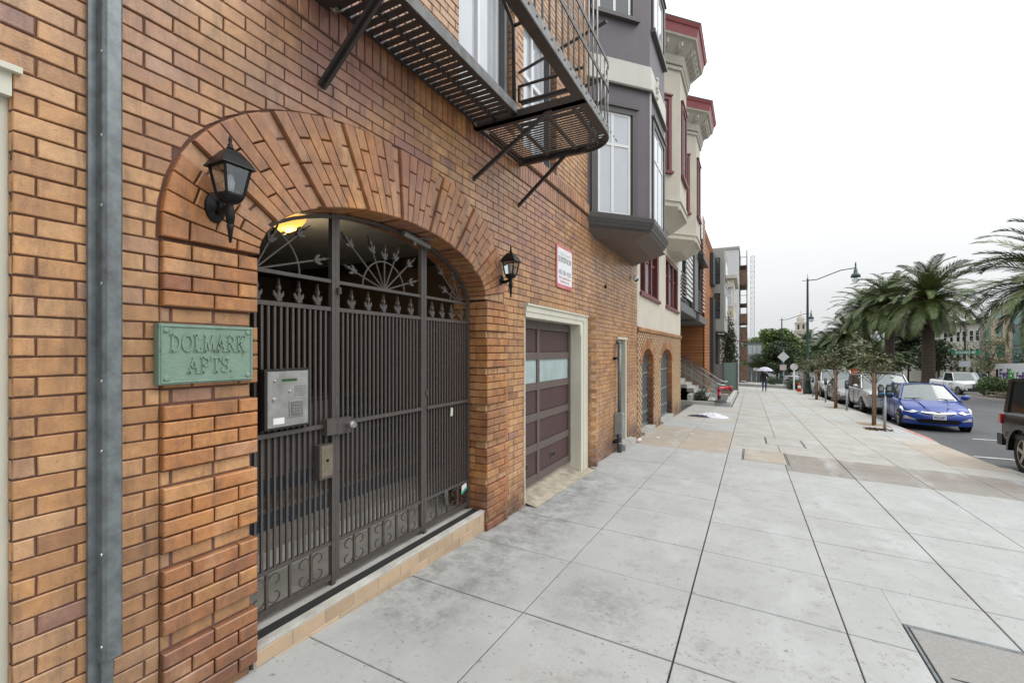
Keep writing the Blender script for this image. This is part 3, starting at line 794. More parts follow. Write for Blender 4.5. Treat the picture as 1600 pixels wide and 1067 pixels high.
# ---- narrow utility door
b = MB(); b.box(-.34, -.02, 8.80, 8.855, zs(0, 8.5)+.12, 1.70); b.box(-.34, -.0, 8.72, 8.80, zs(0, 8.5)+.12, 1.69); b.box(-.34, .008, 8.135, 8.855, 1.69, 1.73); b.build('utility_door_frame', M_cream, BLD)
b = MB(); b.box(-.36, -.31, 8.13, 8.73, zs(0, 8.5)+.1, 1.69); ud = b.build('utility_door', M_gd, BLD)
b = MB(); b.box(-.31, -.28, 8.62, 8.70, 1.30, 1.42); b.box(-.31, -.28, 8.62, 8.70, 0.05, .15); b.build('hinge', M_black, ud)
b = MB(); b.box(-.36, .14, 8.14, 8.98, zs(0, 8.5)-.15, zs(0, 8.5)+.12); b.build('utility_doorstep', M_conc, BLD)

# ---- left doorway at the picture edge
b = MB(); b.box(-.20, -.005, .44, .51, -.4, 2.30); b.box(-.20, -.03, .51, .553, -.4, 2.34); b.box(-.20, .0, -.6, .553, 2.30, 2.375); b.box(-.2, .022, -.6, .572, 2.375, 2.395); b.box(-.005, .008, .455, .475, -.4, 2.3)
b.build('side_door_frame', M_cream, BLD)
b = MB(); b.box(-.22, -.18, -.6, .44, -.4, 2.3); b.build('side_door', M_gd, BLD)

# ---- vestibule behind the gate
M_vw = mat('vestibule_wall_brown_paint', (.11, .075, .05), rough=.6, var=.1, nscale=3)
M_vc = mat('vestibule_ceiling_paint', (.36, .35, .32), rough=.8)
vb = MB(); vb.box(-3.6, -.34, .62, .68, -.1, 2.62); vb.box(-3.6, -.34, 4.23, 4.29, -.1, 2.62); vb.box(-3.66, -3.6, .62, 4.29, -.1, 2.62)
vb.box(-.36, -.343, .68, C0Y-INA-.03, -.1, 2.62); vb.box(-.36, -.343, C0Y+INA+.03, 4.23, -.1, 2.62)
vb.build('vestibule_wall', M_vw, BLD)
b = MB(); b.box(-3.6, -.34, .62, 4.29, 2.58, 2.66); b.build('vestibule_ceiling', M_vc, BLD)
b = MB(); b.box(-3.6, -.345, .68, .74, 2.46, 2.58); b.box(-3.6, -.345, 4.17, 4.23, 2.46, 2.58); b.box(-3.6, -3.54, .74, 4.17, 2.46, 2.58); b.build('ceiling_moulding', mat('dark_moulding', (.03, .022, .017), rough=.5), BLD)
M_tread = mat('worn_tile_tread', (.20, .18, .16), rough=.5, var=.3, nscale=9)
M_blue = mat('blue_tile_riser', (.04, .075, .11), rough=.35, var=.2, nscale=9)
b = MB(); b.box(-3.6, -.0, 1.36, 3.497, -.30, .045); b.box(-3.6, -.345, .68, 1.36, -.3, .045); b.box(-3.6, -.345, 3.497, 4.23, -.3, .045); b.build('entrance_floor', M_conc, BLD)
st = thing('entrance_steps', None, None, (0, 0, 0)); bpy.data.objects.remove(st)
steps = MB()
for i in range(1): steps.box(-.95-.31*i, -.62, .70, 4.22, .046, .20)
steps = steps.build('marble_step', M_marble, BLD)
for i in range(1, 6):
    b = MB(); b.box(-.95-.3*i, -.95-.3*(i-1), .70, 4.22, .046, .20+.155*(i-1)+.125); b.build('tiled_riser', M_blue, BLD)
    b = MB(); b.box(-.95-.3*i, -.93-.3*(i-1), .70, 4.22, .20+.155*(i-1)+.126, .20+.155*i); b.build('tread', M_tread, BLD)
b = MB(); b.box(-3.6, -2.45, .70, 4.22, .046, .97); b.build('landing', M_tread, BLD)
M_wood = mat('varnished_wood', (.20, .085, .03), rough=.35, var=.3, nscale=5, stretch=(3, 3, .4))
b = MB(); b.box(-3.6, -3.5, 1.3, 1.42, .98, 2.4); b.box(-3.6, -3.5, 2.5, 2.62, .98, 2.4); b.box(-3.6, -3.5, 1.3, 2.62, 2.28, 2.4); b.box(-3.6, -3.52, 1.42, 2.5, .98, 1.4); b.box(-3.58, -3.54, 1.93, 1.99, 1.4, 2.28); fd = b.build('entrance_door', M_wood, BLD)
b = MB(); b.box(-3.585, -3.57, 1.42, 2.5, 1.4, 2.28); b.build('pane', M_glassdark, fd)
b = MB(); b.box(-3.5, -.5, .685, .70, .98, 2.1)
b.build('wood_panelling', M_wood, BLD)

# ---- tiled doorstep edge
b = MB(); b.box(-.04, .004, 1.364, 3.496, .034, .055); b.build('marble_nosing', M_marble, BLD)
b = MB(); b.box(-.115, -.042, 1.364, 3.496, .040, .052); b.build('black_grip_strip', M_blackm, BLD)
M_tile = mat('beige_glazed_tile', (.46, .335, .22), rough=.45, objr=.16, bump=.05, var=.08)
M_grout = mat('grout', (.20, .14, .10), rough=.9)
b = MB(); b.box(-.03, -.002, 1.364, 3.496, -.3, .03); ris = b.build('doorstep_riser', M_grout, BLD)
yy = 1.364; i = 0
while yy < 3.49:
    w = .205
    for (za, zb, of) in ((-.045, .027, 0), (-.12, -.049, .1), (-.195, -.124, 0)):
        a, c = max(1.366, yy+of), min(yy+of+w, 3.494)
        if c-a > .03 and zb > zs(0, a)-.06: b = MB(); b.prism([(a+.002, za), (c-.002, za), (c-.002, zb), (a+.002, zb)], WALL, -.02, .003, .002); b.build('tile', M_tile, ris)
    yy += w
# ---- bay window at the far end of the brick building (part of it)
M_purple = mat('purple_grey_paint', (.125, .108, .128), rough=.55, var=.06, nscale=3, streak=.1)
M_bgrey = mat('charcoal_trim_paint', (.085, .080, .078), rough=.4, var=.08, nscale=6, streak=.12)
M_bcream = mat('off_white_stucco', (.62, .61, .56), rough=.7, var=.05, nscale=3, streak=.06)
def bay_ring(y0, y1, p, e=0.0, back=-.02):
    """plan outline of a canted bay: wall, near corner, far corner, wall; e = outward offset"""
    t = e*math.tan(R(22.5))
    return [(back, y0-e*1.41-(0)), (p+e, y0+p*(y0c)-t*1.0), (p+e, y1-p*(y0c)+t*1.0), (back, y1+e*1.41)]
y0c = 1.12
def bay_solid(b, y0, y1, p, z0, z1, e=0.0, e1=None, back=-.02):
    e1 = e if e1 is None else e1
    A_ = bay_ring(y0, y1, p, e, back); B_ = bay_ring(y0, y1, p, e1, back); k = len(b.v)
    b.v += [(x, y, z0) for x, y in A_]+[(x, y, z1) for x, y in B_]
    for i in range(4): j = (i+1) % 4; b._f((k+i, k+j, k+4+j, k+4+i))
    b._f((k+3, k+2, k+1, k)); b._f((k+4, k+5, k+6, k+7))
def face_frame(y0, y1, p, which):
    A_ = bay_ring(y0, y1, p)
    a, c = Vector((*A_[which], 0)), Vector((*A_[which+1], 0)); u = (c-a).normalized(); n = Vector((u.y, -u.x, 0))
    return FR(a, u, Z, n), (c-a).length
def rectp(a, c, d, e): return [(a, d), (c, d), (c, e), (a, e)]
by0, by1, bp = 6.43, 9.42, .73
bay = MB(); bay_solid(bay, by0, by1, bp, 3.34, 5.50); bay_solid(bay, by0, by1, bp, 5.86, 7.6)
bay = bay.build('bay', M_purple, BLD)
b = MB(); bay_solid(b, by0, by1, bp, 5.501, 5.859, .025); b.build('white_band', M_bcream, bay)
b = MB(); bay_solid(b, by0, by1, bp, 5.47, 5.50, .05); b.build('band_drip_moulding', mat('olive_trim', (.13, .12, .10), rough=.5), bay)
b = MB(); bay_solid(b, by0, by1, bp, 3.44, 3.50, .075, .085); bay_solid(b, by0, by1, bp, 3.385, 3.44, .05, .072); bay_solid(b, by0, by1, bp, 3.34, 3.385, .03, .045); bay_solid(b, by0, by1, bp, 3.29, 3.34, .0, .022)
b.build('sill_moulding', M_bgrey, bay)
b = MB(); bay_solid(b, by0+.25, by1-.05, bp-.25, 3.20, 3.29, 0, .22); b.build('bay_underside', mat('bay_underside_paint', (.13, .10, .085), rough=.6, var=.08), bay)
def bay_window(fr, u0, u1, z0, z1, parent, frame_m, vin, pane, split=None, transom=None, hood=True, deep=.05):
    w = .085
    b = MB()
    for q in (rectp(u0, u0+w, z0, z1), rectp(u1-w, u1, z0, z1)): b.prism(q, fr, -.04, .035)
    b.prism(rectp(u0, u1, z1, z1+w), fr, -.04, .036); b.prism(rectp(u0-.03, u1+.03, z0-.06, z0), fr, -.04, .07)
    b.prism(rectp(u0-.02, u1+.02, z1+w, z1+w+.035), fr, -.04, .06)
    b.prism(rectp(u0+w, u0+w+.03, z0, z1), fr, -.04, .012); b.prism(rectp(u1-w-.03, u1-w, z0, z1), fr, -.04, .012)
    f = b.build('window', frame_m, parent)
    a, c = u0+w+.03, u1-w-.03; v_ = .035; b = MB()
    b.prism(rectp(a, a+v_, z0, z1), fr, -.03, .014); b.prism(rectp(c-v_, c, z0, z1), fr, -.03, .014)
    b.prism(rectp(a+v_, c-v_, z0, z0+v_), fr, -.03, .013); b.prism(rectp(a+v_, c-v_, z1-v_, z1), fr, -.03, .013)
    if split: m_ = a+(c-a)*split; b.prism(rectp(m_-.022, m_+.022, z0+v_, z1-v_), fr, -.03, .015)
    if transom: b.prism(rectp(a+v_, c-v_, transom, transom+.04), fr, -.03, .017)
    b.build('sash_frame', vin, f)
    b = MB(); b.prism(rectp(a+.01, c-.01, z0+.01, z1-.01), fr, -.03, .006); b.build('pane', pane, f)
    return f
f0, L0 = face_frame(by0, by1, bp, 0); f1, L1 = face_frame(by0, by1, bp, 1)
bay_window(f0, .07, .86, 3.52, 5.05, bay, M_bgrey, M_vinyl, M_glasslight, .44, 4.55)
bay_window(f1, .12, L1-.12, 3.52, 5.05, bay, M_bgrey, M_vinyl, M_glasslight, .5, 4.55)
bay_window(f0, .07, .86, 6.53, 7.5, bay, M_bgrey, M_vinyl, M_glassdark, .50)
bay_window(f1, .12, L1-.12, 6.53, 7.5, bay, M_bgrey, M_vinyl, M_glasslight, .5)
o = MB()   # moulded shield ornament on the band
for i in range(7):
    t = i/6; o.ball((f1[0]+f1[1]*(L1*.32+.03*math.sin(t*9))+f1[3]*.03+Z*(5.60+t*.30)), .05, 5, (.7, 1, .8))
o.build('plaster_ornament', M_bcream, bay)
b = MB(); f0b = f0
b.prism(rectp(.0, .022, 3.50, 5.47), FR(f1[0], f1[1], Z, f1[3]), -.01, .02); b.build('corner_bead', M_white, bay)

# ================================================================== GATE
GXX = -.17
M_gate = M_iron
gate = thing('iron_entrance_gate', 'brown wrought iron gate filling the brick arch, with fans and fleur-de-lis finials', 'gate', (GXX, C0Y, .05))
def gp(n, mb, par=None, m=None): return mb.build(n, m or M_gate, par or gate)
GY = [1.40, 1.955, 2.008, 2.812, 2.872, 3.475]
zin = lambda y: SPZ+INB*math.sqrt(max(0, 1-((y-C0Y)/INA)**2))-.03
for (a, c, zt, zb) in ((1.37, 1.40, 1.98, .05), (1.955, 1.982, 2.36, .0), (1.984, 2.012, 2.35, .07), (2.808, 2.838, 2.36, .07), (2.842, 2.872, 2.35, .0), (3.468, 3.494, 1.98, .05)):
    b = MB(); b.box(GXX-.016, GXX+.016, a, c, zb, zt); gp('post', b)
panels = ((1.40, 1.955, 14), (2.012, 2.808, 20), (2.872, 3.468, 15))
RZ = dict(top=1.735, fan=1.905, scr=.305, bot=.095)
def finial(y, z, ang=0, sc=1.0):
    """cast fleur-de-lis, pointing along angle ang (0 = up) in the gate plane"""
    u = Vector((0, math.cos(ang), -math.sin(ang))); v_ = Vector((0, math.sin(ang), math.cos(ang))); fr = FR((GXX, y, z), u, v_, X)
    b = MB(); s_ = sc
    P = lambda pts: [(a*s_, c*s_) for a, c in pts]
    b.prism(P([(-.006, 0), (.006, 0), (.011, .02), (.0, .13), (-.011, .02)]), fr, -.009, .009, .002)
    b.prism(P([(0, .055), (.010, .075), (0, .10), (-.010, .075)]), fr, -.013, .013, .002)
    for sg in (-1, 1):
        q = P([(0, .012), (sg*.018, .018), (sg*.033, .040), (sg*.030, .062), (sg*.020, .048), (sg*.008, .040), (0, .052)])
        b.prism(q if sg > 0 else q[::-1], fr, -.006, .006, .002)
    b.prism(P([(-.016, .006), (.016, .006), (.016, .016), (-.016, .016)]), fr, -.011, .011)
    return b
def scroll(yc, z0, z1, sg):
    """C-scrolls either side of a small post"""
    b = MB(); h = z1-z0
    for (zc, up) in ((z0+h*.30, -1), (z0+h*.70, 1)):
        pts = []
        for i in range(15):
            a = i/14*1.5*math.pi; r = .040*(1-.55*i/14)
            pts.append((GXX, yc+sg*(.050-.042*math.cos(a)*(1-.55*i/14)), zc+up*math.sin(a)*r*1.05))
        b.tube([(GXX, yc+sg*.008, zc-up*h*.16)]+pts, .0045, 4)
    return b
for pi_, (a, c, nb) in enumerate(panels):
    for nm, z_, h in (('top', RZ['top'], .024), ('fan', RZ['fan'], .020), ('scr', RZ['scr'], .022), ('bot', RZ['bot'], .030)):
        b = MB(); b.box(GXX-.011, GXX+.011, a, c, z_-h/2, z_+h/2); gp('rail', b)
    b = MB(); b.box(GXX+.006, GXX+.026, a, c, 1.018, 1.042); gp('lock_rail', b)
    w = (c-a)/(nb+1)
    for i in range(nb):
        yv = a+w*(i+1); b = MB(); b.box(GXX-.0065, GXX+.0065, yv-.0065, yv+.0065, RZ['scr']+.011, RZ['top']-.012); gp('bar', b)
    nf = 5 if pi_ == 1 else 4
    for i in range(nf):
        yv = a+(c-a)*(i+.75+(0 if nf == 5 else -.1))/(nf+.5+(0 if nf == 5 else -.1)); gp('finial', finial(yv, RZ['top']+.012))
    ns = 4 if pi_ != 1 else 6
    for i in range(1, ns):
        yv = a+(c-a)*i/ns; b = MB(); b.box(GXX-.007, GXX+.007, yv-.007, yv+.007, RZ['bot']+.015, RZ['scr']-.011); gp('short_bar', b)
        if i % 2: gp('scroll', scroll(yv, RZ['bot'], RZ['scr'], 1)); gp('scroll', scroll(yv, RZ['bot'], RZ['scr'], -1))
    # fan
    fc, fr_ = (1.47, .27) if pi_ == 0 else ((2.42, .205) if pi_ == 1 else (3.36, .15))
    pts = []
    for i in range(17):
        t = math.pi*i/16; yv, zv = fc-fr_*math.cos(t), RZ['fan']+fr_*math.sin(t)*.97
        if a-.0 <= yv <= c: pts.append((GXX, yv, zv))
    b = MB(); b.tube(pts, .006, 5); gp('fan_arc', b)
    if pi_ == 0: angs = [(25, .36), (45, .50), (72, .50)]
    elif pi_ == 1: angs = [(-70, .37), (-47, .52), (-22, .38), (0, .32), (22, .36), (46, .44), (70, .36)]
    else: angs = [(-68, .30), (-48, .46), (-25, .36), (0, .22), (28, .10)]
    for (ad, ln) in angs:
        t = R(ad); end = (GXX, fc+math.sin(t)*ln*.8, RZ['fan']+math.cos(t)*ln*.72)
        lim = zin(min(max(end[1], 1.38), 3.48))-.10
        k = 1.0
        while k > .3 and (fc+math.sin(t)*ln*.8*k > c-.03 or fc+math.sin(t)*ln*.8*k < a+.02 or RZ['fan']+math.cos(t)*ln*.72*k > lim): k -= .03
        if pi_ == 0: t2 = {25: 62, 45: 42, 72: 20}[ad]; t = R(ad); 
        end = (GXX, fc+math.sin(t)*ln*.8*k, RZ['fan']+math.cos(t)*ln*.72*k)
        b = MB(); b.tube([(GXX, fc, RZ['fan']), end], .0062, 5); gp('fan_spoke', b)
        d = Vector(end)-Vector((GXX, fc, RZ['fan'])); an = math.atan2(d.y, d.z); dn = d.normalized()
        if pi_ != 2 or ad < 0: gp('fan_finial', finial(end[1]-dn.y*.02, end[2]-dn.z*.02, an, .95))
pts = [(GXX, C0Y-1.045*math.cos(math.pi*i/24), SPZ-.03+(INB-.0)*math.sin(math.pi*i/24)) for i in range(25)]
b = MB()
for i in range(24): b.bar(pts[i], pts[i+1], .02, .026, up=(1, 0, 0))
gp('arched_top_rail', b)
# lock plates, knob
b = MB(); b.box(GXX+.012, GXX+.055, 1.885, 1.962, .975, 1.072); gp('strike_box', b)
b = MB(); b.box(GXX+.012, GXX+.050, 1.968, 2.075, .968, 1.066); lk = gp('lock_case', b)
b = MB(); b.lathe([(.014, 0), (.016, .02), (.024, .03), (.025, .05), (.018, .06), (.006, .061)], (GXX+.05, 2.045, 1.022), 14, (1, 0, 0)); b.build('knob', M_steel, lk)
b = MB(); b.box(GXX-.015, GXX-.011, 1.40, 1.95, .80, 1.18); b.box(GXX-.015, GXX-.011, 2.01, 2.3, .72, 1.05); gp('backing_mesh', b)
b = MB(); b.tube([(GXX+.02, 2.87, 1.13), (GXX+.02, 2.87, 1.17)], .01, 8); b.tube([(GXX+.03, 2.0, 1.83), (GXX+.03, 2.0, 1.87)], .012, 8); gp('hinge', b)

icom = thing('entry_intercom', 'steel entry intercom panel with keypad and small display, mounted on the gate bars', 'intercom', (GXX, 1.62, 1.2))
b = MB(); b.box(GXX+.0, GXX+.055, 1.492, 1.765, 1.062, 1.382); b.build('box', mat('dark_intercom_housing', (.02, .018, .017), rough=.4), icom)
fr = FR((GXX+.056, 1.505, 1.072), Y, Z, X); W_, H_ = .247, .298
M_stl = mat('scuffed_steel_plate', (.50, .50, .48), rough=.34, metal=.75, var=.22, nscale=9, col2=(.30, .30, .28), streak=.2)
b = MB(); b.prism(rectp(0, W_, 0, H_), fr, -.004, .004, .003); pl = b.build('face_plate', M_stl, icom)
b = MB(); b.prism(rectp(W_*.33, W_*.70, H_*.815, H_*.86), fr, .004, .0055); b.build('display', mat('green_display', (.03, .09, .03), rough=.2), pl)
b = MB(); b.prism(rectp(W_*.50, W_*.86, H_*.15, H_*.46), fr, .004, .010, .003); b.build('keypad_bezel', M_steel, pl)
b = MB(); b.prism(rectp(W_*.54, W_*.82, H_*.18, H_*.43), fr, .0101, .0115); b.build('keypad', mat('keypad_grey', (.16, .16, .155), rough=.5), pl)
for r_ in range(4):
    for c_ in range(3):
        b = MB(); b.prism(rectp(W_*(.585+.07*c_), W_*(.585+.07*c_)+.011, H_*(.21+.052*r_), H_*(.21+.052*r_)+.009), fr, .0116, .0145, .002); b.build('key', M_steel, pl)
b = MB()
for r_ in range(6):
    for c_ in range(9 - (r_ < 1)*2): b.prism(rectp(W_*(.63+.035*c_), W_*(.63+.035*c_)+.006, H_*(.54+.035*r_), H_*(.54+.035*r_)+.0022), fr, .004, .0046)
b.build('speaker_slots', M_black, pl, kind='stuff')
for (u_, v_, r_) in ((.15, .50, .013), (.16, .83, .006), (.52, .63, .008)):
    b = MB(); b.lathe([(r_, .0), (r_, .008), (r_*.4, .010)], fr[0]+Y*W_*u_+Z*H_*v_+X*.003, 10, (1, 0, 0)); b.build('key_lock', M_steel, pl)
b = MB(); b.prism(rectp(W_*.13, W_*.39, H_*.06, H_*.17), fr, .004, .005); b.build('paper_label', M_white, pl)

lb = thing('key_release_box', 'small tarnished metal lock box with a keyhole hanging on the gate below the lock', 'lock box', (GXX, 1.88, .72))
b = MB(); b.box(GXX+.01, GXX+.055, 1.832, 1.93, .722, .925); b.build('housing', M_iron, lb)
b = MB(); b.prism(rectp(1.845, 1.925, .735, .915), FR((GXX+.0555, 0, 0), Y, Z, X), -.002, .003, .002); fpb = b.build('face_plate', mat('tarnished_brass_plate', (.26, .22, .16), rough=.4, metal=.6, var=.15, nscale=20), lb)
b = MB(); b.lathe([(.010, 0), (.010, .002)], (GXX+.0585, 1.885, .83), 10, (1, 0, 0)); b.build('keyhole', M_black, fpb)
b = MB(); b.tube([(GXX+.03, 1.90, .925), (GXX+.03, 1.90, .955), (GXX+.02, 1.92, .97)], .004, 5); b.build('bracket', M_iron, lb)

dc = thing('door_closer', 'grey hydraulic door closer with folding arm under the crown of the brick arch', 'door closer', (GXX, 2.7, 2.3))
b = MB(); b.tube([(GXX+.05, 2.56, 2.335), (GXX+.05, 2.86, 2.295)], .022, 10); b.tube([(GXX+.05, 2.69, 2.30), (GXX+.05, 2.69, 2.27)], .010, 6); b.build('cylinder_body', mat('grey_closer_paint', (.22, .22, .21), rough=.35, metal=.3), dc)
b = MB(); b.bar((GXX+.06, 2.74, 2.335), (-.03, 3.0, 2.335), .012, .006); b.bar((-.03, 3.0, 2.335), (GXX+.02, 2.5, 2.375), .010, .006); b.ball((-.03, 3.0, 2.335), .011, 5); b.build('arm', M_steel, dc)
tg = MB(); tg.prism([(3.182, .925), (3.206, .925), (3.212, .99), (3.19, 1.0)], FR((GXX+.02, 0, 0), Y, Z, X), 0, .012, .003)
tag(tg.build('realtor_key_tag', mat('ivory_plastic', (.62, .60, .50), rough=.4)), 'small ivory plastic tag clipped to the right-hand gate bars', 'tag')
tg = MB(); tg.ct = .5; tg.prism([(3.355, .235), (3.435, .265), (3.425, .30), (3.36, .285)], FR((GXX+.02, 0, 0), Y, Z, X), 0, .004); tg.cm = 1; tg.prism([(3.350, .212), (3.44, .244), (3.437, .262), (3.352, .232)], FR((GXX+.02, 0, 0), Y, Z, X), 0, .006)
tag(tg.build('card_tag', [M_white, mat('teal_print', (.05, .42, .33), rough=.5)]), 'white and teal card tucked low into the gate beside the right pier', 'card')
pdl = thing('padlock', 'padlock hanging low on the right-hand gate panel', 'padlock', (GXX, 3.12, .25))
b = MB(); b.box(GXX+.01, GXX+.03, 3.105, 3.145, .19, .255); b.build('body', M_iron, pdl)
b = MB(); b.tube([(GXX+.02, 3.112, .255), (GXX+.02, 3.114, .30), (GXX+.02, 3.125, .312), (GXX+.02, 3.136, .30), (GXX+.02, 3.138, .255)], .0045, 5); b.build('shackle', M_steel, pdl)

# ================================================================== PLAQUE
plq = thing('bronze_name_plaque', 'green patinated bronze plaque reading DOLMARK APTS. on the left brick pier', 'plaque', (.03, 1.13, 1.34))
M_pat = mat('verdigris_bronze', (.17, .26, .20), rough=.62, metal=.1, var=.14, nscale=9, bump=.25, bscale=90, col2=(.22, .30, .24), streak=.15)
add_layer(M_pat, (.10, .085, .055), nmask(20, .60, .70, .7))
fr = FR((.030, .945, 1.343), Y, Z, X); PW, PH = .385, .246
b = MB(); b.prism(rectp(0, PW, 0, PH), fr, -.028, .012, .002); pbk = b.build('plate', M_pat, plq)
b = MB()
for q in (rectp(.006, PW-.006, .006, .013), rectp(.006, PW-.006, PH-.013, PH-.006), rectp(.006, .013, .013, PH-.013), rectp(PW-.013, PW-.006, .013, PH-.013)): b.prism(q, fr, .012, .017, .002)
b.build('raised_border', M_pat, plq)
for (u_, v_) in ((.026, .026), (PW-.026, .026), (.026, PH-.026), (PW-.026, PH-.026)):
    b = MB(); b.lathe([(.012, .010), (.012, .015), (.008, .018), (.0075, .019)], fr[0]+Y*u_+Z*v_, 10, (1, 0, 0)); b.build('rosette_screw', M_pat, plq)
# serif capitals as strokes on a unit cell (w, list of polylines), y up 0..1
def arcp(cx, cy, rx, ry, a0, a1, n=10): return [(cx+rx*math.cos(R(a0+(a1-a0)*i/n)), cy+ry*math.sin(R(a0+(a1-a0)*i/n))) for i in range(n+1)]
SERIF = {
 'D': (.66, [[(.12, 0), (.12, 1)], [(.0, 0), (.2, 0)]+arcp(.2, .5, .42, .5, -90, 90), [(.0, 1), (.2, 1)]]),
 'O': (.74, [arcp(.37, .5, .34, .5, 0, 360, 20)]),
 'L': (.56, [[(.12, 0), (.12, 1)], [(0, 1), (.24, 1)], [(0, 0), (.52, 0), (.54, .22)]]),
 'M': (.84, [[(.1, 0), (.16, 1), (.42, .1), (.68, 1), (.74, 0)], [(0, 0), (.2, 0)], [(.64, 0), (.84, 0)], [(.06, 1), (.2, 1)], [(.64, 1), (.78, 1)]]),
 'A': (.74, [[(.08, 0), (.36, 1), (.64, 0)], [(.19, .36), (.53, .36)], [(0, 0), (.18, 0)], [(.54, 0), (.74, 0)]]),
 'R': (.66, [[(.12, 0), (.12, 1)], [(0, 1), (.3, 1)]+arcp(.3, .74, .24, .26, 90, -90)+[(.12, .48)], [(.3, .48), (.58, 0), (.68, 0)], [(0, 0), (.24, 0)]]),
 'K': (.68, [[(.12, 0), (.12, 1)], [(0, 1), (.24, 1)], [(0, 0), (.24, 0)], [(.56, 1), (.14, .42)], [(.26, .56), (.60, 0), (.70, 0)], [(.46, 1), (.66, 1)]]),
 'P': (.6, [[(.12, 0), (.12, 1)], [(0, 1), (.3, 1)]+arcp(.3, .72, .24, .28, 90, -90)+[(.12, .44)], [(0, 0), (.24, 0)]]),
 'T': (.64, [[(.32, 0), (.32, 1)], [(0, .8), (.02, 1), (.62, 1), (.64, .8)], [(.2, 0), (.44, 0)]]),
 'S': (.5, [[(.42, .82)]+arcp(.24, .75, .19, .25, 30, 250, 9)+arcp(.24, .25, .21, .25, 70, -150, 9), [(.43, .7), (.43, .98)], [(.03, .02), (.03, .3)]]),
 '.': (.2, [[(.06, .03), (.10, .03)]]),
 'W': (.84, [[(.1, 1), (.26, 0), (.42, .9), (.58, 0), (.74, 1)]]), 'E': (.55, [[(.5, 0), (.1, 0), (.1, 1), (.5, 1)], [(.1, .5), (.42, .5)]]),
 'N': (.66, [[(.1, 0), (.1, 1), (.56, 0), (.56, 1)]]), 'F': (.52, [[(.1, 0), (.1, 1), (.5, 1)], [(.1, .5), (.4, .5)]]), 'H': (.6, [[(.1, 0), (.1, 1)], [(.5, 0), (.5, 1)], [(.1, .5), (.5, .5)]]),
 'I': (.2, [[(.1, 0), (.1, 1)]]), 'G': (.7, [arcp(.36, .5, .3, .5, 50, 330, 14)+[(.62, .45), (.42, .45)]]), 'C': (.62, [arcp(.36, .5, .28, .5, 50, 310, 14)]),
 '0': (.6, [arcp(.3, .5, .24, .5, 0, 360, 16)]), '1': (.3, [[(.05, .8), (.18, 1), (.18, 0)]]), '2': (.55, [[(.05, .75)]+arcp(.27, .74, .21, .26, 170, -20, 8)+[(.05, 0), (.5, 0)]]),
 '4': (.6, [[(.42, 0), (.42, 1), (.04, .3), (.56, .3)]]), '5': (.55, [[(.48, 1), (.1, 1), (.08, .55)]+arcp(.26, .3, .22, .3, 100, -150, 9)]), '8': (.55, [arcp(.27, .76, .19, .24, 0, 360, 12), arcp(.27, .26, .23, .26, 0, 360, 12)]),
 '9': (.55, [arcp(.27, .7, .21, .3, 0, 360, 12), [(.48, .7), (.4, .2), (.15, 0)]]), '7': (.5, [[(.03, 1), (.48, 1), (.18, 0)]]), '3': (.5, [arcp(.22, .76, .2, .24, 150, -90, 8)+arcp(.22, .26, .22, .26, 90, -150, 8)]), '6': (.55, [arcp(.28, .3, .22, .3, 0, 360, 12), [(.06, .3), (.18, .8), (.42, 1)]]),
 '(': (.25, [arcp(.3, .5, .2, .6, 130, 230, 6)]), ')': (.25, [arcp(-.05, .5, .2, .6, -50, 50, 6)]), '-': (.35, [[(.05, .45), (.3, .45)]]), ' ': (.35, []),
 'U': (.62, [[(.08, 1), (.08, .35)]+arcp(.31, .3, .23, .3, 180, 360, 8)+[(.54, 1)]]), 'Y': (.6, [[(.05, 1), (.3, .5), (.55, 1)], [(.3, .5), (.3, 0)]]), 'B': (.6, [[(.1, 0), (.1, 1)]+arcp(.3, .76, .2, .24, 90, -90, 6)+arcp(.3, .26, .24, .26, 90, -90, 6)+[(.1, 0)]]), 'V': (.6, [[(.05, 1), (.3, 0), (.55, 1)]]), 'Z': (.6, [[(.05, 1), (.55, 1), (.05, 0), (.55, 0)]]), 'X': (.6, [[(.05, 1), (.55, 0)], [(.05, 0), (.55, 1)]]), 'J': (.45, [[(.38, 1), (.38, .25)]+arcp(.22, .22, .16, .22, 0, -170, 6)]),
}
def letter(b, ch, fr, u, v_, h, sw, d0, d1, sx=1.0):
    w, st = SERIF[ch]
    for pl_ in st:
        P = [(u+p[0]*h*sx, v_+p[1]*h) for p in pl_]
        for i in range(len(P)-1):
            (a, c), (d, e) = P[i], P[i+1]; L = math.hypot(d-a, e-c)
            if L < 1e-6: continue
            nx, ny = -(e-c)/L*sw/2, (d-a)/L*sw/2; tx, ty = (d-a)/L*sw*.35, (e-c)/L*sw*.35; j_ = (i % 3)*.0002
            b.prism([(a-tx+nx, c-ty+ny), (a-tx-nx, c-ty-ny), (d+tx-nx, e+ty-ny), (d+tx+nx, e+ty+ny)], fr, d0, d1+j_)
    return w*h*sx
def write(parent, text, fr, u, v_, h, sw, d0, d1, m, gap=.12, sx=1.0, width=None, one=False):
    tot = sum(SERIF[c][0]*h*sx for c in text)+gap*h*(len(text)-1)
    if width: k = width/tot; sx *= k; gap *= k
    B_ = MB()
    for c in text:
        b = B_ if one else MB(); w = letter(b, c, fr, u, v_, h, sw, d0, d1, sx)
        if not one and c != ' ': b.build('raised_letter' if d1-d0 > .003 else 'letter', m, parent)
        u += w+gap*h
    if one: B_.build('lettering', m, parent)
write(pbk, 'DOLMARK', fr, .040, .136, .066, .0070, .012, .0175, M_pat, width=.305)
write(pbk, 'APTS.', fr, .105, .046, .062, .0068, .012, .0175, M_pat, width=.185)

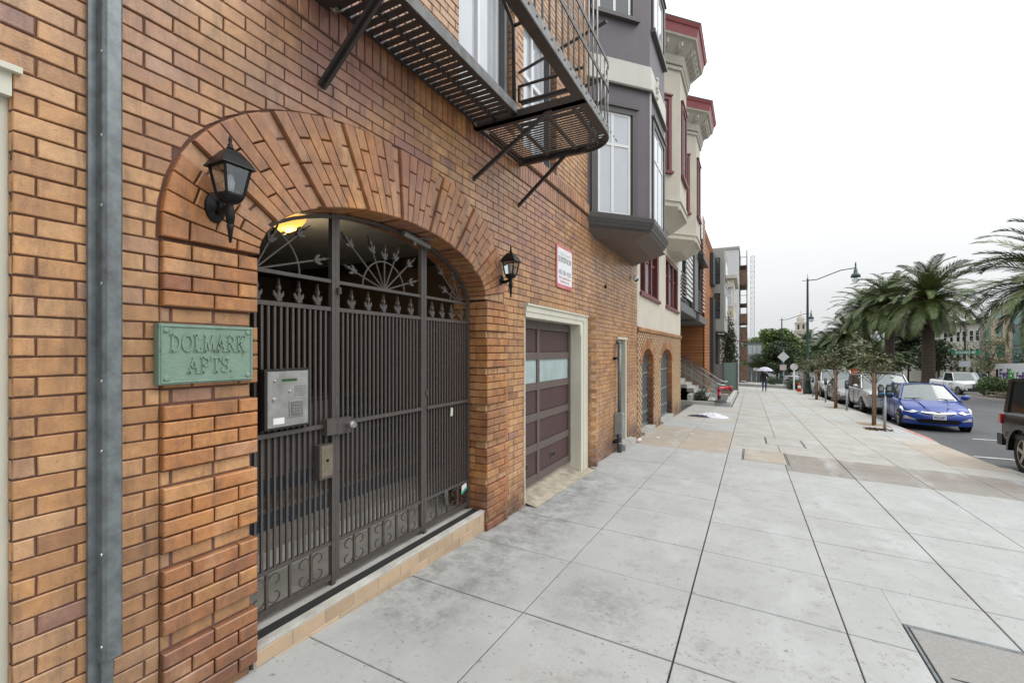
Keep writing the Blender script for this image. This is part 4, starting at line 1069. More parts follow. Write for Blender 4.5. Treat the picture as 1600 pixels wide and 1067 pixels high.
# ================================================================== WHITE NOTICE
ntc = thing('rental_notice', 'white rental notice with a red border high on the brick wall above the garage', 'sign', (.01, 5.18, 2.26))
fr = FR((.012, 5.182, 2.268), Y, Z, X)
def rrect(a, c, d, e, r):
    out = []
    for (cx, cy, s_) in ((c-r, d+r, -90), (c-r, e-r, 0), (a+r, e-r, 90), (a+r, d+r, 180)): out += arcp(cx, cy, r, r, s_, s_+90, 4)
    return out
b = MB(); b.prism(rrect(0, .55, 0, .53, .03), fr, -.01, .003); b.build('red_border', mat('faded_red_print', (.50, .09, .10), rough=.4, var=.2, nscale=4, col2=(.60, .25, .27)), ntc)
b = MB(); b.prism(rrect(.03, .53, .045, .495, .03), fr, .003, .0045); nb_ = b.build('white_panel', mat('white_print', (.74, .76, .78), rough=.35, var=.03), ntc)
M_gt = mat('grey_print', (.30, .31, .32), rough=.5); M_rt = mat('red_print', (.55, .2, .2), rough=.5)
write(nb_, 'FOR RENT', fr, .09, .41, .03, .004, .0045, .0055, mat('pale_print', (.5, .42, .42), rough=.5), width=.36, one=True)
write(nb_, 'RENTSFNOW', fr, .055, .325, .062, .010, .0045, .006, M_gt, width=.44, one=True)
write(nb_, '415-294-1128', fr, .06, .17, .05, .009, .0045, .006, M_gt, width=.42, one=True)
write(nb_, 'INFO RENTSFNOW', fr, .07, .115, .024, .005, .0045, .0055, M_rt, width=.40, one=True)
write(nb_, 'RENTSFNOW.COM', fr, .12, .07, .02, .004, .0045, .0055, M_rt, width=.3, one=True)

# ================================================================== LANTERNS
def lantern(label, org, sc):
    t = thing('wall_lantern', label, 'lantern', org, local=True, group='black coach lanterns beside the arch'); t.scale = (sc, sc, sc)
    WL[t.name] = (0, 0, 0)
    b = MB(); b.smooth = True
    b.lathe([(.055, 0), (.058, .012), (.050, .022), (.030, .03), (.024, .045)], (0, 0, -.02), 20, (1, 0, 0))
    for i in range(len(b.v)): b.v[i] = (b.v[i][0], b.v[i][1]*.85, -.02+(b.v[i][2]+.02)*1.25)
    b.build('wall_plate', M_black, t)
    b = MB(); b.smooth = True; b.tube([(.03, 0, -.04), (.07, 0, -.045), (.115, 0, -.03), (.13, 0, -.015)], [.018, .016, .015, .014], 10); b.build('bracket_arm', M_black, t)
    b = MB(); b.smooth = True; b.lathe([(.004, -.20), (.006, -.195), (.012, -.14), (.016, -.12), (.011, -.115), (.016, -.11), (.020, -.07), (.014, -.03), (.012, -.02), (.03, -.015), (.045, -.005), (.055, .01), (.057, .02)], (.13, 0, 0), 16); b.build('base_finial', M_black, t)
    cx = .13; b = MB(); r0, r1, z0, z1 = .040, .060, .02, .145; gl = MB()
    cr = [(cx+sx*r, sy*r, z) for (r, z) in ((r0, z0), (r1, z1)) for sx, sy in ((1, 1), (-1, 1), (-1, -1), (1, -1))]
    for i in range(4):
        j = (i+1) % 4; b.bar(cr[i], cr[4+i], .009, .009, up=(0, 1, 0)); b.bar(cr[i], cr[j], .009, .009); b.bar(cr[4+i], cr[4+j], .010, .010)
        k_ = .985; q = [cr[i], cr[j], cr[4+j], cr[4+i]]
        g = MB(); g.face([(cx+(p[0]-cx)*k_, p[1]*k_, p[2]) for p in q]); g.build('glass_pane', M_lantern_glass, t)
    b.box(cx-.042, cx+.042, -.042, .042, .012, .022); b.build('cage', M_black, t)
    b = MB(); rz = [(.078, .143), (.076, .150), (.056, .185), (.030, .222), (.012, .230)]
    for i in range(len(rz)-1):
        for k in range(4):
            s4 = ((1, 1), (-1, 1), (-1, -1), (1, -1)); p, q = s4[k], s4[(k+1) % 4]; (ra, za), (rb, zb) = rz[i], rz[i+1]
            b.face([(cx+p[0]*ra, p[1]*ra, za), (cx+q[0]*ra, q[1]*ra, za), (cx+q[0]*rb, q[1]*rb, zb), (cx+p[0]*rb, p[1]*rb, zb)])
    b.face([(cx+sx*.078, sy*.078, .143) for sx, sy in ((1, -1), (-1, -1), (-1, 1), (1, 1))])
    b.build('roof', M_black, t)
    b = MB(); b.smooth = True; b.lathe([(.012, .228), (.018, .236), (.010, .245), (.012, .252), (.006, .262), (.009, .275), (.003, .30)], (cx, 0, 0), 12); b.build('top_finial', M_black, t)
    b = MB(); b.smooth = True; b.lathe([(.014, .022), (.016, .05), (.02, .08), (.012, .11), (.003, .12)], (cx, 0, 0), 12); b.build('bulb', mat('bulb_glass', (.7, .72, .72), rough=.08, spec=.9), t)
    return t
l1 = lantern('larger black lantern with clear panes on the brick ring left of the arch', (.022, 1.165, 2.125), .92)
l2 = lantern('smaller-looking black lantern on the brick wall right of the arch', (.0, 3.765, 2.17), .98)

# vestibule ceiling lamp (lit)
cl_ = thing('ceiling_lamp', 'lit amber glass bowl lamp on the vestibule ceiling behind the gate', 'lamp', (-1.18, 2.44, 2.50))
b = MB(); b.smooth = True; b.lathe([(.012, -.15), (.05, -.143), (.11, -.11), (.155, -.055), (.168, -.01), (.16, .0)], (-1.18, 2.37, 2.575), 24)
M_amber = mat('amber_glass_lit', (.8, .45, .1), rough=.3, emit=(1.0, .50, .10), estr=1.25); b.build('glass_bowl', M_amber, cl_)
b = MB(); b.lathe([(.012, -.17), (.018, -.16), (.012, -.149)], (-1.18, 2.37, 2.575), 10); b.build('knob', M_gd, cl_)
ld = bpy.data.lights.new('vestibule_bulb', 'POINT'); ld.energy = 6.5; ld.color = (1, .80, .52); ld.shadow_soft_size = .12
lo = bpy.data.objects.new('vestibule_bulb', ld); COL.objects.link(lo); lo.location = (-1.18, 2.44, 2.35)

# ================================================================== DOWNPIPE COVER + SMALL WALL FITTINGS
dp = thing('galvanised_duct', 'tall galvanised steel cable duct running up the brick wall left of the pier', 'duct', (.0, .775, -.1))
b = MB(); b.prism([(.737, -.2), (.765, -.2), (.765, 4.2), (.737, 4.2)], WALL, .0, .02); b.box(.0, .045, .765, .80, -.2, .36); b.build('back_channel', M_galv, dp)
b = MB()
sec = [(.0, .757), (.058, .762), (.072, .772), (.072, .812), (.062, .820), (.0, .820)]
k = len(b.v); b.v += [(x, y, .34+(.03 if x > .05 else 0)) for x, y in sec]+[(x, y, 4.2) for x, y in sec]
for i in range(6): j = (i+1) % 6; b._f((k+i, k+j, k+6+j, k+6+i))
b._f(tuple(k+i for i in range(6))[::-1]); b._f(tuple(k+6+i for i in range(6))); b.build('cover', M_galv, dp)
for zz in (.42, .75, 1.12, 1.37, 1.72, 2.0, 2.25, 2.55):
    b = MB(); b.lathe([(.007, 0), (.007, .004), (.003, .006)], (.055, .7635, zz), 8, (-.3, -1, 0)); b.build('screw', M_steel, dp)
cm = thing('security_camera', 'white dome security camera at the far end of the brick wall', 'camera', (.05, 9.12, 2.92))
b = MB(); b.smooth = True; b.ball((.09, 9.14, 2.93), .055, 7); b.lathe([(.045, 0), (.045, .05)], (.0, 9.14, 2.93), 12, (1, 0, 0)); b.build('housing', M_white, cm)
b = MB(); b.smooth = True; b.ball((.105, 9.165, 2.90), .045, 6); b.build('lens', M_black, cm)
b = MB(); b.tube([(0, 7.314, 2.529), (.03, 7.314, 2.529)], .03, 8); b.build('pipe_stub', M_black, BLD)
cd = thing('meter_conduit', 'grey steel conduit with a meter box beside the narrow utility door', 'conduit', (.07, 7.98, -.3))
b = MB(); b.smooth = True; b.tube([(.07, 7.98, .38), (.07, 7.98, 1.60)], .032, 10); b.tube([(.07, 7.98, 1.60), (.05, 8.02, 1.63), (-.1, 8.1, 1.63)], .03, 10); b.build('upper_pipe', M_galv, cd)
b = MB(); b.box(.01, .135, 7.87, 8.05, .03, .40); b.prism(rectp(7.885, 8.035, .07, .38), WALL, .135, .15, .01); b.build('meter_box', mat('grey_meter_box', (.26, .27, .27), rough=.5, streak=.1), cd)
b = MB(); b.smooth = True; b.tube([(.07, 7.98, .03), (.07, 7.98, -.05), (.07, 7.98, -.05), (.07, 7.98, -.32)], [.05, .05, .042, .042], 10); b.tube([(.07, 7.98, -.17), (.07, 7.98, -.13)], .05, 10); b.build('lower_pipe', M_galv, cd)
for zz in (1.35, -.10): b = MB(); b.box(.0, .03, 7.80, 8.02, zz-.02, zz+.02); b.box(.03, .06, 7.80, 7.84, zz-.02, zz+.02); b.build('clamp', M_black, cd)

# ================================================================== FIRE ESCAPE
fe = thing('iron_fire_escape', 'dark brown iron fire escape balcony bolted across the brick wall above the arch', 'fire escape', (0, 3.3, 3.4))
FZ = 3.41
def fp(n, mb, m=None, k=None): return mb.build(n, m or M_feir, fe, kind=k)
# narrow walkway along the wall
b = MB(); b.box(.03, .055, 1.62, 3.36, FZ, FZ+.05); fp('wall_angle', b)
b = MB(); b.box(.385, .425, 1.62, 3.31, FZ-.005, FZ+.07); fp('outer_angle', b)
b = MB(); b.box(.4252, .429, 1.62, 3.31, FZ+.0, FZ+.075); fp('outer_angle_face', b, M_feirlt)
b = MB(); b.box(.205, .235, 1.62, 3.30, FZ+.002, FZ+.03); fp('middle_strap', b)
y = 1.80
while y < 3.28:
    b = MB(); b.box(.056, .384, y, y+.043, FZ+.008, FZ+.016); fp('slat', b); y += .062
b = MB(); b.box(0.0, .42, 1.70, 1.78, FZ-.03, FZ+.09); b.box(0.0, .9, 1.60, 1.64, FZ-.03, FZ+.09); fp('cross_beam', b)
b = MB(); b.box(0.0, 1.0, 3.30, 3.345, FZ-.035, FZ+.03); b.box(0, 1.0, 3.30, 3.37, FZ-.035, FZ-.028); fp('cross_beam', b)
b = MB(); b.box(0.0, .72, 4.16, 4.20, FZ-.035, FZ+.03); fp('cross_beam', b)
# landing, rounded outer corner
b = MB()
cor = [(1.0, 3.37)]+[(.72+.28*math.cos(R(a)), 3.92+.28*math.sin(R(a))) for a in range(0, 91, 10)]+[(.0, 4.20)]
pts = [(x, y_, FZ+.01) for x, y_ in [(1.0, 1.6)]+cor]
for i in range(len(pts)-1): b.bar(pts[i], pts[i+1], .012, .085)
fp('rim_angle', b)
b = MB(); k0 = [(1.0066, 1.6)]+[(x+.0066 if i < 11 else x, y_+.0) for i, (x, y_) in enumerate(cor)]
b.bar((1.0075, 1.6, FZ+.012), (1.0075, 3.9, FZ+.012), .002, .075); fp('rim_face', b, M_feirlt)
b = MB(); b.box(.93, 1.0, 1.6, 3.92, FZ-.03, FZ-.024); b.box(.02, .06, 3.37, 4.2, FZ-.03, FZ-.022); fp('rim_flange', b)
y = 3.40
while y < 4.17:
    x1 = .99 if y+.02 < 3.92 else .72+math.sqrt(max(0, .27**2-(y+.02-3.92)**2))
    b = MB(); b.box(.06, x1, y, y+.019, FZ+.006, FZ+.011); fp('slat', b); y += .041
for xx in (.33, .62, .85): b = MB(); b.box(xx, xx+.035, 3.36, 4.17 if xx < .8 else 4.08, FZ-.012, FZ+.004); fp('strap', b)
# railing
def rail(z, nm, r=.014, y0=1.6):
    b = MB(); b.smooth = True
    p = [(1.0, y0, z), (1.0, 3.9, z)]+[(.72+.28*math.cos(R(a)), 3.92+.28*math.sin(R(a)), z) for a in range(10, 91, 10)]+[(.40, 4.20, z), (.02, 4.20, z)]
    b = MB()
    for i in range(len(p)-1): b.bar(p[i], p[i+1], .008, .034)
    fp(nm, b)
rail(3.80, 'lower_guard_rail'); rail(4.02, 'upper_guard_rail')
yv = 1.75; i = 0
M_balu = mat('pale_worn_baluster', (.36, .36, .35), rough=.35, metal=.4, var=.2, nscale=10)
bl_ = []
while yv < 3.92: bl_.append((.992, yv)); yv += .112
for a in (18, 40, 62, 85): bl_.append((.713+.28*math.cos(R(a)), 3.92+.28*math.sin(R(a))))
for i, (xx, yv) in enumerate(bl_):
    b = MB(); b.smooth = True; b.tube([(xx, yv, FZ), (xx, yv, 4.75 if i % 1 == 0 and yv < 3.7 else 4.02)], .0075, 7); fp('baluster', b, M_balu)
    b = MB(); b.lathe([(.008, 0), (.008, .006)], (1.008, yv, FZ+.02), 6, (1, 0, 0)); fp('rivet', b)
# stair handrail and struts
b = MB(); b.smooth = True; b.tube([(.41, 3.29, FZ+.03), (.40, 3.29, 4.12), (.40, 3.22, 4.17), (.40, 2.3, 4.62)], .016, 8); b.tube([(.40, 3.29, 4.12), (.52, 3.30, 4.14), (.56, 3.32, 4.16)], .014, 8); fp('handrail_pipe', b)
b = MB()
b.bar((.42, 3.36, FZ+.12), (.97, 3.36, FZ+.12), .02, .014); b.bar((.42, 3.36, FZ+.12), (.42, 3.36, FZ+.25), .02, .02); b.bar((.42, 3.36, FZ+.25), (.97, 3.36, FZ+.25), .02, .014)
fp('kick_rail', b)
b = MB(); b.bar((.0, 4.20, 4.35), (1.0, 3.9, 4.35), .02, .02); fp('cross_tie', b)
# braces
b = MB(); b.bar((.0, 1.75, 2.945), (.56, 1.75, 3.40), .012, .055, up=(0, 1, 0)); b.bar((.0, 1.75, 2.945), (.56, 1.75, 3.40), .055, .012, up=(0, 1, 0)); fp('brace', b)
for (ye, zz, xe) in ((3.32, 2.958, .72), (4.18, 2.972, .50)):
    b = MB(); b.bar((.0, ye, zz), (xe, ye, FZ-.03), .03, .022, up=(0, 1, 0)); fp('brace', b)
    b = MB(); b.lathe([(.022, 0), (.018, .012)], (0, ye, zz), 8, (1, 0, 0)); fp('wall_bolt', b)
M_eff = mat('flaking_bracket', (.30, .24, .18), rough=.9, var=.4, nscale=30, bump=.5)
b = MB(); b.prism([(1.70, 3.40), (1.80, 3.37), (1.86, 3.42), (1.86, 3.5), (1.70, 3.5)], WALL, .043, .052); b.prism([(3.25, 3.39), (3.5, 3.38), (3.5, 3.45), (3.25, 3.45)], WALL, .043, .05); fp('wall_anchor', b, M_eff)
# ================================================================== NEIGHBOUR BUILDINGS ON THE LEFT
M_stucco = mat('cream_stucco', (.56, .52, .44), rough=.85, var=.06, nscale=2, bump=.2, bscale=90, streak=.08)
M_maroon = mat('maroon_window_paint', (.16, .035, .035), rough=.45, streak=.1)
M_fascia = mat('dull_red_fascia_paint', (.30, .075, .08), rough=.5, var=.08, nscale=2)
M_orn = mat('cream_cornice_paint', (.50, .47, .41), rough=.7, var=.05)
M_basket_m = mat('pale_buff_mortar', (.34, .27, .20), rough=.95)
B2 = thing('cream_stucco_house', 'cream stucco house with maroon windows, two bays and a checkered brick base', 'house', (0, 13, -.4))
y20, y21 = 9.72, 16.45
w2o = [(10.2, 11.5), (12.6, 14.5)]
b = MB()
lw = [(10.02, 12.30, 2.76, 4.1), (13.4, 15.9, 2.76, 4.2)]
columns(b, -.35, .0, y20, y21, 1.995, 8.0, lw)
b.box(-6, -.35, y20, y21, -1.2, 8.0)
b.build('stucco_wall', M_stucco, B2)
hol = []
for (a, c) in w2o:
    n = 8; cy = (a+c)/2; hw = (c-a)/2
    for i in range(n):
        ya, yb = a+(c-a)*i/n, a+(c-a)*(i+1)/n; m_ = min(abs(ya-cy), abs(yb-cy)); hol.append((ya, yb, -3, 1.17+.36*math.sqrt(max(0, 1-(m_/hw)**2))))
b = MB(); columns(b, -.35, -.008, y20, y21, -1.3, 1.90, hol); base = b.build('brick_base', M_basket_m, B2)
st_ = MB(); zz = -.9; r_ = 0
CHK = mat('checkered_brick', (.4, .2, .1), rough=.7, var=.12, nscale=14, tone=[(0, (.20, .095, .07)), (.45, (.26, .13, .095)), (.55, (.46, .31, .17)), (1, (.54, .38, .22))])
add_layer(CHK, (.05, .035, .03), nmask(2.3, .3, .6, .8, box=(None, None, None, None, -2, -.25, .2)))
while zz < 1.88:
    yy = y20+.01; c_ = 0
    while yy < y21-.02:
        w = .105; yc = yy+w/2; zc = zz+.033; ins = False
        for (a, c) in w2o:
            cy = (a+c)/2; hw = (c-a)/2+.22
            if abs(yc-cy) < hw-.22+.05 and zc < 1.2: ins = True
            if zc >= 1.15 and ((yc-cy)/hw)**2+((zc-1.17)/.60)**2 < 1: ins = True
        if zz > zs(0, yy)-.12 and not ins:
            st_.ct = (random.uniform(0, .45) if (c_+r_) % 2 else random.uniform(.55, 1)); st_.prism(rectp(yy+.004, yy+w-.004, zz+.004, zz+.062), WALL, -.03, (.0 if (c_+r_) % 2 else .012), .003)
        yy += w; c_ += 1
    zz += .0665; r_ += 1
st_.build('checkered_bricks', CHK, base, kind='stuff')
b = MB(); yy = y20
while yy < y21: b.ct = random.uniform(.1, .8); b.prism(rectp(yy+.003, yy+.2, 1.90, 1.985), WALL, -.2, .045, .004); yy += .205
b.build('string_course', M_red, B2)
M_ggate = mat('grey_painted_steel_gate', (.19, .21, .215), rough=.45, var=.08, nscale=8)
for gi, (a, c) in enumerate(w2o):
    cy = (a+c)/2; hw = (c-a)/2; vv = MB(); n = 15
    for i in range(n):
        t0, t1 = math.pi*i/n, math.pi*(i+1)/n
        P_ = lambda t, ex: (cy-(hw+ex)*math.cos(t), 1.17+(.36+ex)*math.sin(t))
        vv.ct = random.uniform(.1, .7); vv.prism([P_(t0+.012, 0), P_(t1-.012, 0), P_(t1-.012, .21), P_(t0+.012, .21)], WALL, -.3, .014, .003)
    zz = -.7
    while zz < 1.15:
        vv.ct = random.uniform(0, .8)*(1 if zz > zs(0, a)+.3 else .3)
        ww = .2 if int(zz*20) % 2 else .12
        vv.prism(rectp(zz+.003, zz+.062, -.34, .0), FR((0, c, 0), Z, X, Y), -.003, .03, .002) if False else vv.box(-.30, .006+.006*(int(zz*15) % 2), c-.01-.03*(int(zz/.0665) % 2), c+.10, zz+.004, zz+.062)
        zz += .0665
    vv.build('arch_and_jamb_bricks', M_red, B2, kind='stuff')
    sg = 'gate'; gt = thing('arched_steel_gate', ['grey arched steel gate with lock plates in the checkered brick base, nearer of the two', 'grey arched steel gate in the checkered brick base, farther of the two'][gi], 'gate', (-.15, cy, zs(0, cy)))
    x = -.14; zb = zs(0, cy)+.12
    def top(yv): return 1.17+.34*math.sqrt(max(0, 1-((yv-cy)/hw)**2))
    b = MB()
    for q in (a+.0, c-.04): b.box(x-.02, x+.02, q, q+.04, zb, 1.17)
    for i in range(14):
        t0, t1 = math.pi*i/14, math.pi*(i+1)/14
        b.bar((x, cy-(hw-.02)*math.cos(t0), 1.17+.34*math.sin(t0)), (x, cy-(hw-.02)*math.cos(t1), 1.17+.34*math.sin(t1)), .04, .04, up=(1, 0, 0))
    for zz in (zb+.02, zb+.32, .40, .95): b.box(x-.015, x+.015, a+.04, c-.04, zz-.02, zz+.02)
    b.box(x-.02, x+.02, cy-.02, cy+.02, zb, 1.5); b.build('frame', M_ggate, gt)
    n = int((c-a)/.075)
    for i in range(1, n):
        yv = a+(c-a)*i/n
        b = MB(); b.box(x-.006, x+.006, yv-.007, yv+.007, zb+.04, top(yv)); b.build('bar', M_ggate, gt)
    b = MB(); b.box(x-.055, x-.045, a+.02, c-.02, zb, top(cy)-.08); b.build('mesh_backing', mat('dark_mesh', (.10, .11, .115), rough=.7), gt)
    if gi == 0: b = MB(); b.box(x+.02, x+.06, a+.05, a+.17, .38, .56); b.box(x+.02, x+.06, a+.05, a+.17, .14, .32); b.build('lock_plate', M_steel, gt)
    b = MB(); b.box(-.35, .06, a+.05, c-.02, zs(0, cy)-.4, zs(0, a)+.07); b.build('doorstep', M_conc, B2)
def flat_window(y0, y1, z0, z1, parent, m_, lites, pane, x=-.10, bars=True, fw=.10):
    b = MB(); b.box(x-.05, x+.08, y0, y0+fw, z0, z1); b.box(x-.05, x+.08, y1-fw, y1, z0, z1); b.box(x-.05, x+.081, y0+fw, y1-fw, z1-fw, z1); b.box(x-.05, x+.081, y0+fw, y1-fw, z0, z0+fw*.6)
    b.box(x-.05, x+.15, y0-.06, y1+.06, z0-.07, z0)
    for i in range(1, lites): yy = y0+(y1-y0)*i/lites; b.box(x-.04, x+.06, yy-fw*.6, yy+fw*.6, z0+fw*.6, z1-fw)
    f = b.build('window', m_, parent)
    for i in range(lites):
        ya, yb = y0+(y1-y0)*i/lites+fw*.6, y0+(y1-y0)*(i+1)/lites-fw*.6
        b = MB(); b.box(x-.03, x-.01, ya, yb, z0+.05, z1-fw); b.build('pane', pane if i != 1 else M_glasslight, f)
        b = MB(); b.box(x-.01, x+.02, ya, yb, z0+(z1-z0)*.62, z0+(z1-z0)*.62+.05); b.build('sash_bar', m_, f)
for (a, c, d, e) in lw: flat_window(a, c, d, e, B2, M_maroon, 3, M_glassdark)
for (ya, yb) in ((9.88, 12.62), (13.28, 16.05)):
    p = .73; b = MB(); bay_solid(b, ya, yb, p, 4.62, 8.02); bb = b.build('bay', M_stucco, B2)
    b = MB(); bay_solid(b, ya+.35, yb-.35, p-.38, 4.36, 4.62, 0, .36); b.build('bay_underside', M_stucco, bb)
    b = MB(); bay_solid(b, ya, yb, p, 4.78, 4.86, .03, .02); bay_solid(b, ya, yb, p, 4.60, 4.64, .02, .02); b.build('string_moulding', M_orn, bb)
    f0, L0 = face_frame(ya, yb, p, 0); f1, L1 = face_frame(ya, yb, p, 1)
    bay_window(f0, .18, .86, 5.42, 6.98, bb, M_maroon, M_maroon, M_glasslight, None, None)
    bay_window(f1, .15, L1-.15, 5.42, 6.98, bb, M_maroon, M_maroon, M_glasslight, .5, None)
    cn = MB(); bay_solid(cn, ya, yb, p, 7.68, 7.74, .04, .05); bay_solid(cn, ya, yb, p, 7.78, 7.88, .06, .09); bay_solid(cn, ya, yb, p, 7.88, 7.95, .09, .10)
    bay_solid(cn, ya, yb, p, 7.95, 8.22, .08, .33); bay_solid(cn, ya, yb, p, 8.185, 8.222, .345, .36)
    cn = cn.build('cornice', M_orn, bb)
    for w_, (ff, LL) in enumerate(((f0, L0), (f1, L1))):
        n = 3 if w_ == 0 else 5
        for i in range(n):
            u = LL*(i+.5)/n; b = MB()
            b.prism([(u-.045, 7.98), (u+.045, 7.98), (u+.06, 8.18), (u-.06, 8.18)], ff, .05, .26, .02); b.prism([(u-.03, 8.02), (u+.03, 8.02), (u+.02, 8.12), (u-.02, 8.12)], ff, .26, .30, .01)
            b.build('modillion', M_orn, cn)
    b = MB(); bay_solid(b, ya, yb, p, 8.225, 8.40, .36, .40); bay_solid(b, ya, yb, p, 8.401, 8.47, .42, .45); b.build('fascia', M_fascia, bb)
    b = MB(); bay_solid(b, ya, yb, p, 8.471, 8.49, .455, .455); b.build('gutter_edge', mat('green_gutter', (.05, .12, .11), rough=.4), bb)

# ---- modern dark building with pale slats
M_dk = mat('dark_metal_cladding', (.035, .036, .038), rough=.45, var=.1)
M_dg = mat('grey_metal_edge', (.13, .13, .135), rough=.5)
M_slat = mat('pale_slat', (.62, .61, .60), rough=.6, var=.06)
M_orange = mat('orange_cedar_boards', (.40, .155, .05), rough=.6, var=.2, nscale=5, stretch=(.5, .5, 6), objr=.12)
M_ltcon = mat('light_grey_panel', (.34, .34, .32), rough=.8, var=.05, nscale=2)
B3 = thing('modern_slatted_building', 'modern dark clad building with pale slat screens and an overhanging first floor', 'building', (-1, 21, -.7))
b = MB(); b.box(-5, -.12, 16.5, 25.5, 3.25, 8.3); b.build('upper_wall', M_dk, B3)
b = MB(); b.box(-5, .0, 16.6, 21.6, 2.88, 3.20); b.box(-5, .12, 21.7, 25.5, 2.78, 3.10); b.build('overhang', M_dg, B3)
b = MB(); b.box(-5, -2.0, 16.5, 25.5, -1.5, 2.88); b.build('recessed_wall', mat('dusty_red_brick_wall', (.24, .11, .085), rough=.8, var=.2, nscale=8), B3)
def slats(y0, y1, z0, z1, n, m_, x=.0, w=.0, d=.03, gap=.5):
    h = (z1-z0)/n
    for i in range(n):
        b = MB(); b.box(x-d, x+random.uniform(0, .004), y0, y1, z0+h*i, z0+h*(i+1-gap)); b.build('slat', m_, B3)
slats(18.3, 20.4, 3.5, 8.2, 24, M_slat, x=-.02, gap=.38); slats(24.2, 25.4, 3.4, 8.2, 24, mat('salmon_slat', (.55, .35, .28), rough=.6), x=.06, gap=.42)
for (a, c) in ((16.7, 18.2), (21.9, 23.9)):
    b = MB(); b.box(-.13, -.10, a, c, 3.4, 8.1); f = b.build('window', M_glassdark, B3)
    b = MB(); b.box(-.1, -.04, a, a+.07, 3.3, 8.1); b.box(-.1, -.04, c-.07, c, 3.3, 8.1); b.box(-.1, -.039, a, c, 5.7, 5.8); b.build('frame', M_dk, f)
    for i in range(8): b = MB(); b.box(-.02, .01, a, c, 3.3+.13*i, 3.34+.13*i); b.build('balcony_bar', M_dg, B3)
b = MB(); b.box(-.1, .06, 20.5, 21.8, 3.2, 8.2); b.build('grey_panel', M_dg, B3)
b = MB(); b.box(-.1, .3, 21.6, 24.4, 5.55, 5.75); b.build('canopy', M_dk, B3)
for i in range(9): b = MB(); b.box(-1.95, -1.88, 19.5, 25.4, -.3+.34*i, -.18+.34*i); b.build('screen_bar', M_black, B3)
for i in range(4): b = MB(); b.box(-1.98, -1.93, 19.6+1.5*i, 19.75+1.5*i, -1, 2.88); b.build('screen_post', M_black, B3)

# ---- orange boarded building with grey box bay
B4 = thing('cedar_clad_building', 'building clad in orange cedar boards with a grey box bay and black panels', 'building', (0, 30, -1.2))
b = MB(); b.box(-5, -.04, 25.6, 36.5, -2, 7.3); b.build('core_wall', mat('brown_sheathing', (.14, .06, .03), rough=.8), B4)
zz = -1.6
while zz < 7.85:
    if zz < 7.3:
        b = MB(); b.box(-3.5, .0, 25.53, 25.60, zz, zz+.145); b.build('cedar_board', M_orange, B4)
    b = MB(); b.box(-.04, .02, 25.53, 36.5, zz, zz+.145 if zz < 7.0 else zz+.07); b.build('cedar_board', M_orange, B4)
    zz += .165
for yy in (26.5, 28.4, 30.2): b = MB(); b.box(-.06, -.02, yy, yy+.08, 7.2, 7.9); b.build('parapet_post', M_slat, B4)
b = MB(); b.box(.0, .70, 31.0, 35.6, 2.72, 7.85); gb = b.build('box_bay', M_ltcon, B4)
for (za, zb) in ((3.55, 5.0), (5.7, 7.2)):
    b = MB(); b.box(.14, .46, 30.96, 31.0, za-.05, zb+.05); f = b.build('window', M_black, gb)
    b = MB(); b.box(.18, .42, 30.94, 30.96, za, zb); b.build('pane', M_glassdark, f)
    b = MB(); b.box(.18, .42, 30.93, 30.94, za+.45, za+.50); b.build('transom', M_black, f)
    b = MB(); b.box(.70, .74, 31.6, 34.8, za, zb); b.build('window', M_glassdark, gb)
for (a, c, za, zb) in ((28.9, 30.7, -.1, 4.6), (28.9, 30.7, 5.4, 7.2), (33.2, 35.2, -.2, 2.6)): b = MB(); b.box(.0, .22, a, c, za, zb); b.build('black_panel', M_dk, B4)
b = MB(); b.box(-.0, 1.2, 34.6, 36.6, 2.45, 2.6); b.build('canopy', M_dk, B4)

# ---- stairs, rails, planters
stp = thing('entrance_stair', 'concrete stair with steel and glass balustrades in front of the slatted building', 'stairs', (0, 23.2, -.9))
g0 = zs(.8, 23)
for i in range(8): b = MB(); b.box(-2.2, .75-.3*i, 22.1, 24.4, g0-.3, g0+.17*(i+1)-.0); b.build('step', M_conc, stp)
M_hand = mat('maroon_handrail', (.16, .06, .05), rough=.4)
M_bglass = clear_glass('balustrade_glass', tint=(.72, .80, .78), amt=.22)
for yy in (22.0, 24.5):
    x0_, z0_, x1_, z1_ = .85, .02, -2.0, 1.9
    b = MB(); b.smooth = True; b.tube([(1.15, yy, -.03), (.95, yy, -.03), (x0_, yy, z0_), (x1_, yy, z1_)], .03, 8); b.build('handrail', M_steel, stp)
    b = MB(); b.bar((x0_, yy, z0_+.10), (x1_, yy, z1_+.10), .05, .03); b.build('top_rail', M_hand, stp)
    b = MB(); b.bar((x0_, yy, z0_-.45), (x1_, yy, z1_-.45), .03, .03); b.build('lower_rail', M_steel, stp)
    for k in range(5): t = k/4; xx = x0_+(x1_-x0_)*t*.95; zz = z0_+(z1_-z0_)*t*.95; b = MB(); b.bar((xx, yy, zz-.9), (xx, yy, zz+.08), .035); b.build('baluster_post', M_steel, stp)
    b = MB(); b.face([(x0_, yy+.01, z0_-.75), (x1_, yy+.01, z1_-.75), (x1_, yy+.01, z1_), (x0_, yy+.01, z0_)]); b.build('glass_panel', M_bglass, stp)
pln = thing('stepped_concrete_planter', 'low stepped concrete planter beside the stair and pavement', 'planter', (.5, 20.8, -.9))
M_plc = mat('smooth_pale_concrete', (.44, .44, .41), rough=.8, var=.12, nscale=3, bump=.1)
b = MB(); b.box(-1.6, 1.40, 20.80, 20.98, -1.3, zs(1, 20.8)+.16); b.box(-.3, -.12, 20.98, 22.0, -1.3, -.42); b.box(-.12, 1.2, 23.9, 24.05, -1.5, -.58)
yy = 20.98; i = 0
while yy < 36: b.box(1.22, 1.40, yy, min(yy+2.5, 36.0), -2.3, zs(1.4, yy)+.20); yy += 2.5
